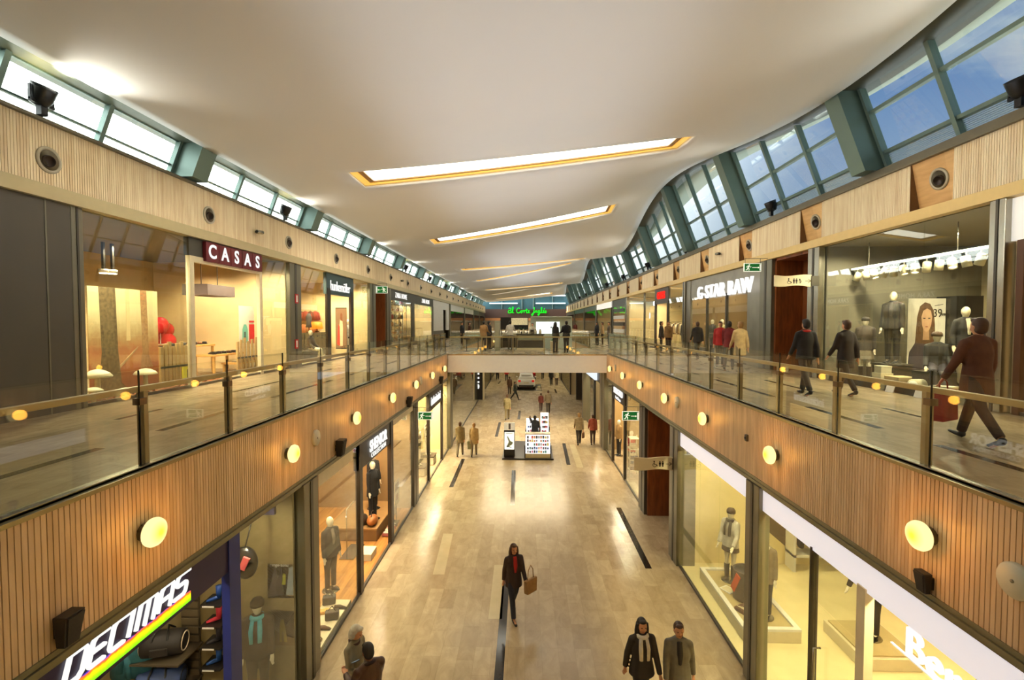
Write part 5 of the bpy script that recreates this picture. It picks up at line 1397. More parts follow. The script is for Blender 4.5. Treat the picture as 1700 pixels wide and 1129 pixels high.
for g, (pa, pb, n, X) in enumerate(((265, 318, 8, -9.0), (392, 434, 7, -9.1))):
    for i in range(n):
        p = onX(pa + (pb - pa) * (i + .5) / n, 600, X)
        hh = 1.02 + .06 * ((i * 7) % 3)
        t = thing('wooden_stake', (X, p.y, F2 + .012), 'upright pale wooden stake, %s of the %s row of stakes in the shoe shop' % (ORD[i], 'nearer' if g == 0 else 'farther'), 'stake', 'wooden stakes in the shoe shop')
        MB().box(X - .025, X + .025, p.y - .05, p.y + .05, F2 + .012, F2 + hh).build('board', M_STAKE, t, bevel=.006)
        MB().box(X + .025, X + .04, p.y - .07, p.y + .07, F2 + .48, F2 + .53).build('band', M_GREYD, t)
p = onX(311, 622, -8.8)
t = thing('floor_notice', (p.x, p.y, F2 + .012), 'yellow notice with a black arrow in front of the stakes', 'notice')
MB().cbox((p.x, p.y, F2 + .25), .04, .34, .46).build('board', mat((232, 226, 50), .5, 0, .03), t)
MB().cbox((p.x + .025, p.y, F2 + .3), .01, .06, .22).build('arrow', M_BLACK, t)
M_PINE = mat((196, 150, 80), .5, 0, .1, 5)
tb = [((-10.6, 14.6, F2 + .012), .8, 2.4, .92, 'long pine display table, taller one at the back of the shoe shop'), ((-9.9, 15.6, F2 + .012), .7, 1.7, .62, 'lower pine display table in the shoe shop doorway'), ((-9.4, 15.9, F2 + .012), .6, 1.2, .34, 'low pine bench in front of the lower table')]
for l, a, b, h, lab in tb: table(l, a, b, h, M_PINE, lab)
rnd = random.Random(11)
for (l, a, b, h, lab), n, nm in zip(tb, (9, 6, 6), ('tall', 'lower', 'low')):
    for i in range(n):
        m = (M_BLACK, M_DARK, mat((60, 40, 28), .5, 0, .1), mat((120, 80, 50), .5, 0, .1))[rnd.randrange(4)] if nm != 'low' else (mat((196, 180, 150), .5, 0, .1), M_BLACK, mat((160, 60, 50), .5, 0, .1))[i % 3]
        shoe((l[0] + a * .2, l[1] - b * .44 + b * .88 * (i + .5) / n, l[2] + h), -PI / 2 + rnd.uniform(-.3, .3), m, 'shoe standing on the %s pine table of the shoe shop' % nm, 'shoes on the %s pine table' % nm)
M_BALL = mat((186, 24, 32), .15, 0, .04)
for i, (px, py, r) in enumerate(((266, 540, .24), (276, 548, .23), (268, 562, .25), (280, 566, .22), (262, 555, .2))):
    p = onX(px, py, -11.7 - .35 * (i % 3))
    t = thing('balloon', p, 'shiny red balloon, %s of the cluster behind the forest backdrop' % ORD[i], 'balloon', 'red balloons in the shoe shop')
    MB().ball(p, r, r, r * 1.12, 18, 12).build('skin', M_BALL, t); MB().tube([p - Vector((0, 0, r * 1.1)), Vector((p.x, p.y, F2 + .02))], .006, 5).build('ribbon', M_WHITE, t)
def fire_door_notice(px, py, X, label):
    p = onX(px, py, X); t = thing('fire_notice', p, label, 'notice')
    MB().box(p.x, p.x + .02, p.y - .17, p.y + .17, p.z - .22, p.z + .22).build('plate', mat((150, 40, 34), .5, 0, .03), t); MB().box(p.x + .02, p.x + .025, p.y - .13, p.y + .13, p.z - .12, p.z + .18).build('face', M_CREAM, t)
    MB().lathe([(.07, .026), (.07, .032), (0, .033)], p + Vector((0, 0, .04)), (1, 0, 0), 16).build('symbol', mat((150, 40, 34), .5, 0, .03), t)
fire_door_notice(274, 510, XUL - 4.81, 'red framed notice on the back wall left of the shoe shop doorway')
fire_door_notice(306, 529, XUL - 4.81, 'red framed notice on the back wall lower by the red panel')
p0 = onX(288, 540, XUL - 4.7); p1 = onX(318, 575, XUL - 4.7)
t = thing('wall_panel', (p0.x, (p0.y + p1.y) / 2, p1.z), 'dark red panel on the shoe shop back wall', 'panel')
MB().box(p0.x - .1, p0.x, p0.y, p1.y + 1.2, F2 + .02, p0.z).build('board', mat((132, 24, 30), .4, 0, .05), t)
MB().box(p0.x - .02, p0.x + .02, p0.y, p1.y + 1.2, p0.z, p0.z + .04).build('cap', mat((90, 16, 20), .4, 0, .05), t)
p = onX(348, 483, -10.2)
t = thing('hanging_box', p, 'grey box hanging from the shoe shop ceiling', 'box')
MB().box(p.x - .4, p.x + .4, p.y - .7, p.y + .7, p.z - .17, p.z + .17).build('case', mat((96, 86, 84), .5, .1, .05), t); MB().tube([(p.x, p.y - .4, p.z + .17), (p.x, p.y - .4, ZT)], .015, 6).tube([(p.x, p.y + .4, p.z + .17), (p.x, p.y + .4, ZT)], .015, 6).build('rods', M_GREYD, t)
pb = onX(414, 500, -9.6)
W = 1.5; yb0 = YX(397, -9.6); yb1 = YX(434, -9.6)
poster('banner', (-9.6, (yb0 + yb1) / 2, F2 + 1.15), yb1 - yb0, 2.1, 'L', mat((214, 212, 194), .5, 0, .03), [
    ('printed_arch', [(.12, .4), (.36, .4), (.36, .62), (.30, .7), (.2, .7), (.13, .62)], mat((110, 178, 156), .5, 0, .03)),
    ('printed_block', [(.42, .38), (.74, .38), (.74, .7), (.42, .7)], mat((208, 50, 50), .5, 0, .03)), ('printed_bar', [(.42, .73), (.68, .73), (.68, .76), (.42, .76)], mat((208, 50, 50), .5, 0, .03)),
    ('printed_marks', [(.2, .45), (.27, .45), (.27, .58), (.2, .58)], mat((70, 90, 84), .5, 0, .3, 40))], 'white roll-up banner with red and green shapes behind the shoe shop doorway', cat='banner')
for i, (px, py) in enumerate(((172, 453), (187, 454))):
    p = onX(px, py, -11.2)
    t = thing('shop_spot', p, 'round glowing ceiling spot in the shoe shop, %s of two' % ('left' if i == 0 else 'right'), 'ceiling spot')
    MB().lathe([(.11, 0), (.11, .1)], p, (0, 0, 1), 16).build('rim', M_WHITE, t); MB().lathe([(0, -.005), (.09, -.005), (.09, -.02), (0, -.02)], p, (0, 0, 1), 16).build('lens', emat((255, 240, 190), 9), t)
    MB().box(p.x - .03, p.x + .03, p.y - .03, p.y + .03, p.z + .1, ZT + .01).build('stem', M_DARK, t)
# ---------------- lingerie shop
figure('mannequin', (XUL - .72, 20.45, F2 + .012), PI / 2, 'seated headless-looking cream mannequin in dark top at the lingerie window', 'mannequin', h=1.7, mannequin=True, legs=((1.45, 1.5), (1.5, 1.35)), seat=.52, top=cl(62, 50, 44), shoes=False, hem=.95, arms=((.3, .15, .5), (.3, .15, .5)))
box_thing('display_cube', XUL - 1.07, XUL - .59, 20.1, 20.8, F2 + .012, F2 + .43, M_DARK, 'dark cube under the seated mannequin', 'cube')
mqp((XUL - .5, 24.1, F2 + .012), PI / 2, 'mannequin in white blouse and dark shorts at the lingerie doorway', top=cl(232, 226, 210), bottom=None, skirt=(cl(30, 26, 28), -.12))
M_GLOSSB = mat((22, 20, 20), .12, 0, .05)
t = thing('display_cabinet', (XUL - 2.4, 23.6, F2 + .012), 'glossy black drawer cabinet in the lingerie shop', 'cabinet')
MB().box(XUL - 2.75, XUL - 2.0, 21.6, 25.6, F2 + .012, F2 + 1.15).build('body', M_GLOSSB, t, bevel=.01)
for i in range(4):
    for j in range(3):
        d = MB().box(XUL - 2.0, XUL - 1.98, 21.66 + i * .98, 22.58 + i * .98, F2 + .08 + j * .36, F2 + .4 + j * .36).build('drawer', mat((34, 31, 31), .15, 0, .05), t)
        MB().lathe([(.03, 0), (.03, .03), (0, .035)], (XUL - 1.98, 22.12 + i * .98, F2 + .24 + j * .36), (1, 0, 0), 12).build('knob', M_STEEL, d)
t = thing('table_lamp', (XUL - 2.3, 24.7, F2 + 1.15), 'orange glowing lamp on the black cabinet', 'lamp')
MB().lathe([(.12, 0), (.12, .03), (.03, .05), (.03, .2)], (XUL - 2.3, 24.7, F2 + 1.162), (0, 0, 1), 16).build('base', M_DARK, t)
MB().lathe([(.3, .16), (.26, .5), (.1, .52)], (XUL - 2.3, 24.7, F2 + 1.162), (0, 0, 1), 24).build('lamp_shade', mat((240, 110, 30), .6, 0, .05, emit=(255, 110, 20), es=1.2), t)
t = thing('dress_form', (XUL - 2.35, 24.0, F2 + 1.15), 'dark corset dress form standing on the black cabinet', 'dress form')
MB().lathe([(.1, 0), (.1, .02), (.02, .03), (.02, .3)], (XUL - 2.4, 24.0, F2 + 1.162), (0, 0, 1), 14).build('stand', M_DARK, t)
MB().tube([(XUL - 2.4, 24.0, F2 + 1.4), (XUL - 2.4, 24.0, F2 + 1.62), (XUL - 2.4, 24.0, F2 + 1.9), (XUL - 2.4, 24.0, F2 + 2.1)], [(.14, .19), (.11, .14), (.14, .19), (.06, .07)], 16).build('torso', cl(70, 60, 62), t)
rnd = random.Random(2)
for i in range(10):
    garment((XUL - 2.75 - .13 * i, 25.55, F2 + 2.35 - .7 * (i % 2)), rnd.uniform(-.2, .2), (cl(150, 60, 40), cl(190, 110, 60), cl(96, 52, 40), cl(206, 150, 100))[i % 4], 'small colourful garment hanging on the lingerie shop end wall', 'garments on the lingerie end wall', L=.5, w=.36)
t = poster('advert_panel', (-8.82, 23.1, F2 + 1.37), .52, 1.9, 'C', mat((118, 92, 66), .4, 0, .05), [('printed_figure', [(.3, .05), (.62, .05), (.66, .5), (.6, .72), (.5, .85), (.4, .72), (.3, .5)], mat((214, 178, 140), .5, 0, .06)), ('printed_robe', [(.1, .1), (.38, .05), (.36, .55), (.22, .6)], mat((190, 60, 44), .5, 0, .06)),
     ('printed_hair', [(.42, .7), (.62, .68), (.62, .85), (.5, .9), (.42, .84)], mat((110, 66, 34), .5, 0, .1))], 'large brown fashion poster in the lingerie doorway', frame=M_BLACK)
# ---------------- homeware shelves
t = thing('shelf_rack', (XUL - .6, 32.7, F2 + .012), 'tall open wire shelf rack filling the homeware window', 'shelf')
ys = [30.2 + 1.05 * i for i in range(6)]
for y in ys: MB().box(XUL - .85, XUL - .81, y - .015, y + .015, F2 + .012, F2 + 3.0).box(XUL - .36, XUL - .33, y - .015, y + .015, F2 + .012, F2 + 3.0).build('upright', M_GREYD, t)
zs = [F2 + .35 + .52 * i for i in range(6)]
for z in zs: MB().box(XUL - .85, XUL - .33, ys[0], ys[-1], z - .02, z).build('shelf', mat((190, 170, 130), .5, 0, .05), t)
rnd = random.Random(8)
pal = [(232, 222, 196), (206, 150, 90), (120, 86, 60), (90, 110, 110), (240, 232, 214), (170, 50, 40), (176, 160, 120)]
for z in zs:
    for i in range(5):
        for q in (.28, .7):
            if rnd.random() < .85:
                y = ys[i] + 1.05 * q; m = mat(pal[rnd.randrange(7)], .5, 0, .1)
                kind = rnd.randrange(3)
                t2 = thing(('vase', 'cushion', 'bowl')[kind], (XUL - .58, y, z), 'small %s on the wire rack in the homeware window' % ('vase', 'cushion', 'bowl')[kind], ('vase', 'cushion', 'bowl')[kind], '%s on the homeware rack' % ('vases', 'cushions', 'bowls')[kind])
                if kind == 0: MB().lathe([(.07, 0), (.1, .1), (.08, .22), (.04, .3), (.055, .34)], (XUL - .58, y, z), (0, 0, 1), 12).build('body', m, t2)
                elif kind == 1: MB().ball((XUL - .58, y, z + .17), .07, .2, .17, 12, 8).build('cover', m, t2)
                else: MB().lathe([(.05, 0), (.16, .1), (.18, .16), (.16, .16), (.05, .03)], (XUL - .58, y, z), (0, 0, 1), 14).build('body', m, t2)
for i in range(7):
    t2 = thing('curtain', (XUL - 1.4, 37.0 + .85 * i, F2 + .3), 'pale hanging fabric panel in the farther homeware window', 'curtain', 'fabric panels in the homeware window')
    mb = MB(); pr = [(37.0 + .85 * i + .8 * k / 24, XUL - 1.4 + .04 * math.sin(k * 1.6)) for k in range(25)]
    vs = [(x, y, F2 + .3) for y, x in pr] + [(x, y, F2 + 3.0) for y, x in pr]
    mb.add(vs, [(k, k + 1, 26 + k, 25 + k) for k in range(24)], True)
    o = mb.build('cloth', mat(((214, 190, 140), (226, 204, 160), (196, 166, 110))[i % 3], .8, 0, .06), t2); o.modifiers.new('s', 'SOLIDIFY').thickness = .01
    MB().tube([(XUL - 1.4, 37.0 + .85 * i - .02, F2 + 3.02), (XUL - 1.4, 37.0 + .85 * i + .82, F2 + 3.02)], .02, 8).build('rod', M_GREYD, t2)
table((XUL - .9, 38.4, F2 + .012), .6, 1.6, .6, M_PINE, 'low table with folded linen in the farther homeware window')
# ---------------- fashion shop, upper right
XM = XUR + .85
for z0, lab, x0, dark in ((8.02, 'white track with twelve spotlights in the upper right shop window', XUR + .75, False),):
    t = thing('spotlight_track', (x0, 12.2, z0), lab, 'track light')
    MB().box(x0 - .035, x0 + .035, 9.75, 14.4 - .55, z0, z0 + .05).build('rail', mat((248, 246, 236), .4, 0, 0, emit=(255, 250, 235), es=.9), t)
    MB().tube([(x0, 10.5, z0 + .05), (x0, 10.5, 8.7)], .012, 6).tube([(x0, 13.2, z0 + .05), (x0, 13.2, 8.7)], .012, 6).build('suspension', M_STEEL, t)
    for i in range(12):
        y = 9.95 + .335 * i; c = Vector((x0, y, z0 - .2)); ax = Vector((.25 * math.sin(i * 2.1), .45 * math.cos(i * 1.7), -1)).normalized()
        sp_ = MB().tube([(x0, y, z0), (x0, y, z0 - .1)], .014, 6).lathe([(.06, -.12), (.085, -.1), (.085, .12), (.075, .12), (.07, .06)], c, ax, 16).build('spotlight', mat((214, 204, 172), .4, .1, .03), t)
        MB().lathe([(0, .09), (.074, .09), (.074, .08), (0, .08)], c, ax, 16).build('lens', emat((255, 240, 200), 6), sp_)
    for i in range(4): 
        l = light('SPOT', (x0, 10.3 + .95 * i, z0 - .35), 70, (255, 232, 180), spot=1.3, blend=.7); aim(l, (XUR + 1.1, 10.5 + .95 * i, F2 + .8))
pl = [((XM, 13.4), .0, .05, 'mannequin with dark hat and grey checked skirt, farthest in the upper right window', dict(top=cl(60, 52, 44), skirt=(cl(120, 110, 90), -.35), hat=cl(40, 36, 34), boots=True, shoes=M_BLACK)),
      ((XM + .1, 12.55), .55, -.2, 'tall male mannequin in black jacket standing on a plinth in the upper right window', dict(top=cl(30, 28, 26), bottom=cl(34, 31, 30), shoes=M_BLACK, h=1.85, shirt=cl(60, 58, 60))),
      ((XM + .25, 10.65), .2, .6, 'mannequin in open black jacket over striped skirt, nearest in the upper right window', dict(top=cl(26, 24, 24), skirt=(cl(206, 196, 170), -.45), shirt=cl(224, 214, 190), arms=((.0, .25, .4), (.1, .5, .7)), shoes=M_BLACK))]
for (x, y), pz, rz, lab, kw in pl:
    if pz: 
        b = thing('plinth', (x, y, F2 + .012), 'dark plinth under %s' % lab.split(' in ')[0].split(' standing')[0], 'plinth')
        MB().box(x - .3, x + .3, y - .3, y + .3, F2 + .012, F2 + pz - .03).build('block', M_DARK, b, bevel=.01); MB().box(x - .32, x + .32, y - .32, y + .32, F2 + pz - .03, F2 + pz + .012).build('slab', M_GREYD, b)
    mqp((x, y, F2 + .012 + pz), -PI / 4 + rz, lab, kw.pop('h', 1.75), **kw)
figure('mannequin', (XM - .1, 10.95, F2 + .012), -.6, 'seated mannequin in black coat and brown hat in the upper right window', 'mannequin', h=1.72, mannequin=True, legs=((1.4, 1.3), (1.2, .9)), seat=.6, top=cl(22, 20, 20), bottom=cl(40, 38, 50), hat=cl(70, 50, 38), shoes=M_BLACK, hem=.85, arms=((.3, .1, .5), (.4, .1, .4)))
box_thing('display_cube', XM - .36, XM + .2, 10.68, 11.3, F2 + .012, F2 + .5, M_DARK, 'dark cube under the seated mannequin in black', 'cube')
poster('portrait_poster', (XUR + 1.85, 12.6, F2 + 1.25), .95, 2.0, 'C', mat((226, 222, 208), .5, 0, .02), [
    ('printed_coat', [(0, 0), (.95, 0), (.9, .35), (.72, .48), (.45, .52), (.2, .42), (.05, .3)], mat((58, 52, 66), .6, 0, .15)),
    ('printed_hair', [(.2, .42), (.74, .40), (.72, .66), (.68, .84), (.58, .93), (.44, .95), (.31, .9), (.24, .76)], mat((96, 70, 48), .6, 0, .2)),
    ('printed_neck', [(.4, .46), (.58, .46), (.56, .62), (.42, .62)], mat((186, 148, 114), .6, 0, .03)),
    ('printed_face', [(.49, .56), (.57, .59), (.62, .66), (.64, .76), (.6, .84), (.5, .87), (.4, .84), (.35, .76), (.37, .66), (.42, .59)], mat((206, 168, 134), .6, 0, .03)),
    ('printed_eye', [(.4, .735), (.46, .735), (.46, .748), (.4, .748)], M_ICON), ('printed_eye', [(.53, .735), (.59, .735), (.59, .748), (.53, .748)], M_ICON), ('printed_mouth', [(.45, .625), (.54, .625), (.52, .64), (.47, .64)], mat((150, 84, 74), .6, 0, 0)),
    ('printed_bar', [(.7, .9), (.92, .92), (.92, .927), (.7, .907)], M_ICON)], 'white poster of a person in dark coat with a price, behind the mannequins')
pp = [o for o in bpy.data.objects if o.name.startswith('portrait_poster')][0]
text('printed_price', '39', M_ICON, .3, (XUR + 2.11, 12.585, F2 + 1.86), ROT_C, pp, .003, sx=.8)
text('printed_cents', '99%', M_ICON, .1, (XUR + 2.29, 12.585, F2 + 1.83), ROT_C, pp, .003)
MB().box(XUR + 1.4, XUR + 1.46, 12.61, 12.67, F2, F2 + .3).box(XUR + 2.24, XUR + 2.3, 12.61, 12.67, F2, F2 + .3).build('leg', M_STEEL, pp)
MB().box(XUR + 2.34, XUR + 3.0, 12.3, 12.9, F2 + .02, F2 + 2.3).build('black_screen_block', M_BLACK)
tag(bpy.data.objects['black_screen_block'], 'tall black block right of the portrait poster', 'display block'); bpy.data.objects['black_screen_block'].name = 'display_block'
zf = F2 + .012
box_thing('gift_box', XUR + .28, XUR + .58, 12.0, 12.3, zf, zf + .34, mat((200, 190, 160), .5, 0, .05), 'tall cream gift box on the upper right window floor', lid=M_CREAM)
box_thing('gift_box', XUR + .3, XUR + .56, 12.02, 12.26, zf + .34, zf + .52, mat((214, 206, 180), .5, 0, .05), 'small cream gift box on top of the tall one')
box_thing('gift_box', XUR + .3, XUR + .75, 11.45, 11.9, zf, zf + .3, mat((170, 150, 110), .5, 0, .1), 'kraft brown box beside the tall gift box')
t = thing('drum_stool', (XUR + .4, 10.95, zf), 'cream fabric cylinder lying on the window floor', 'cylinder')
MB().tube([(XUR + .25, 10.95, zf + .16), (XUR + .75, 11.05, zf + .16)], .16, 24).build('roll', mat((212, 200, 166), .6, 0, .04), t); MB().lathe([(.12, 0), (.12, .006), (0, .007)], (XUR + .25, 10.95, zf + .16), (-1, -.2, 0), 20).build('end_disc', M_WHITE, t)
for i in range(4):
    t = thing('magazine', (XUR + .4, 10.35, zf + .05 * i), 'magazine in the pile on the window floor, %s from the bottom' % ORD[i], 'magazine', 'magazines on the window floor')
    MB().cbox((XUR + .42 + .02 * (i % 2), 10.35, zf + .03 + .06 * i), .3, .4, .05, .1 * i).build('pages', M_CREAM, t); MB().cbox((XUR + .42 + .02 * (i % 2), 10.35, zf + .057 + .06 * i), .3, .4, .005, .1 * i).build('cover', mat(((90, 70, 60), (200, 190, 170))[i % 2], .4, 0, .1), t)
for i, px in enumerate((1485, 1534, 1640)):
    p = onX(px, 641 + 9 * i, XUR - .03)
    t = thing('price_card', (XUR - .04, p.y, F2), 'white price card on the floor outside the upper right window, %s' % ('farthest', 'middle', 'nearest')[i], 'card', 'price cards at the upper right window')
    MB().hexa([(XUR - .16, p.y - .12, F2 + .004), (XUR - .14, p.y - .12, F2 + .004), (XUR - .14, p.y + .12, F2 + .004), (XUR - .16, p.y + .12, F2 + .004), (XUR - .09, p.y - .12, F2 + .24), (XUR - .08, p.y - .12, F2 + .24), (XUR - .08, p.y + .12, F2 + .24), (XUR - .09, p.y + .12, F2 + .24)]).build('card', M_WHITE, t)
    MB().box(XUR - .12, XUR - .055, p.y - .04, p.y + .04, F2, F2 + .02).build('foot', M_WHITE, t)
# ---------------- denim shop
mqp((XUR + .9, 23.3, F2 + .012), -1.2, 'pale headed mannequin in cream shirt behind the steel shop front', top=cl(200, 184, 140), bottom=cl(70, 66, 70), shoes=M_BLACK)
mqp((XUR + .9, 24.5, F2 + .012), -1.2, 'mannequin in dark jacket farther inside the steel shop front', top=cl(60, 54, 50), bottom=cl(60, 60, 80), shoes=M_BLACK)
b = thing('plinth', (XUR + .7, 18.95, F2), 'dark plinth under the blue denim mannequin', 'plinth')
MB().box(XUR + .4, XUR + 1.0, 18.7, 19.2, F2 + .005, F2 + .42).build('block', M_DARK, b); MB().box(XUR + .38, XUR + 1.02, 18.68, 19.22, F2 + .42, F2 + .46).build('slab', M_GREYD, b)
mqp((XUR + .7, 18.95, F2 + .46), -1.3, 'mannequin in blue denim at the near edge of the steel shop front', 1.7, top=cl(70, 84, 100), bottom=cl(60, 70, 96), shoes=M_BLACK)
for i in range(9):
    garment((XUR + 2.2, 18.6 + .24 * i, F2 + 1.75), 0.3, (cl(60, 70, 96), cl(160, 130, 90), cl(196, 176, 130), cl(50, 46, 44))[i % 4], 'garment on the rail inside the steel fronted shop', 'garments on the denim rail', L=.75)
t = thing('clothes_rail', (XUR + 2.2, 19.6, F2 + .012), 'steel rail full of garments inside the steel fronted shop', 'clothes rail')
MB().tube([(XUR + 2.2, 18.4, F2 + .012), (XUR + 2.2, 18.4, F2 + 1.76), (XUR + 2.2, 20.8, F2 + 1.76), (XUR + 2.2, 20.8, F2 + .012)], .02, 8).build('tube', M_STEEL, t)
MB().box(XUR + 1.95, XUR + 2.45, 18.36, 18.44, F2 + .012, F2 + .05).box(XUR + 1.95, XUR + 2.45, 20.76, 20.84, F2 + .012, F2 + .05).build('feet', M_STEEL, t)
t = thing('hanging_light_bar', (XUR + 2.0, 20.6, 7.2), 'glowing horizontal light bar inside the steel fronted shop', 'light')
MB().box(XUR + 1.95, XUR + 2.05, 19.6, 21.4, 7.12, 7.2).build('tube', emat((255, 240, 200), 4), t); MB().tube([(XUR + 2, 20, 7.2), (XUR + 2, 20, 8.72)], .01, 6).tube([(XUR + 2, 21, 7.2), (XUR + 2, 21, 8.72)], .01, 6).build('rods', M_DARK, t)
# ---------------- jeans shop
mqp((XUR + .8, 28.6, F2 + .012), -1.2, 'mannequin in dark outfit in the window of the red-lettered shop', top=cl(40, 36, 36), bottom=cl(30, 28, 30), shoes=M_BLACK)
for i in range(10):
    garment((XUR + 2.6, 33.5 + .35 * i, F2 + 1.7), .2, (cl(180, 150, 110), cl(70, 56, 50), cl(226, 214, 190))[i % 3], 'garment on the rail of the red-lettered shop', 'garments in the red-lettered shop', L=.8)
t = thing('clothes_rail', (XUR + 2.6, 35, F2 + .012), 'long garment rail in the red-lettered shop', 'clothes rail')
MB().tube([(XUR + 2.6, 33.2, F2 + .012), (XUR + 2.6, 33.2, F2 + 1.71), (XUR + 2.6, 37.1, F2 + 1.71), (XUR + 2.6, 37.1, F2 + .012)], .02, 8).build('tube', M_STEEL, t)
MB().box(XUR + 2.4, XUR + 2.8, 33.16, 33.24, F2 + .012, F2 + .04).box(XUR + 2.4, XUR + 2.8, 37.06, 37.14, F2 + .012, F2 + .04).build('feet', M_STEEL, t)
# ---------------- sports shop, lower left
YW = 8.34
def onW(px, py, d=0.0): return onY(px, py, YW - d)
for i, (px, py, w, h, sh, lab) in enumerate(((474, 956, .45, .6, [('printed_peak', [(0, .1), (.3, .95), (.52, .2), (.62, .1), (0, 0)], mat((70, 62, 60), .6, 0, .2)), ('printed_cliff', [(.3, .3), (.55, .95), (.6, .1), (.4, .05)], mat((50, 44, 44), .6, 0, .2)), ('printed_climber', [(.56, .4), (.7, .4), (.72, .7), (.62, .74)], mat((150, 150, 40), .6, 0, .1)), ('printed_slope', [(.72, .1), (1, .1), (1, .95), (.85, .9)], mat((130, 140, 150), .6, 0, .1))], 'upper climbing poster on the sports shop wall'),
        (476, 1032, .45, .62, [('printed_rock', [(0, 0), (1, 0), (1, .2), (.4, .35), (0, .6)], mat((120, 96, 60), .6, 0, .2)), ('printed_hiker', [(.42, .1), (.5, .1), (.55, .45), (.6, .1), (.72, .1), (.64, .55), (.58, .75), (.46, .72), (.42, .5)], mat((150, 132, 50), .6, 0, .15)), ('printed_branch', [(.7, .6), (.98, .9), (1, .95), (.68, .64)], mat((80, 60, 40), .6, 0, .1))], 'lower hiking poster on the sports shop wall'))):
    p = onW(px, py, .02)
    poster('sports_poster', p, w, h, 'C', mat(((196, 200, 196), (176, 168, 140))[i], .4, 0, .08), sh, lab)
    if i == 0: text('caption', 'range-zone', M_WHITE, .075, p + Vector((0, -.03, h / 2 + .0)), ROT_C, None, .003)
    if i == 0:
        c = [o for o in bpy.data.objects if o.name.startswith('caption')][0]
        pr = [o for o in bpy.data.objects if o.name.startswith('sports_poster')][0]
        c.location -= pr.location; c.parent = pr
p = onZ(428, 1120, 0.01)
mqp((-4.5, 8.0, .012), .3, 'mannequin in dark coat with cyan scarf in the sports shop window', 1.85, top=cl(66, 56, 44), bottom=cl(70, 62, 52), shoes=M_BLACK, hat=cl(80, 66, 50), scarf=cl(90, 190, 214))
t = thing('sports_bag', onY(418, 925, 7.6), 'black and pink sports bag hung in the sports shop window', 'bag')
p = onY(418, 925, 7.6)
MB().ball(p, .2, .12, .26, 16, 10).build('body', M_BLACK, t); MB().cbox(p + Vector((.05, -.11, .04)), .1, .04, .2, 0, 0, .4).cbox(p + Vector((-.08, -.11, -.06)), .08, .04, .16, 0, 0, -.3).build('pink_print', mat((226, 96, 100), .5, 0, .05), t)
MB().tube([p + Vector((0, 0, .24)), p + Vector((.05, .1, .6)), (p.x, 8.35, p.z + .62)], .012, 6).build('strap', M_BLACK, t)
p = onY(290, 1052, 8.0)
duffel((p.x, p.y - .02, p.z - .2), .25, .62, .2, mat((40, 36, 34), .6, 0, .1), mat((214, 200, 170), .5, 0, .03), 'black duffel bag with pale piping on the sports shop wall')
p = onY(283, 1100, 7.9)
duffel((p.x, p.y, p.z - .34), .3, .66, .2, mat((58, 76, 124), .6, 0, .1), M_BLACK, 'blue duffel bag below the black one')
for (px, py, d), lab in zip(((290, 1052, 8.0), (283, 1100, 7.9)), ('upper', 'lower')):
    p = onY(px, py, d); z = p.z - (.2 if lab == 'upper' else .34)
    t = thing('wall_shelf', (p.x, 8.1, z - .03), '%s wall shelf carrying a duffel bag' % lab, 'shelf')
    MB().box(p.x - .42, p.x + .42, 7.72, 8.33, z - .03, z).build('board', mat((84, 74, 58), .5, 0, .05), t); MB().box(p.x - .3, p.x - .28, 8.1, 8.33, z - .15, z - .03).box(p.x + .28, p.x + .3, 8.1, 8.33, z - .15, z - .03).build('bracket', M_GREYD, t)
for i, (px, py) in enumerate(((215, 1062), (232, 1058), (250, 1054))):
    p = onY(px, py, 7.85)
    garment((p.x, p.y, p.z + .25), .4 * (i - 1), cl(52, 112, 126), 'teal zip jacket hanging in the sports shop, %s of three' % ORD[i], L=.66, w=.46)
p = onY(232, 1052, 7.85)
t = thing('garment_bar', (p.x, p.y, p.z + .25), 'steel bar with teal jackets in the sports shop', 'clothes rail')
MB().tube([(p.x - .45, 7.85, p.z + .262), (p.x + .45, 7.85, p.z + .262)], .012, 8).build('bar', M_STEEL, t); MB().tube([(p.x, 7.85, p.z + .262), (p.x, 8.33, p.z + .262)], .012, 8).build('arm', M_STEEL, t)
for i, (py, c, nm) in enumerate(((981, (30, 70, 150), 'blue'), (1015, (220, 60, 80), 'pink'), (1049, (46, 42, 52), 'black'), (1083, (36, 84, 160), 'bright blue'))):
    p = onY(366, py, 8.1)
    t = thing('boot_shelf', (p.x, 8.2, p.z - .1), 'small dark ledge under the %s boot' % nm, 'shelf')
    MB().box(p.x - .16, p.x + .2, 7.95, 8.33, p.z - .1, p.z - .075).build('ledge', M_DARK, t); MB().box(p.x - .1, p.x + .1, 7.94, 7.952, p.z - .1, p.z - .075).build('price_strip', M_WHITE, t)
    shoe((p.x, 8.12, p.z - .075), -.9, mat(c, .5, 0, .08), '%s boot on the sports shop wall, %s from the top' % (nm, ORD[i]), None, .8, True)
pn = thing('slat_panel', (onW(333, 1060).x, 8.3, .02), 'dark slatted wall panel beside the boots', 'wall panel')
xx = onW(333, 1060).x
MB().box(xx - .16, xx + .16, 8.27, 8.295, .02, 3.1).build('backing', mat((70, 62, 48), .6, 0, .05), pn)
mb = MB()
for i in range(20): mb.cbox((xx, 8.262, .1 + .15 * i), .3, .015, .11)
mb.build('slats', mat((96, 84, 64), .5, 0, .08), pn)
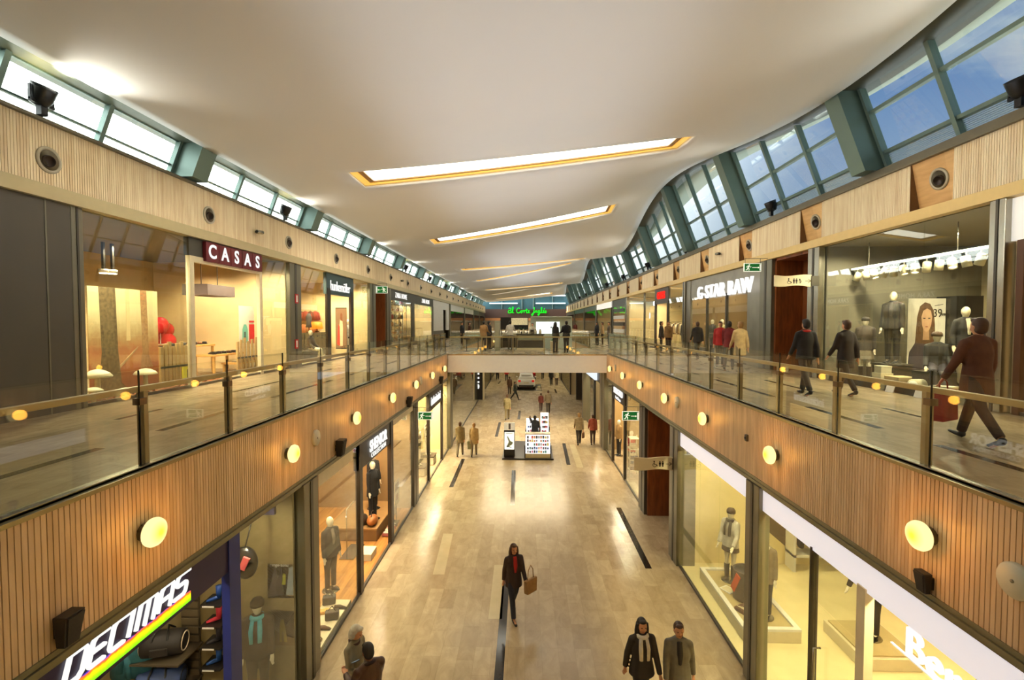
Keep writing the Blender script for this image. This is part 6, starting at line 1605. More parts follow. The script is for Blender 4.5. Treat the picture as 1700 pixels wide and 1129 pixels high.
# ---------------- menswear, lower left
mqp((-4.72, 11.55, .02), PI / 2 - .5, 'white headed mannequin in dark jacket with orange patch in the menswear window', 1.8, top=cl(58, 50, 44), bottom=cl(60, 50, 42), shoes=M_BLACK, shirt=cl(120, 110, 100))
t = thing('window_plinth', (-4.5, 10.4, .012), 'low cream window ledge along the menswear glass', 'ledge')
MB().box(-4.6, XLL - .05, 9.15, 11.0, .012, .12).build('board', M_CREAM, t); MB().box(-4.62, -4.6, 9.15, 11.0, .012, .15).build('edge', M_PINE, t)
rnd = random.Random(4)
gl = [('folded_shirt', (226, 214, 190)), ('leather_belt', (70, 44, 28)), ('folded_scarf', (206, 120, 50)), ('leather_shoe', (90, 54, 30)), ('folded_shirt', (210, 190, 140)), ('leather_bag', (50, 40, 34)), ('folded_scarf', (222, 160, 70)), ('leather_shoe', (60, 38, 24)), ('camera_case', (60, 56, 52))]
wh = ['nearest the grey pillar', 'beside the belt', 'in the middle of the ledge', 'behind the scarf', 'at the glass', 'by the mannequin feet', 'toward the doorway', 'at the back edge', 'at the far end']
for i, (nm, c) in enumerate(gl):
    x, y = -4.48 + .32 * (i % 2) + rnd.uniform(-.04, .04), 9.35 + .185 * i
    t = thing(nm, (x, y, .12), '%s lying on the menswear window ledge %s' % (nm.replace('_', ' '), wh[i]), nm.split('_')[1])
    m = mat(c, .6, 0, .12)
    if 'shoe' in nm: MB().tube([(x - .12, y, .16), (x, y, .165), (x + .13, y, .14)], [(.04, .04), (.045, .045), (.03, .02)], 10).build('upper', m, t); MB().box(x - .14, x + .14, y - .04, y + .04, .12, .13).build('sole', M_BLACK, t)
    elif 'belt' in nm: MB().tube([(x + .1 * math.cos(q), y + .1 * math.sin(q), .14) for q in [2 * PI * k / 14 for k in range(14)]], .018, 6, closed=True).build('strap', m, t); MB().cbox((x + .1, y, .145), .04, .05, .04).build('buckle', M_STEEL, t)
    elif 'bag' in nm or 'case' in nm: MB().cbox((x, y, .21), .28, .16, .18, .3).build('body', m, t, bevel=.02); MB().tube([(x - .08, y, .3), (x, y, .4), (x + .08, y, .3)], .012, 6).build('handle', m, t)
    else: MB().cbox((x, y, .15), .26, .16, .06, .4).build('fold', m, t, bevel=.02); MB().cbox((x, y, .185), .2, .13, .012, .4).build('top_layer', mat(tuple(min(255, v + 16) for v in c), .6, 0, .1), t, bevel=.004)
t = thing('window_platform', (-4.9, 15.2, .012), 'timber platform with bags and two mannequins in the menswear shop', 'platform')
MB().box(-5.9, XLL - .45, 14.2, 16.4, .012, .36).build('block', mat((116, 84, 48), .5, 0, .1, 4), t); MB().box(-5.92, XLL - .43, 14.18, 16.42, .36, .4).build('top', mat((156, 118, 70), .5, 0, .08, 4), t)
mqp((-4.75, 14.9, .4), PI / 2 - .4, 'black suited mannequin on the timber platform, front one', 1.8, top=cl(24, 22, 22), bottom=cl(26, 24, 24), shoes=M_BLACK, hem=.7)
mqp((-5.0, 15.75, .4), PI / 2 - .5, 'black suited mannequin on the timber platform, rear one', 1.85, top=cl(28, 25, 24), bottom=cl(26, 24, 24), shoes=M_BLACK, hem=.7)
for i, (x, y, c, lab) in enumerate(((-4.62, 14.45, (150, 88, 36), 'tan leather holdall on the edge of the timber platform'), (-4.95, 14.5, (60, 46, 36), 'dark leather holdall behind the tan one'))):
    t = thing('holdall', (x, y, .4), lab, 'bag')
    MB().ball((x, y, .55), .16, .26, .16, 16, 10).build('body', mat(c, .45, 0, .15, 8), t); MB().tube([(x, y - .12, .66), (x, y - .08, .82), (x, y + .08, .82), (x, y + .12, .66)], .014, 6).build('handle', mat((50, 34, 24), .5, 0, .1), t)
box_thing('step_box', -4.55, -4.2, 13.0, 13.5, .012, .2, M_CREAM, 'small cream step in the menswear doorway', 'box')
t = thing('garment_stand', (-4.7, 13.4, .012), 'chrome garment stand inside the menswear doorway', 'stand')
MB().tube([(-4.9, 13.1, .012), (-4.9, 13.1, 1.4), (-4.9, 13.9, 1.4), (-4.9, 13.9, .012)], .016, 8).build('tube', M_STEEL, t); MB().cbox((-4.9, 13.5, .03), .4, .9, .02).build('foot', M_STEEL, t)
poster('sale_poster', (-5.6, 16.828, 2.0), .5, 1.7, 'C', mat((226, 200, 150), .5, 0, .03), [('printed_band', [(0, 0), (1, 0), (1, .3), (0, .2)], mat((226, 110, 30), .5, 0, .05)), ('printed_band', [(0, .42), (1, .5), (1, .66), (0, .6)], mat((226, 130, 40), .5, 0, .05)), ('printed_spot', circ(.5, .8, .14), mat((120, 60, 40), .5, 0, .1))], 'tall cream and orange poster behind the black suited mannequins')
poster('notice_sheet', (XLL - .2, 15.6, 1.0), .55, .8, 'L', mat((176, 150, 110), .5, 0, .06), [('printed_lines', [(.1, .6), (.9, .6), (.9, .9), (.1, .9)], mat((110, 70, 50), .5, 0, .3, 40)), ('printed_lines', [(.3, .2), (.7, .2), (.7, .45), (.3, .45)], mat((130, 70, 50), .5, 0, .3, 40))], 'brown notice sheet standing low behind the menswear glass')
t = thing('notice_stand', (XLL - .22, 15.6, .012), 'thin stand holding the brown notice sheet', 'stand')
MB().box(XLL - .24, XLL - .215, 15.58, 15.62, .012, 1.3).build('rod', M_STEEL, t); MB().box(XLL - .35, XLL - .15, 15.45, 15.75, .012, .03).build('foot', M_STEEL, t)
for i in range(5):
    x, y = -4.4 - .12 * (i % 2), 14.75 + .32 * i
    t = thing('folded_knit', (XLL - .26, 14.6 + .17 * i, .012), 'folded knitwear on the floor behind the menswear glass, %s' % ORD[i], 'knitwear', 'folded knitwear behind the glass')
    MB().cbox((XLL - .24, 14.55 + .16 * i, .07), .28, .14, .1, .2 * i).build('fold', mat(((170, 90, 80), (90, 80, 70), (200, 180, 140))[i % 3], .7, 0, .1), t, bevel=.03); MB().cbox((XLL - .24, 14.55 + .16 * i, .13), .2, .1, .03, .2 * i).build('collar', mat((220, 206, 180), .7, 0, .1), t, bevel=.01)
poster('hat_print', (-6.4, 16.834, 2.2), .9, 1.2, 'C', mat((140, 110, 76), .6, 0, .06), [('printed_coat', [(.2, 0), (.8, 0), (.75, .6), (.5, .75), (.25, .6)], mat((150, 40, 34), .6, 0, .1)), ('printed_head', circ(.5, .82, .1), mat((190, 150, 110), .6, 0, .05))], 'wall print of a red coat deep in the menswear shop')
# ---------------- underwear shop
for i, (x, y) in enumerate(((-4.6, 20.6), (-4.55, 22.3))):
    b = thing('plinth', (x, y, .012), 'cream plinth under the %s underwear mannequin' % ('nearer', 'farther')[i], 'plinth')
    MB().box(x - .35, x + .35, y - .35, y + .35, .012, .36).build('block', M_CREAM, b, bevel=.01); MB().box(x - .37, x + .37, y - .37, y + .37, .36, .4).build('slab', M_DKPORT, b)
    r = mqp((x, y, .4), PI / 2 - .5, 'cream mannequin wearing %s underwear in the lower left doorway' % ('dark', 'black')[i], 1.72)
    o = MB().tube([(0, 0, 1.16), (0, 0, 1.28)], [(.155, .115), (.16, .118)], 16).tube([(0, 0, .86), (0, 0, .98)], [(.165, .12), (.15, .11)], 16).build('underwear', cl(36, 30, 34)); o.parent = r
for i in range(7):
    garment((-7.8, 18.2 + .5 * i, 2.0), PI / 2, (cl(176, 100, 90), cl(200, 150, 130), cl(150, 60, 60))[i % 3], 'rose coloured nightwear hanging in the underwear shop', 'nightwear in the underwear shop', L=.8)
t = thing('wall_rail', (-7.8, 19.7, 2.0), 'long steel rail with rose nightwear in the underwear shop', 'clothes rail')
MB().tube([(-7.8, 17.9, 2.01), (-7.8, 21.5, 2.01)], .018, 8).build('bar', M_STEEL, t); MB().tube([(-7.8, 18.3, 2.01), (-8.57, 18.3, 2.01)], .014, 8).tube([(-7.8, 21.2, 2.01), (-8.57, 21.2, 2.01)], .014, 8).build('arms', M_STEEL, t)
t = thing('drawer_cabinet', (-4.8, 18.7, .012), 'cream and brown drawer unit in the underwear window', 'cabinet')
MB().box(-5.2, -4.4, 18.1, 19.3, .012, .9).build('body', M_CREAM, t)
for i in range(3): MB().box(-4.4, -4.385, 18.14, 19.26, .06 + .28 * i, .3 + .28 * i).build('drawer', mat((150, 120, 80), .5, 0, .06), t)
# ---------------- youth shop, lower right
t = thing('display_platform', (4.95, 11, .012), 'white edged display platform with mannequins in the yellow lit window', 'platform')
MB().box(4.45, 5.6, 9.7, 12.2, .012, .25).build('base', M_CREAM, t, bevel=.01); MB().box(4.55, 5.5, 9.8, 12.1, .25, .262).build('top_cloth', mat((186, 166, 116), .7, 0, .05), t)
MB().box(4.45, 4.55, 9.7, 12.2, .25, .3).box(5.5, 5.6, 9.7, 12.2, .25, .3).box(4.55, 5.5, 9.7, 9.8, .25, .3).box(4.55, 5.5, 12.1, 12.2, .25, .3).build('rim', M_WHITE, t)
mqp((4.98, 11.65, .262), -PI / 2 + .6, 'mannequin in grey knit with black bag and boots, farther on the white platform', 1.75, top=cl(190, 182, 168), skirt=(cl(70, 56, 44), -.2), boots=True, shoes=cl(50, 38, 30), hat=cl(60, 44, 32), scarf=cl(40, 34, 32), arms=((.1, .15, .3), (.35, .2, .5)))
mqp((5.08, 10.2, .262), -PI / 2 + .9, 'mannequin in speckled coat and black trousers, nearer on the white platform', 1.78, top=cl(120, 106, 84), bottom=cl(34, 30, 28), shoes=M_BLACK, hem=.75, scarf=cl(226, 216, 196))
t = thing('waste_drum', (4.98, 10.85, .262), 'dark drum with an orange stripe beside the mannequins', 'drum')
MB().lathe([(.2, 0), (.25, .02), (.27, .68), (.25, .7), (.24, .66)], (4.98, 10.85, .262), (0, 0, 1), 24).build('body', mat((70, 58, 46), .5, .1, .1), t); MB().lathe([(.255, .66), (.2, .69), (0, .7)], (4.98, 10.85, .262), (0, 0, 1), 24).build('lid', M_DARK, t)
MB().cbox((4.73, 10.78, .68), .02, .14, .46, .2, .45).build('orange_stripe', mat((236, 84, 30), .4, 0, .03), t)
t = thing('open_book', (4.75, 11.25, .262), 'white card lying on the white platform', 'card')
MB().cbox((4.75, 11.2, .275), .24, .3, .02, .5).build('sheet', M_WHITE, t); MB().cbox((4.75, 11.2, .288), .18, .22, .004, .5).build('print', M_CREAM, t)
t = thing('handbag', (4.85, 10.45, .262), 'dark striped bag lying on the white platform', 'bag')
MB().cbox((4.8, 10.4, .30), .4, .3, .08, .5).build('pouch', cl(90, 56, 36), t, bevel=.02)
mb = MB()
for i in range(5): mb.cbox((4.68 + .04 * i, 10.36 - .02 * i, .344), .016, .2, .006, .5)
mb.build('stripes', M_CREAM, t)
poster('window_screen', (5.9, 11.4, 2.1), .9, 1.3, 'R', mat((70, 52, 34), .5, 0, .1), [('printed_light', [(.1, .3), (.9, .3), (.9, .6), (.1, .6)], mat((170, 130, 80), .5, 0, .3, 12))], 'dark hanging picture behind the mannequins in the yellow lit window')
t = thing('picture_cord', (5.9, 11.4, 2.75), 'thin cords holding the dark hanging picture', 'cord')
MB().tube([(5.9, 11.1, 2.74), (5.9, 11.1, 3.7)], .006, 5).tube([(5.9, 11.7, 2.74), (5.9, 11.7, 3.7)], .006, 5).build('cord', M_STEEL, t)
t = thing('wall_shelving', (8.4, 12.2, .012), 'white wall bay with hanging clothes at the back of the yellow lit shop', 'shelving')
MB().box(7.0, 9.6, 12.3, 12.72, .4, .46).box(7.0, 9.6, 12.3, 12.72, 2.6, 2.66).build('shelf', M_WHITE, t); MB().box(7.0, 7.06, 12.3, 12.72, .012, 2.66).box(9.54, 9.6, 12.3, 12.72, .012, 2.66).box(8.27, 8.33, 12.3, 12.72, .012, 2.66).build('upright', M_WHITE, t)
MB().tube([(7.03, 12.45, 1.62), (9.57, 12.45, 1.62)], .018, 8).build('bar', M_STEEL, t)
for i in range(9):
    garment((7.25 + .26 * i, 12.45, 1.61), 1.2, (cl(40, 34, 32), cl(60, 46, 40), cl(90, 76, 60))[i % 3], 'dark garment hanging in the white wall bay', 'garments in the white wall bay', L=.85, w=.4)
t = thing('display_platform', (6.75, 9.3, .012), 'second white platform deeper behind the glass door', 'platform')
MB().box(6.3, 7.4, 8.7, 9.9, .012, .25).build('base', M_CREAM, t, bevel=.01); MB().box(6.36, 7.34, 8.76, 9.84, .25, .28).build('rim', mat((186, 166, 116), .6, 0, .04), t)
mqp((6.85, 9.3, .28), -PI / 2 + .7, 'mannequin in dark clothes on the second white platform', 1.76, top=cl(52, 42, 36), bottom=cl(40, 34, 34), shoes=M_BLACK, arms=((.2, .4, .3), (.2, .4, .3)))
t = thing('security_gate', (4.9, 5.4, .012), 'cream anti-theft gate with dark top bar inside the lower right entrance', 'gate')
MB().tube([(4.75, 5.4, .012), (4.75, 5.4, 1.4), (5.25, 5.4, 1.4), (5.25, 5.4, .012)], .045, 8).build('frame', M_CREAM, t); MB().box(4.9, 5.1, 5.34, 5.46, 1.38, 1.46).build('top_bar', mat((90, 46, 30), .4, 0, .05), t)
# ---------------- casual shop, lower right
mqp((4.7, 21.3, .02), -1.1, 'mannequin in bright red top inside the doorway under the black band', 1.72, top=cl(196, 52, 36), bottom=cl(40, 36, 40), shoes=M_BLACK)
mqp((4.75, 18.6, .02), -1.2, 'mannequin in grey coat behind the casual shop glass', 1.78, top=cl(96, 84, 68), bottom=cl(60, 54, 48), shoes=M_BLACK, hem=.7)
mqp((4.6, 23.6, .02), -1.2, 'mannequin in tan jacket behind the glass nearest the bridge', 1.75, top=cl(150, 116, 70), bottom=cl(56, 48, 44), shoes=M_BLACK)
t = thing('folding_shelf', (4.6, 20.4, .012), 'pale ladder shelf with folded clothes in the casual shop doorway', 'shelf')
for x in (4.4, 4.8): MB().box(x - .02, x + .02, 20.2, 20.24, .012, 1.7).box(x - .02, x + .02, 20.7, 20.74, .012, 1.7).build('upright', M_CREAM, t)
for z in (.3, .75, 1.2, 1.65): MB().box(4.4, 4.8, 20.2, 20.74, z - .02, z).build('shelf', M_CREAM, t)
for i, z in enumerate((.3, .75, 1.2)):
    t = thing('folded_stack', (4.6, 20.47, z), 'folded garment on the ladder shelf, %s shelf from the bottom' % ORD[i], 'clothes', 'folded garments on the ladder shelf')
    MB().cbox((4.6, 20.47, z + .08), .32, .4, .16).build('fold', cl(*((90, 60, 46), (60, 56, 60), (190, 170, 130))[i]), t, bevel=.03); MB().cbox((4.6, 20.47, z + .17), .26, .32, .03).build('top_fold', cl(200, 180, 140), t, bevel=.01)
mqp((4.55, 27.4, .02), -1.0, 'mannequin in black beneath the white lit box sign', 1.75, top=cl(30, 30, 34), bottom=cl(28, 26, 28), shoes=M_BLACK)
# ================================================================ islands, car
def hx(x0, x1, ya0, ya1, z0, yb0, yb1, z1): return [(x0, ya0, z0), (x1, ya0, z0), (x1, ya1, z0), (x0, ya1, z0), (x0, yb0, z1), (x1, yb0, z1), (x1, yb1, z1), (x0, yb1, z1)]
M_LITSH = mat((244, 246, 248), .4, 0, 0, emit=(250, 252, 255), es=.45)
t = thing('island_platform', (.14, 24.4, 0), 'low black platform under the kiosk in the middle of the lower mall', 'platform')
MB().box(-1.1, 1.36, 22.75, 26.2, 0, .07).build('deck', mat((40, 30, 26), .3, 0, .08), t, bevel=.01); MB().box(-1.1, 1.36, 22.74, 22.75, 0, .06).build('front_edge', M_BLACK, t)
t = thing('poster_totem', (-.77, 23.2, .07), 'black totem with a lit white poster left of the kiosk', 'totem')
MB().box(-1.02, -.5, 23.0, 23.45, .07, .42).build('base', M_BLACK, t); MB().box(-1.02, -.5, 23.0, 23.45, .42, 1.36).build('body', M_BLACK, t, bevel=.01)
f = MB().box(-.99, -.53, 22.975, 23.0, .44, 1.28).build('lit_poster', mat((244, 248, 240), .4, 0, 0, emit=(248, 252, 244), es=.5), t)
fn = lambda u, v, d: Vector((-.99 + .46 * u, 22.975 - d, .44 + .84 * v))
flat(f, 'printed_phone', [[(.2, .16), (.3, .12), (.82, .3), (.86, .42), (.6, .5), (.34, .78), (.24, .74), (.44, .44)], seg(.2, .2, .75, .12, .05)], mat((150, 160, 140), .5, 0, .3, 60), fn, .004)
flat(f, 'printed_line', [[(.12, .9), (.85, .9), (.85, .935), (.12, .935)]], mat((170, 176, 170), .5, 0, .3, 40), fn, .004)
MB().box(-1.02, -.5, 23.05, 23.1, 1.36, 1.72).build('header', mat((220, 216, 196), .4, 0, .1, 20, emit=(220, 216, 196), es=.2), t)
MB().box(-.8, -.7, 23.045, 23.05, 1.4, 1.68).build('header_print', mat((110, 100, 90), .5, 0, .3, 40), t)
rnd = random.Random(21)
def accessory_stand(x0, x1, y0, y1, z0, z1, n, label, slope=.35):
    t = thing('display_stand', ((x0 + x1) / 2, (y0 + y1) / 2, .07), label, 'display stand')
    MB().hexa(hx(x0, x1, y0 + .05, y1, .07, y0 + slope + .05, y1, z1)).build('body', M_LITSH, t)
    MB().box(x0 - .05, x0, y0, y1 + .02, .07, z1 * .62).box(x1, x1 + .05, y0, y1 + .02, .07, z1 * .62).build('side_panel', M_BLACK, t)
    zs = [z0 + (z1 - z0) * i / n for i in range(n)]
    for z in zs:
        yy = y0 + .05 + slope * (z - .07) / (z1 - .07)
        MB().box(x0, x1, yy - .14, yy + .02, z - .02, z).build('shelf', M_LITSH, t)
    MB().box(x0, x1, y0 + .02, y0 + .06, .07, z0 - .03).build('plinth', mat((196, 180, 140), .4, .2, .05), t)
    return [(z, y0 + .05 + slope * (z - .07) / (z1 - .07)) for z in zs]
pal = [(40, 40, 46), (70, 90, 150), (190, 60, 50), (220, 200, 80), (150, 150, 160), (60, 110, 100), (200, 120, 60), (30, 30, 34), (210, 120, 150)]
def stock(rows, x0, x1, nc, grp, lab):
    for z, yy in rows:
        for i in range(nc):
            if rnd.random() < .1: continue
            x = x0 + .06 + (x1 - x0 - .12) * (i + .5) / nc; h = rnd.uniform(.09, .14); c = pal[rnd.randrange(9)]
            t = thing('product_box', (x, yy - .08, z), lab, 'box', grp)
            MB().box(x - .042, x + .042, yy - .1, yy - .06, z, z + h).build('carton', mat(c, .4, 0, .1), t)
            MB().box(x - .03, x + .03, yy - .103, yy - .1, z + .02, z + h * .6).build('window', mat(tuple(min(255, v + 90) for v in c), .3, 0, .05), t)
rows = accessory_stand(.02, 1.2, 22.85, 23.5, .3, 1.1, 5, 'white lit stand with five shelves of phone accessories, front of the kiosk')
stock(rows, .02, 1.2, 10, 'accessory boxes on the front stand', 'small accessory box on the front shelves of the kiosk')
t = thing('counter_top', (.6, 23.75, 1.1), 'pale counter above the front accessory shelves', 'counter')
MB().box(.0, 1.22, 23.25, 23.62, 1.1, 1.16).build('board', mat((226, 216, 190), .3, 0, .03), t); MB().box(.02, 1.2, 23.6, 23.9, .95, 1.02).build('lower_board', mat((206, 190, 150), .3, 0, .03), t); MB().box(.02, .08, 23.6, 23.9, .07, .95).box(1.14, 1.2, 23.6, 23.9, .07, .95).build('support', M_BLACK, t)
rows = accessory_stand(.82, 1.24, 25.2, 25.75, .75, 1.72, 4, 'tall white lit accessory stand at the back right of the kiosk', .2)
stock(rows, .82, 1.24, 4, 'accessory boxes on the tall stand', 'small accessory box on the tall rear stand of the kiosk')
rows = accessory_stand(.06, .72, 25.3, 25.8, .75, 1.4, 3, 'lower white lit accessory stand at the back left of the kiosk', .2)
stock(rows, .06, .72, 5, 'accessory boxes on the lower rear stand', 'small accessory box on the lower rear stand of the kiosk')
# ---- white car
def car(loc, paint, label, cat='car'):
    t = thing('car', (0, 0, 0), label, cat)
    sec = [(0.0, .58, .74, .30, .92), (.06, .80, .86, .26, .98), (.5, .84, .885, .22, 1.0), (1.2, .85, .89, .2, .96), (2.4, .85, .89, .2, .92), (3.2, .84, .88, .22, .88), (3.85, .78, .84, .26, .78), (4.05, .62, .72, .32, .66)]
    mb = MB(); vs = []; fs = []
    for y, wt, wb, zb, zt in sec:
        vs += [(-wb, y, zb + .1), (-wb * 1.0, y, (zb + zt) / 2), (-wt, y, zt), (wt, y, zt), (wb, y, (zb + zt) / 2), (wb, y, zb + .1), (wb * .9, y, zb), (-wb * .9, y, zb)]
    for i in range(len(sec) - 1):
        for j in range(8): fs.append((8 * i + j, 8 * i + (j + 1) % 8, 8 * i + 8 + (j + 1) % 8, 8 * i + 8 + j))
    fs += [tuple(range(7, -1, -1)), tuple(8 * (len(sec) - 1) + j for j in range(8))]
    mb.add(vs, fs, True); mb.build('body', paint, t, bevel=.03)
    cab = [(.18, .68, .76, .95, 1.22), (.45, .62, .78, .95, 1.44), (1.2, .64, .79, .95, 1.5), (2.0, .62, .78, .92, 1.46), (2.85, .66, .76, .88, .92)]
    mb = MB(); vs = []; fs = []
    for y, wt, wb, zb, zt in cab: vs += [(-wb, y, zb), (-wt, y, zt), (wt, y, zt), (wb, y, zb)]
    for i in range(4):
        for j in range(4): fs.append((4 * i + j, 4 * i + (j + 1) % 4, 4 * i + 4 + (j + 1) % 4, 4 * i + 4 + j))
    fs += [(3, 2, 1, 0), (16, 17, 18, 19)]
    mb.add(vs, fs, True); mb.build('cabin', paint, t, bevel=.03)
    MB().hexa([(-.6, .24, 1.02), (.6, .24, 1.02), (.6, .3, 1.02), (-.6, .3, 1.02), (-.52, .36, 1.36), (.52, .36, 1.36), (.52, .42, 1.36), (-.52, .42, 1.36)]).build('rear_window', M_GLOSSB, t)
    for s in (-1, 1):
        MB().hexa([(s * .77, .55, 1.0), (s * .79, .55, 1.0), (s * .79, 2.5, .98), (s * .77, 2.5, .98), (s * .64, .62, 1.4), (s * .66, .62, 1.4), (s * .66, 1.9, 1.4), (s * .64, 1.9, 1.4)]).build('side_window', M_GLOSSB, t)
        MB().cbox((s * .66, .03, .84), .26, .1, .2).build('tail_light', mat((190, 30, 24), .2, 0, .05, emit=(200, 20, 10), es=.3), t, bevel=.03)
        MB().cbox((s * .95, 2.35, 1.02), .16, .1, .12).build('mirror', paint, t, bevel=.02)
        for y in (.75, 3.2):
            w = MB().tube([(s * .66, y, .31), (s * .88, y, .31)], .31, 22).build('wheel', M_BLACK, t); MB().tube([(s * .87, y, .31), (s * .895, y, .31)], .19, 16).build('hub', M_STEEL, w)
    MB().box(-.72, .72, -.03, .02, .3, .46).build('bumper_insert', M_DARK, t, bevel=.02); MB().box(-.26, .26, -.045, -.03, .62, .74).build('number_plate', M_CREAM, t)
    MB().box(-.5, .5, .2, .42, 1.4, 1.46).build('spoiler', paint, t, bevel=.02)
    t.location = loc; return t
t = thing('display_mat', (.3, 48.5, 0), 'dark mat under the white car', 'mat')
MB().box(-1.2, 1.6, 46.4, 51.2, 0, .03).build('sheet', M_GREYD, t); MB().box(-1.24, 1.64, 46.36, 51.24, 0, .015).build('border', M_STEEL, t)
car((.1, 46.9, .03), mat((238, 234, 222), .2, 0, 0), 'white compact car seen from behind, displayed in the lower mall')
car((.35, 55.5, 0), mat((120, 26, 30), .2, 0, 0), 'dark red car displayed beyond the white car')
t = thing('display_case', (1.45, 46.75, .03), 'low clear display case beside the white car', 'display case')
MB().box(1.1, 1.55, 46.5, 47.0, .03, .25).build('base', M_STEEL, t); MB().box(1.12, 1.53, 46.52, 46.98, .25, .75).build('glass_cover', M_GLASSR, t); MB().box(1.2, 1.45, 46.6, 46.9, .25, .4).build('brochure_block', M_CREAM, t)
# ---- coffee counter on the bridge
t = thing('coffee_counter', (.3, 29.2, F2), 'steel and black coffee counter in the middle of the bridge', 'counter')
MB().box(-.52, 1.12, 28.9, 29.7, F2, F2 + .12).build('plinth', M_CREAM, t); MB().box(-.5, 1.1, 28.92, 29.7, F2 + .12, F2 + .9).build('body', M_STEEL, t)
MB().box(-.44, 1.04, 28.895, 28.92, F2 + .16, F2 + .58).build('dark_panel', M_GREYD, t); MB().box(-.44, 1.04, 28.9, 28.925, F2 + .62, F2 + .86).build('glass_display', mat((150, 156, 130), .15, .1, .1), t); MB().box(-.55, 1.15, 28.86, 29.74, F2 + .9, F2 + .96).build('worktop', M_DARK, t)
for i, x in enumerate((-.4, -.12, .42, .62, .9)):
    q = thing('coffee_machine' if i == 2 else 'jar', (x, 29.2, F2 + .96), ('steel coffee machine on the coffee counter' if i == 2 else 'pale jar on the coffee counter, %s from the left' % ORD[i if i < 2 else i - 1]), 'coffee machine' if i == 2 else 'jar')
    if i == 2: MB().box(x - .12, x + .1, 29.1, 29.5, F2 + .96, F2 + 1.24).build('body', M_STEEL, q, bevel=.02); MB().box(x - .1, x + .08, 29.06, 29.1, F2 + 1.1, F2 + 1.2).build('spout_panel', M_BLACK, q)
    else: MB().lathe([(.07, 0), (.08, .02), (.08, .2), (.05, .24)], (x, 29.2, F2 + .96), (0, 0, 1), 14).build('body', M_CREAM, q); MB().lathe([(.055, .24), (.055, .28), (0, .285)], (x, 29.2, F2 + .96), (0, 0, 1), 14).build('lid', M_STEEL, q)
t = thing('tall_fridge', (-1.65, 28.9, F2), 'tall grey cabinet at the left end of the coffee counter', 'cabinet')
MB().box(-1.82, -1.5, 28.6, 29.2, F2, F2 + 1.75).build('body', mat((160, 162, 140), .3, .3, .05), t, bevel=.02); MB().box(-1.8, -1.52, 28.585, 28.6, F2 + .2, F2 + 1.65).build('door', mat((176, 178, 158), .3, .3, .05), t); MB().box(-1.55, -1.53, 28.56, 28.585, F2 + .9, F2 + 1.2).build('handle', M_STEEL, t)
t = thing('work_table', (-1.0, 30.4, F2), 'dark work table left of the coffee counter', 'table')
MB().box(-1.45, -.6, 30.1, 30.7, F2 + .84, F2 + .9).build('tabletop', M_CREAM, t); MB().box(-1.42, -.62, 30.14, 30.68, F2 + .1, F2 + .84).build('cabinet_body', M_GREYD, t); MB().box(-1.4, -.64, 30.12, 30.14, F2 + .5, F2 + .8).build('drawer', M_DARK, t)
t = thing('planter', (1.8, 28.3, F2), 'square cream planter with a small green plant right of the coffee counter', 'planter')
MB().hexa([(1.5, 28.1, F2), (1.9, 28.1, F2), (1.9, 28.5, F2), (1.5, 28.5, F2), (1.46, 28.06, F2 + .56), (1.94, 28.06, F2 + .56), (1.94, 28.54, F2 + .56), (1.46, 28.54, F2 + .56)]).build('pot', M_CREAM, t, bevel=.01)
mb = MB(); rnd = random.Random(9)
for _ in range(90):
    a, b = rnd.uniform(0, 6.28), rnd.uniform(.02, .17); c = Vector((1.7 + b * math.cos(a), 28.3 + b * math.sin(a), F2 + .58 + rnd.uniform(0, .2)))
    mb.cbox(c, .07, .04, .006, a, rnd.uniform(-.8, .8), rnd.uniform(-.8, .8))
mb.build('foliage', mat((60, 130, 40), .6, 0, .3, 20), t)
for i, (x, y) in enumerate(((-2.85, 29.3), (-3.35, 27.6))):
    t = thing('bar_stool', (x, y, F2), 'tall dark bar stool on the bridge, %s one' % ('right' if i == 0 else 'left'), 'stool')
    MB().lathe([(.2, 0), (.2, .015), (.03, .03)], (x, y, F2), (0, 0, 1), 18).build('base', M_DARK, t); MB().tube([(x, y, F2 + .02), (x, y, F2 + .7)], .025, 8).build('post', M_GREYD, t); MB().lathe([(.19, .7), (.2, .73), (.19, .77), (0, .78)], (x, y, F2), (0, 0, 1), 18).build('seat', M_DARK, t)
t = thing('light_wall', (1.6, 33.4, F2), 'back wall of the coffee kiosk with a glowing white panel', 'panel')
MB().box(.35, 3.0, 31.0, 31.2, F2, F2 + 2.05).build('wall_board', mat((196, 206, 190), .4, 0, .04), t); MB().box(.7, 2.2, 30.98, 31.0, F2 + .95, F2 + 1.7).build('lit_panel', mat((240, 248, 240), .4, 0, 0, emit=(236, 250, 240), es=.8), t)
MB().box(1.62, 1.7, 30.965, 30.98, F2 + 1.3, F2 + 1.4).box(1.78, 1.86, 30.965, 30.98, F2 + 1.3, F2 + 1.4).build('printed_dots', M_BLACK, t); MB().box(.4, 2.95, 30.6, 31.0, F2 + 2.0, F2 + 2.05).build('canopy', mat((206, 214, 196), .4, 0, .04), t)
t = thing('menu_board', (-.6, 31.0, F2), 'dark framed menu board behind the coffee counter', 'board')
MB().box(-1.6, .2, 31.1, 31.2, F2 + 1.2, F2 + 2.0).build('board', M_DARK, t); MB().box(-.9, .15, 31.08, 31.1, F2 + 1.5, F2 + 1.95).build('lit_sheet', mat((220, 206, 160), .4, 0, .2, 20, emit=(220, 206, 160), es=.2), t); MB().box(-1.55, -1.5, 31.12, 31.18, F2, F2 + 1.2).box(.1, .15, 31.12, 31.18, F2, F2 + 1.2).build('leg', M_DARK, t)
t = thing('potted_palm', (.0, 30.4, F2 + .9), 'spiky dark plant standing behind the coffee counter', 'plant')
MB().lathe([(.1, .0), (.14, .2), (.12, .2), (.1, .05)], (-.15, 30.2, F2 + .9), (0, 0, 1), 14).build('pot', M_DARK, t)
mb = MB()
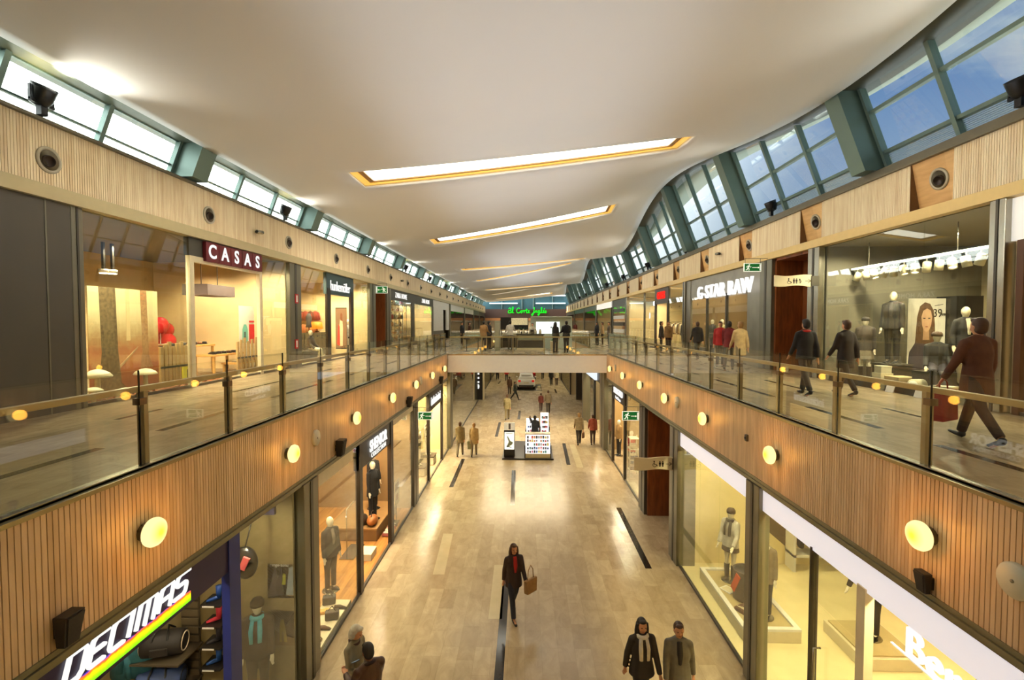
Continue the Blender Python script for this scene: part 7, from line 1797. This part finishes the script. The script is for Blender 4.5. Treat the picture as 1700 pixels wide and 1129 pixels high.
for i in range(26):
    a = i * 2.4; e = .5 + .5 * ((i * 7) % 10) / 10
    c = Vector((-.15, 30.2, F2 + 1.1)); d = Vector((math.cos(a) * math.cos(e), math.sin(a) * math.cos(e), math.sin(e)))
    mb.tube([c, c + d * .25, c + d * .42 + Vector((0, 0, -.05))], [(.012, .008), (.02, .006), (.003, .003)], 5)
mb.build('leaves', mat((44, 74, 34), .6, 0, .2), t)
q = thing('back_counter', (-.3, 30.25, F2), 'back counter of the coffee kiosk', 'counter')
MB().box(-.6, .2, 30.0, 30.45, F2 + .84, F2 + .9).build('worktop', M_CREAM, q); MB().box(-.56, .16, 30.04, 30.42, F2, F2 + .84).build('body', M_GREYD, q)
# ================================================================ people
BLK = cl(30, 27, 26); DBR = cl(62, 40, 32); NAVY_ = cl(40, 44, 58); JEAN = cl(60, 66, 84); GRY = cl(112, 106, 92); BGE = cl(176, 152, 108); TAN = cl(170, 130, 82); RED = cl(176, 36, 34); WHT = cl(224, 216, 198)
H_BLK = mat((28, 22, 18), .5, 0, .1); H_BRN = mat((74, 48, 30), .5, 0, .15); H_GRY = mat((186, 178, 160), .6, 0, .12, 20); H_FAIR = mat((150, 112, 66), .5, 0, .1)
WALK = ((.34, .10), (-.30, .28)); WALKB = ((-.30, .28), (.34, .10)); SW = ((-.3, .12, .2), (.32, .12, .3)); SWB = ((.32, .12, .3), (-.3, .12, .2)); HANG = ((.04, .12, .15), (.04, .12, .15))
def person(loc, rz, label, **kw):
    return figure('person', loc, rz, label, 'person', **kw)
def pz(px, py, z): p = onZ(px, py, z); return (p.x, p.y)
# near, lower floor
x, y = pz(588, 1050, 1.55)
person((x, y, 0), 1.25, 'grey-haired person in olive grey coat with dark collar, at the lower left', h=1.66, top=cl(122, 112, 88), bottom=BLK, hair=H_GRY, hairstyle='bob', hem=.62, flare=.03, collar=DBR, near=True, head=(.2, .3), arms=((.25, .12, 1.2, .1), (.1, .12, .4)))
x2, y2 = pz(603, 1082, 1.62)
r, inf = person((x2 + .1, y2 - .03, 0), -2.35, 'dark-haired person in brown leather jacket looking at a phone, at the lower left', h=1.74, top=mat((72, 44, 34), .4, 0, .2, 6), bottom=BLK, hair=H_BLK, near=True, head=(-.1, .42), arms=((.45, .14, 1.25, .12), (.45, .14, 1.3, .18)), hem=.78, tw=1.1, collar=cl(50, 30, 24), skin=M_SKIN2)
hc = (inf['hands'][0] + inf['hands'][1]) / 2
t = thing('mobile_phone', hc, 'mobile phone held by the person in the brown jacket', 'phone')
MB().cbox(hc + Vector((0, 0, .03)), .085, .15, .014, -2.35, .6).build('case', M_BLACK, t, bevel=.003)
MB().cbox(hc + Vector((0, 0, .039)), .074, .132, .004, -2.35, .6).build('screen', mat((140, 160, 170), .1, 0, 0, emit=(150, 170, 180), es=.4), t)
x, y = pz(853, 1022, 0)
r, inf = person((x, y, 0), .35, 'walking person in dark coat over red top with a tan shoulder bag, mid floor', h=1.64, top=cl(60, 44, 36), bottom=NAVY_, hair=H_BRN, hairstyle='long', hem=.75, shirt=RED, legs=WALK, arms=SW, near=True)
handbag(inf['wrists'][1] + Vector((.1, .0, .38)), .36, .3, .12, cl(160, 122, 76), 'tan bag hanging at the side of the walking person', rz=.8, handle=.3)
x, y = pz(1066, 1035, 1.58)
person((x, y, 0), .1, 'walking person with long dark hair and pale scarf, left of the bottom pair', h=1.68, top=cl(46, 40, 34), bottom=BLK, hair=H_BLK, hairstyle='long', scarf=WHT, legs=WALK, arms=((-.25, .22, .15), (.25, .2, .2)), hem=.8, near=True, flare=.02)
x, y = pz(1127, 1042, 1.6)
person((x, y, 0), -.1, 'walking person in open grey coat over dark top, right of the bottom pair', h=1.70, top=cl(104, 98, 84), bottom=cl(66, 62, 60), hair=H_BRN, shirt=cl(40, 36, 34), legs=WALKB, arms=((.2, .14, .2), (-.2, .2, .2)), hem=.66, near=True, flare=.02)
# mid, lower floor
def far(px, py, z, rz, label, **kw):
    x, y = pz(px, py, z); kw.setdefault('legs', WALK); kw.setdefault('arms', SW)
    return person((x, y, z), rz, label, **kw)
far(764, 757, 0, PI, 'person in olive coat walking away, left of the pair near the cream shop', h=1.72, top=cl(128, 112, 76), bottom=cl(96, 84, 62), hair=H_BRN, hem=.7)
r, inf = far(787, 757, 0, PI, 'person in beige coat walking away, right of the pair near the cream shop', h=1.66, top=cl(170, 142, 92), bottom=cl(120, 104, 76), hair=H_FAIR, hem=.66)
handbag(inf['wrists'][1] + Vector((0, 0, -.05)), .34, .4, .12, cl(150, 150, 116), 'grey green carrier bag between the pair near the cream shop', rz=.2, handle=.12)
r, inf = far(961, 738, 0, PI, 'person in grey beige jacket walking away with a brown bag, right of the kiosk', h=1.74, top=cl(150, 130, 96), bottom=cl(50, 42, 36), hair=H_FAIR)
handbag(inf['wrists'][0] + Vector((0, 0, -.02)), .3, .3, .1, cl(110, 74, 46), 'brown bag carried on the right of the lower mall', rz=1.2, handle=.14)
far(984, 738, 0, PI, 'person in brick red top walking away beside the right shop glass', h=1.62, top=cl(158, 74, 56), bottom=cl(70, 50, 42), hair=H_BRN, legs=((.1, .05), (-.1, .1)))
p = onZ(890, 700, 1.55)
person((.5, 24.5, .07), PI - .2, 'kiosk attendant in dark tee shirt with one arm raised behind the head', h=1.72, top=cl(44, 46, 54), bottom=BLK, hair=H_BLK, skin=M_SKIN2, legs=((.02, .02), (.02, .02)), arms=((.2, .15, .5), (2.4, .5, 1.9, .45)), sleeve=.0, head=(.2, 0))
far(842, 697, 0, PI, 'person in grey green clothes walking away left of the kiosk', h=1.75, top=cl(136, 124, 88), bottom=cl(126, 112, 78), hair=H_BRN, hem=.75)
far(898, 683, 0, PI, 'child in dark red jacket walking beyond the kiosk', h=1.38, top=cl(120, 56, 46), bottom=cl(80, 50, 40), hair=H_BRN)
far(910, 687, 0, PI, 'person in grey jacket with dark bag walking beside the child', h=1.72, top=cl(122, 108, 84), bottom=cl(60, 52, 46), hair=H_BRN)
far(855, 664, 0, PI / 2, 'person in teal grey coat striding left of the white car', h=1.62, top=cl(70, 78, 70), bottom=BLK, hair=H_BRN, hem=.66, legs=((.45, .1), (-.35, .3)))
far(846, 655, 0, PI, 'person in brown coat walking beside the person in teal', h=1.68, top=cl(96, 66, 44), bottom=cl(60, 46, 36), hair=H_BRN, hem=.7)
far(841, 633, 0, 0, 'person in red top in the distance left of the white car', h=1.7, top=RED, bottom=BLK, hair=H_BLK)
far(915, 640, 0, PI, 'person in black clothes in the distance right of the white car', h=1.75, top=BLK, bottom=BLK, hair=H_BLK)
far(924, 640, 0, PI, 'person in pale top and dark trousers in the distance right of the white car', h=1.68, top=cl(200, 184, 150), bottom=DBR, hair=H_BRN)
far(901, 630, 0, 0, 'person in tan coat far off beyond the cars', h=1.7, top=TAN, bottom=BLK, hair=H_BRN)
far(826, 631, 0, 0, 'person in dark clothes far off by the left shops', h=1.7, top=cl(70, 56, 40), bottom=BLK, hair=H_BLK)
# bridge
def up(px, py, rz, label, **kw): return far(px, py, F2, rz, label, **kw)
ST = ((.03, .03), (-.03, .03))
up(803, 581, 2.8, 'person in tan jacket and dark jeans standing on the left of the bridge', h=1.74, top=TAN, bottom=cl(48, 46, 54), hair=H_BLK, legs=ST, arms=((.3, .15, .9), (.1, .12, .3)), tw=1.1)
up(812, 579, 2.2, 'person in dark clothes standing behind the person in the tan jacket', h=1.72, top=cl(44, 40, 44), bottom=cl(40, 38, 42), hair=H_BLK, legs=ST, arms=HANG)
up(847, 580, PI, 'person in white shirt and grey trousers at the coffee counter', h=1.76, top=WHT, bottom=cl(120, 110, 92), hair=H_BLK, legs=ST, arms=((.5, .3, .9), (.4, .3, .8)), hem=.85)
person((.45, 30.0, F2), 0, 'barista in pale top behind the coffee counter', h=1.62, top=cl(206, 196, 170), bottom=BLK, hair=H_BLK, legs=ST, arms=((.5, .15, .9), (.5, .15, .9)))
up(922, 585, 2.4, 'person in black with long hair standing on the right of the bridge', h=1.66, top=BLK, bottom=cl(46, 44, 48), hair=H_BLK, hairstyle='long', legs=ST, arms=HANG)
up(940, 585, 3.4, 'broad person in black jacket standing on the right of the bridge', h=1.74, top=cl(28, 27, 30), bottom=cl(50, 46, 46), hair=H_BLK, legs=ST, arms=((.3, .2, 1.0), (.3, .2, 1.0)), tw=1.12)
# beyond the bridge, upper floor
for px, py, rz, lab, kw in ((767, 571, 1.0, 'person in black on the left upper walkway beyond the bridge', dict(top=BLK, bottom=BLK, hair=H_BLK)), (779, 570, 2.0, 'person in brown on the left upper walkway beyond the bridge', dict(top=cl(90, 60, 44), bottom=BLK, hair=H_BRN)),
                          (991, 572, -1.0, 'person in black coat on the right upper walkway beyond the bridge', dict(top=BLK, bottom=BLK, hair=H_BLK, hairstyle='long')), (1000, 572, -2.0, 'person in beige on the right upper walkway beyond the bridge', dict(top=cl(150, 124, 92), bottom=DBR, hair=H_BRN)),
                          (1011, 574, -1.5, 'person in grey brown on the right upper walkway, nearest of three', dict(top=cl(90, 76, 64), bottom=BLK, hair=H_BRN)), (955, 560, PI, 'person in dark red far along the right upper walkway', dict(top=cl(100, 40, 34), bottom=BLK, hair=H_BRN))):
    p = onZ(px, py, F2)
    person((p.x, p.y, F2), rz, lab, h=1.68, legs=ST, arms=HANG, **kw)
# upper right walkway
def upx(px, X, rz, label, **kw):
    y = YX(px, X); kw.setdefault('legs', WALK); kw.setdefault('arms', SW); return person((X, y, F2), rz, label, **kw)
upx(1098, 7.4, 1.2, 'person in dark brown at the doorway under the red letters', h=1.7, top=cl(46, 34, 30), bottom=BLK, hair=H_BLK, legs=ST, arms=HANG)
upx(1110, 7.9, -.6, 'person in tan at the doorway under the red letters', h=1.7, top=cl(150, 112, 66), bottom=DBR, hair=H_BRN, legs=ST, arms=HANG)
upx(1158, 7.6, PI, 'person in dark grey walking before the steel shop front', h=1.7, top=cl(54, 50, 46), bottom=cl(56, 50, 50), hair=H_BRN)
upx(1196, 7.2, -.5, 'person in bright red jacket before the steel shop front', h=1.66, top=RED, bottom=cl(70, 60, 56), hair=H_BRN, legs=ST, arms=HANG)
upx(1211, 7.0, 2.6, 'person in dark red jacket beside the one in bright red', h=1.7, top=cl(116, 28, 30), bottom=cl(60, 54, 50), hair=H_BLK)
upx(1229, 6.9, PI, 'person in beige coat nearest of those before the steel shop front', h=1.68, top=cl(190, 164, 116), bottom=cl(126, 108, 84), hair=H_FAIR, hem=.62)
upx(1338, 6.3, PI, 'person in black jacket with a red scarf on the right walkway', h=1.72, top=cl(32, 27, 27), bottom=BLK, hair=H_BLK, scarf=RED)
upx(1405, 7.2, PI + .2, 'person in dark brown coat close to the mannequin window', h=1.7, top=cl(46, 36, 32), bottom=BLK, hair=H_BRN, hem=.64)
r, inf = upx(1625, 6.05, PI, 'person in rust brown coat striding past at the far right', h=1.72, top=cl(92, 52, 30), bottom=cl(56, 40, 34), hair=H_BRN, hem=.7, legs=((.42, .1), (-.4, .3)), arms=((.1, .2, .3), (.2, .3, .3)))
handbag(inf['wrists'][1] + Vector((0, 0, -.0)), .5, .42, .2, cl(150, 36, 34), 'big red bag carried at the far right walkway', rz=.5, handle=.16)
# ================================================================ the two sides run slightly out of step along the mall
PXN = ('exit_sign', 'restroom_sign', 'round_cover', 'speaker', 'sensor', 'security_camera', 'fire_notice', 'backdrop', 'mushroom', 'wooden_stake', 'floor_notice', 'balloon', 'wall_panel',
       'hanging_box', 'banner', 'shop_spot', 'price_card', 'person', 'handbag', 'mobile_phone', 'ceiling', 'trim_soffit', 'roof', 'downlight', 'camera')
def xmid(o):
    xs = []
    def walk(q, off):
        off = off + q.location
        if q.type == 'MESH' and len(q.data.vertices):
            vx = [v.co.x for v in q.data.vertices]; xs.extend((min(vx) + off.x, max(vx) + off.x))
        for c in q.children: walk(c, off)
    walk(o, Vector((0, 0, 0)))
    return (min(xs) + max(xs)) / 2 if xs else o.location.x
for o in list(bpy.data.objects):
    if o.parent is not None or o.name.split('.')[0] in PXN or o.name.startswith(('ceiling', 'trim_soffit', 'roof')) and o.name.split('.')[0] in ('ceiling', 'trim_soffit_left', 'trim_soffit_right', 'roof', 'roof_eaves'): continue
    if o.type == 'LIGHT' and o.location.z > 10.5: continue
    x = xmid(o)
    o.location.y += -.22 if x < -6 else .25 if x > 6 else -.18 if x < -2 else 0.0
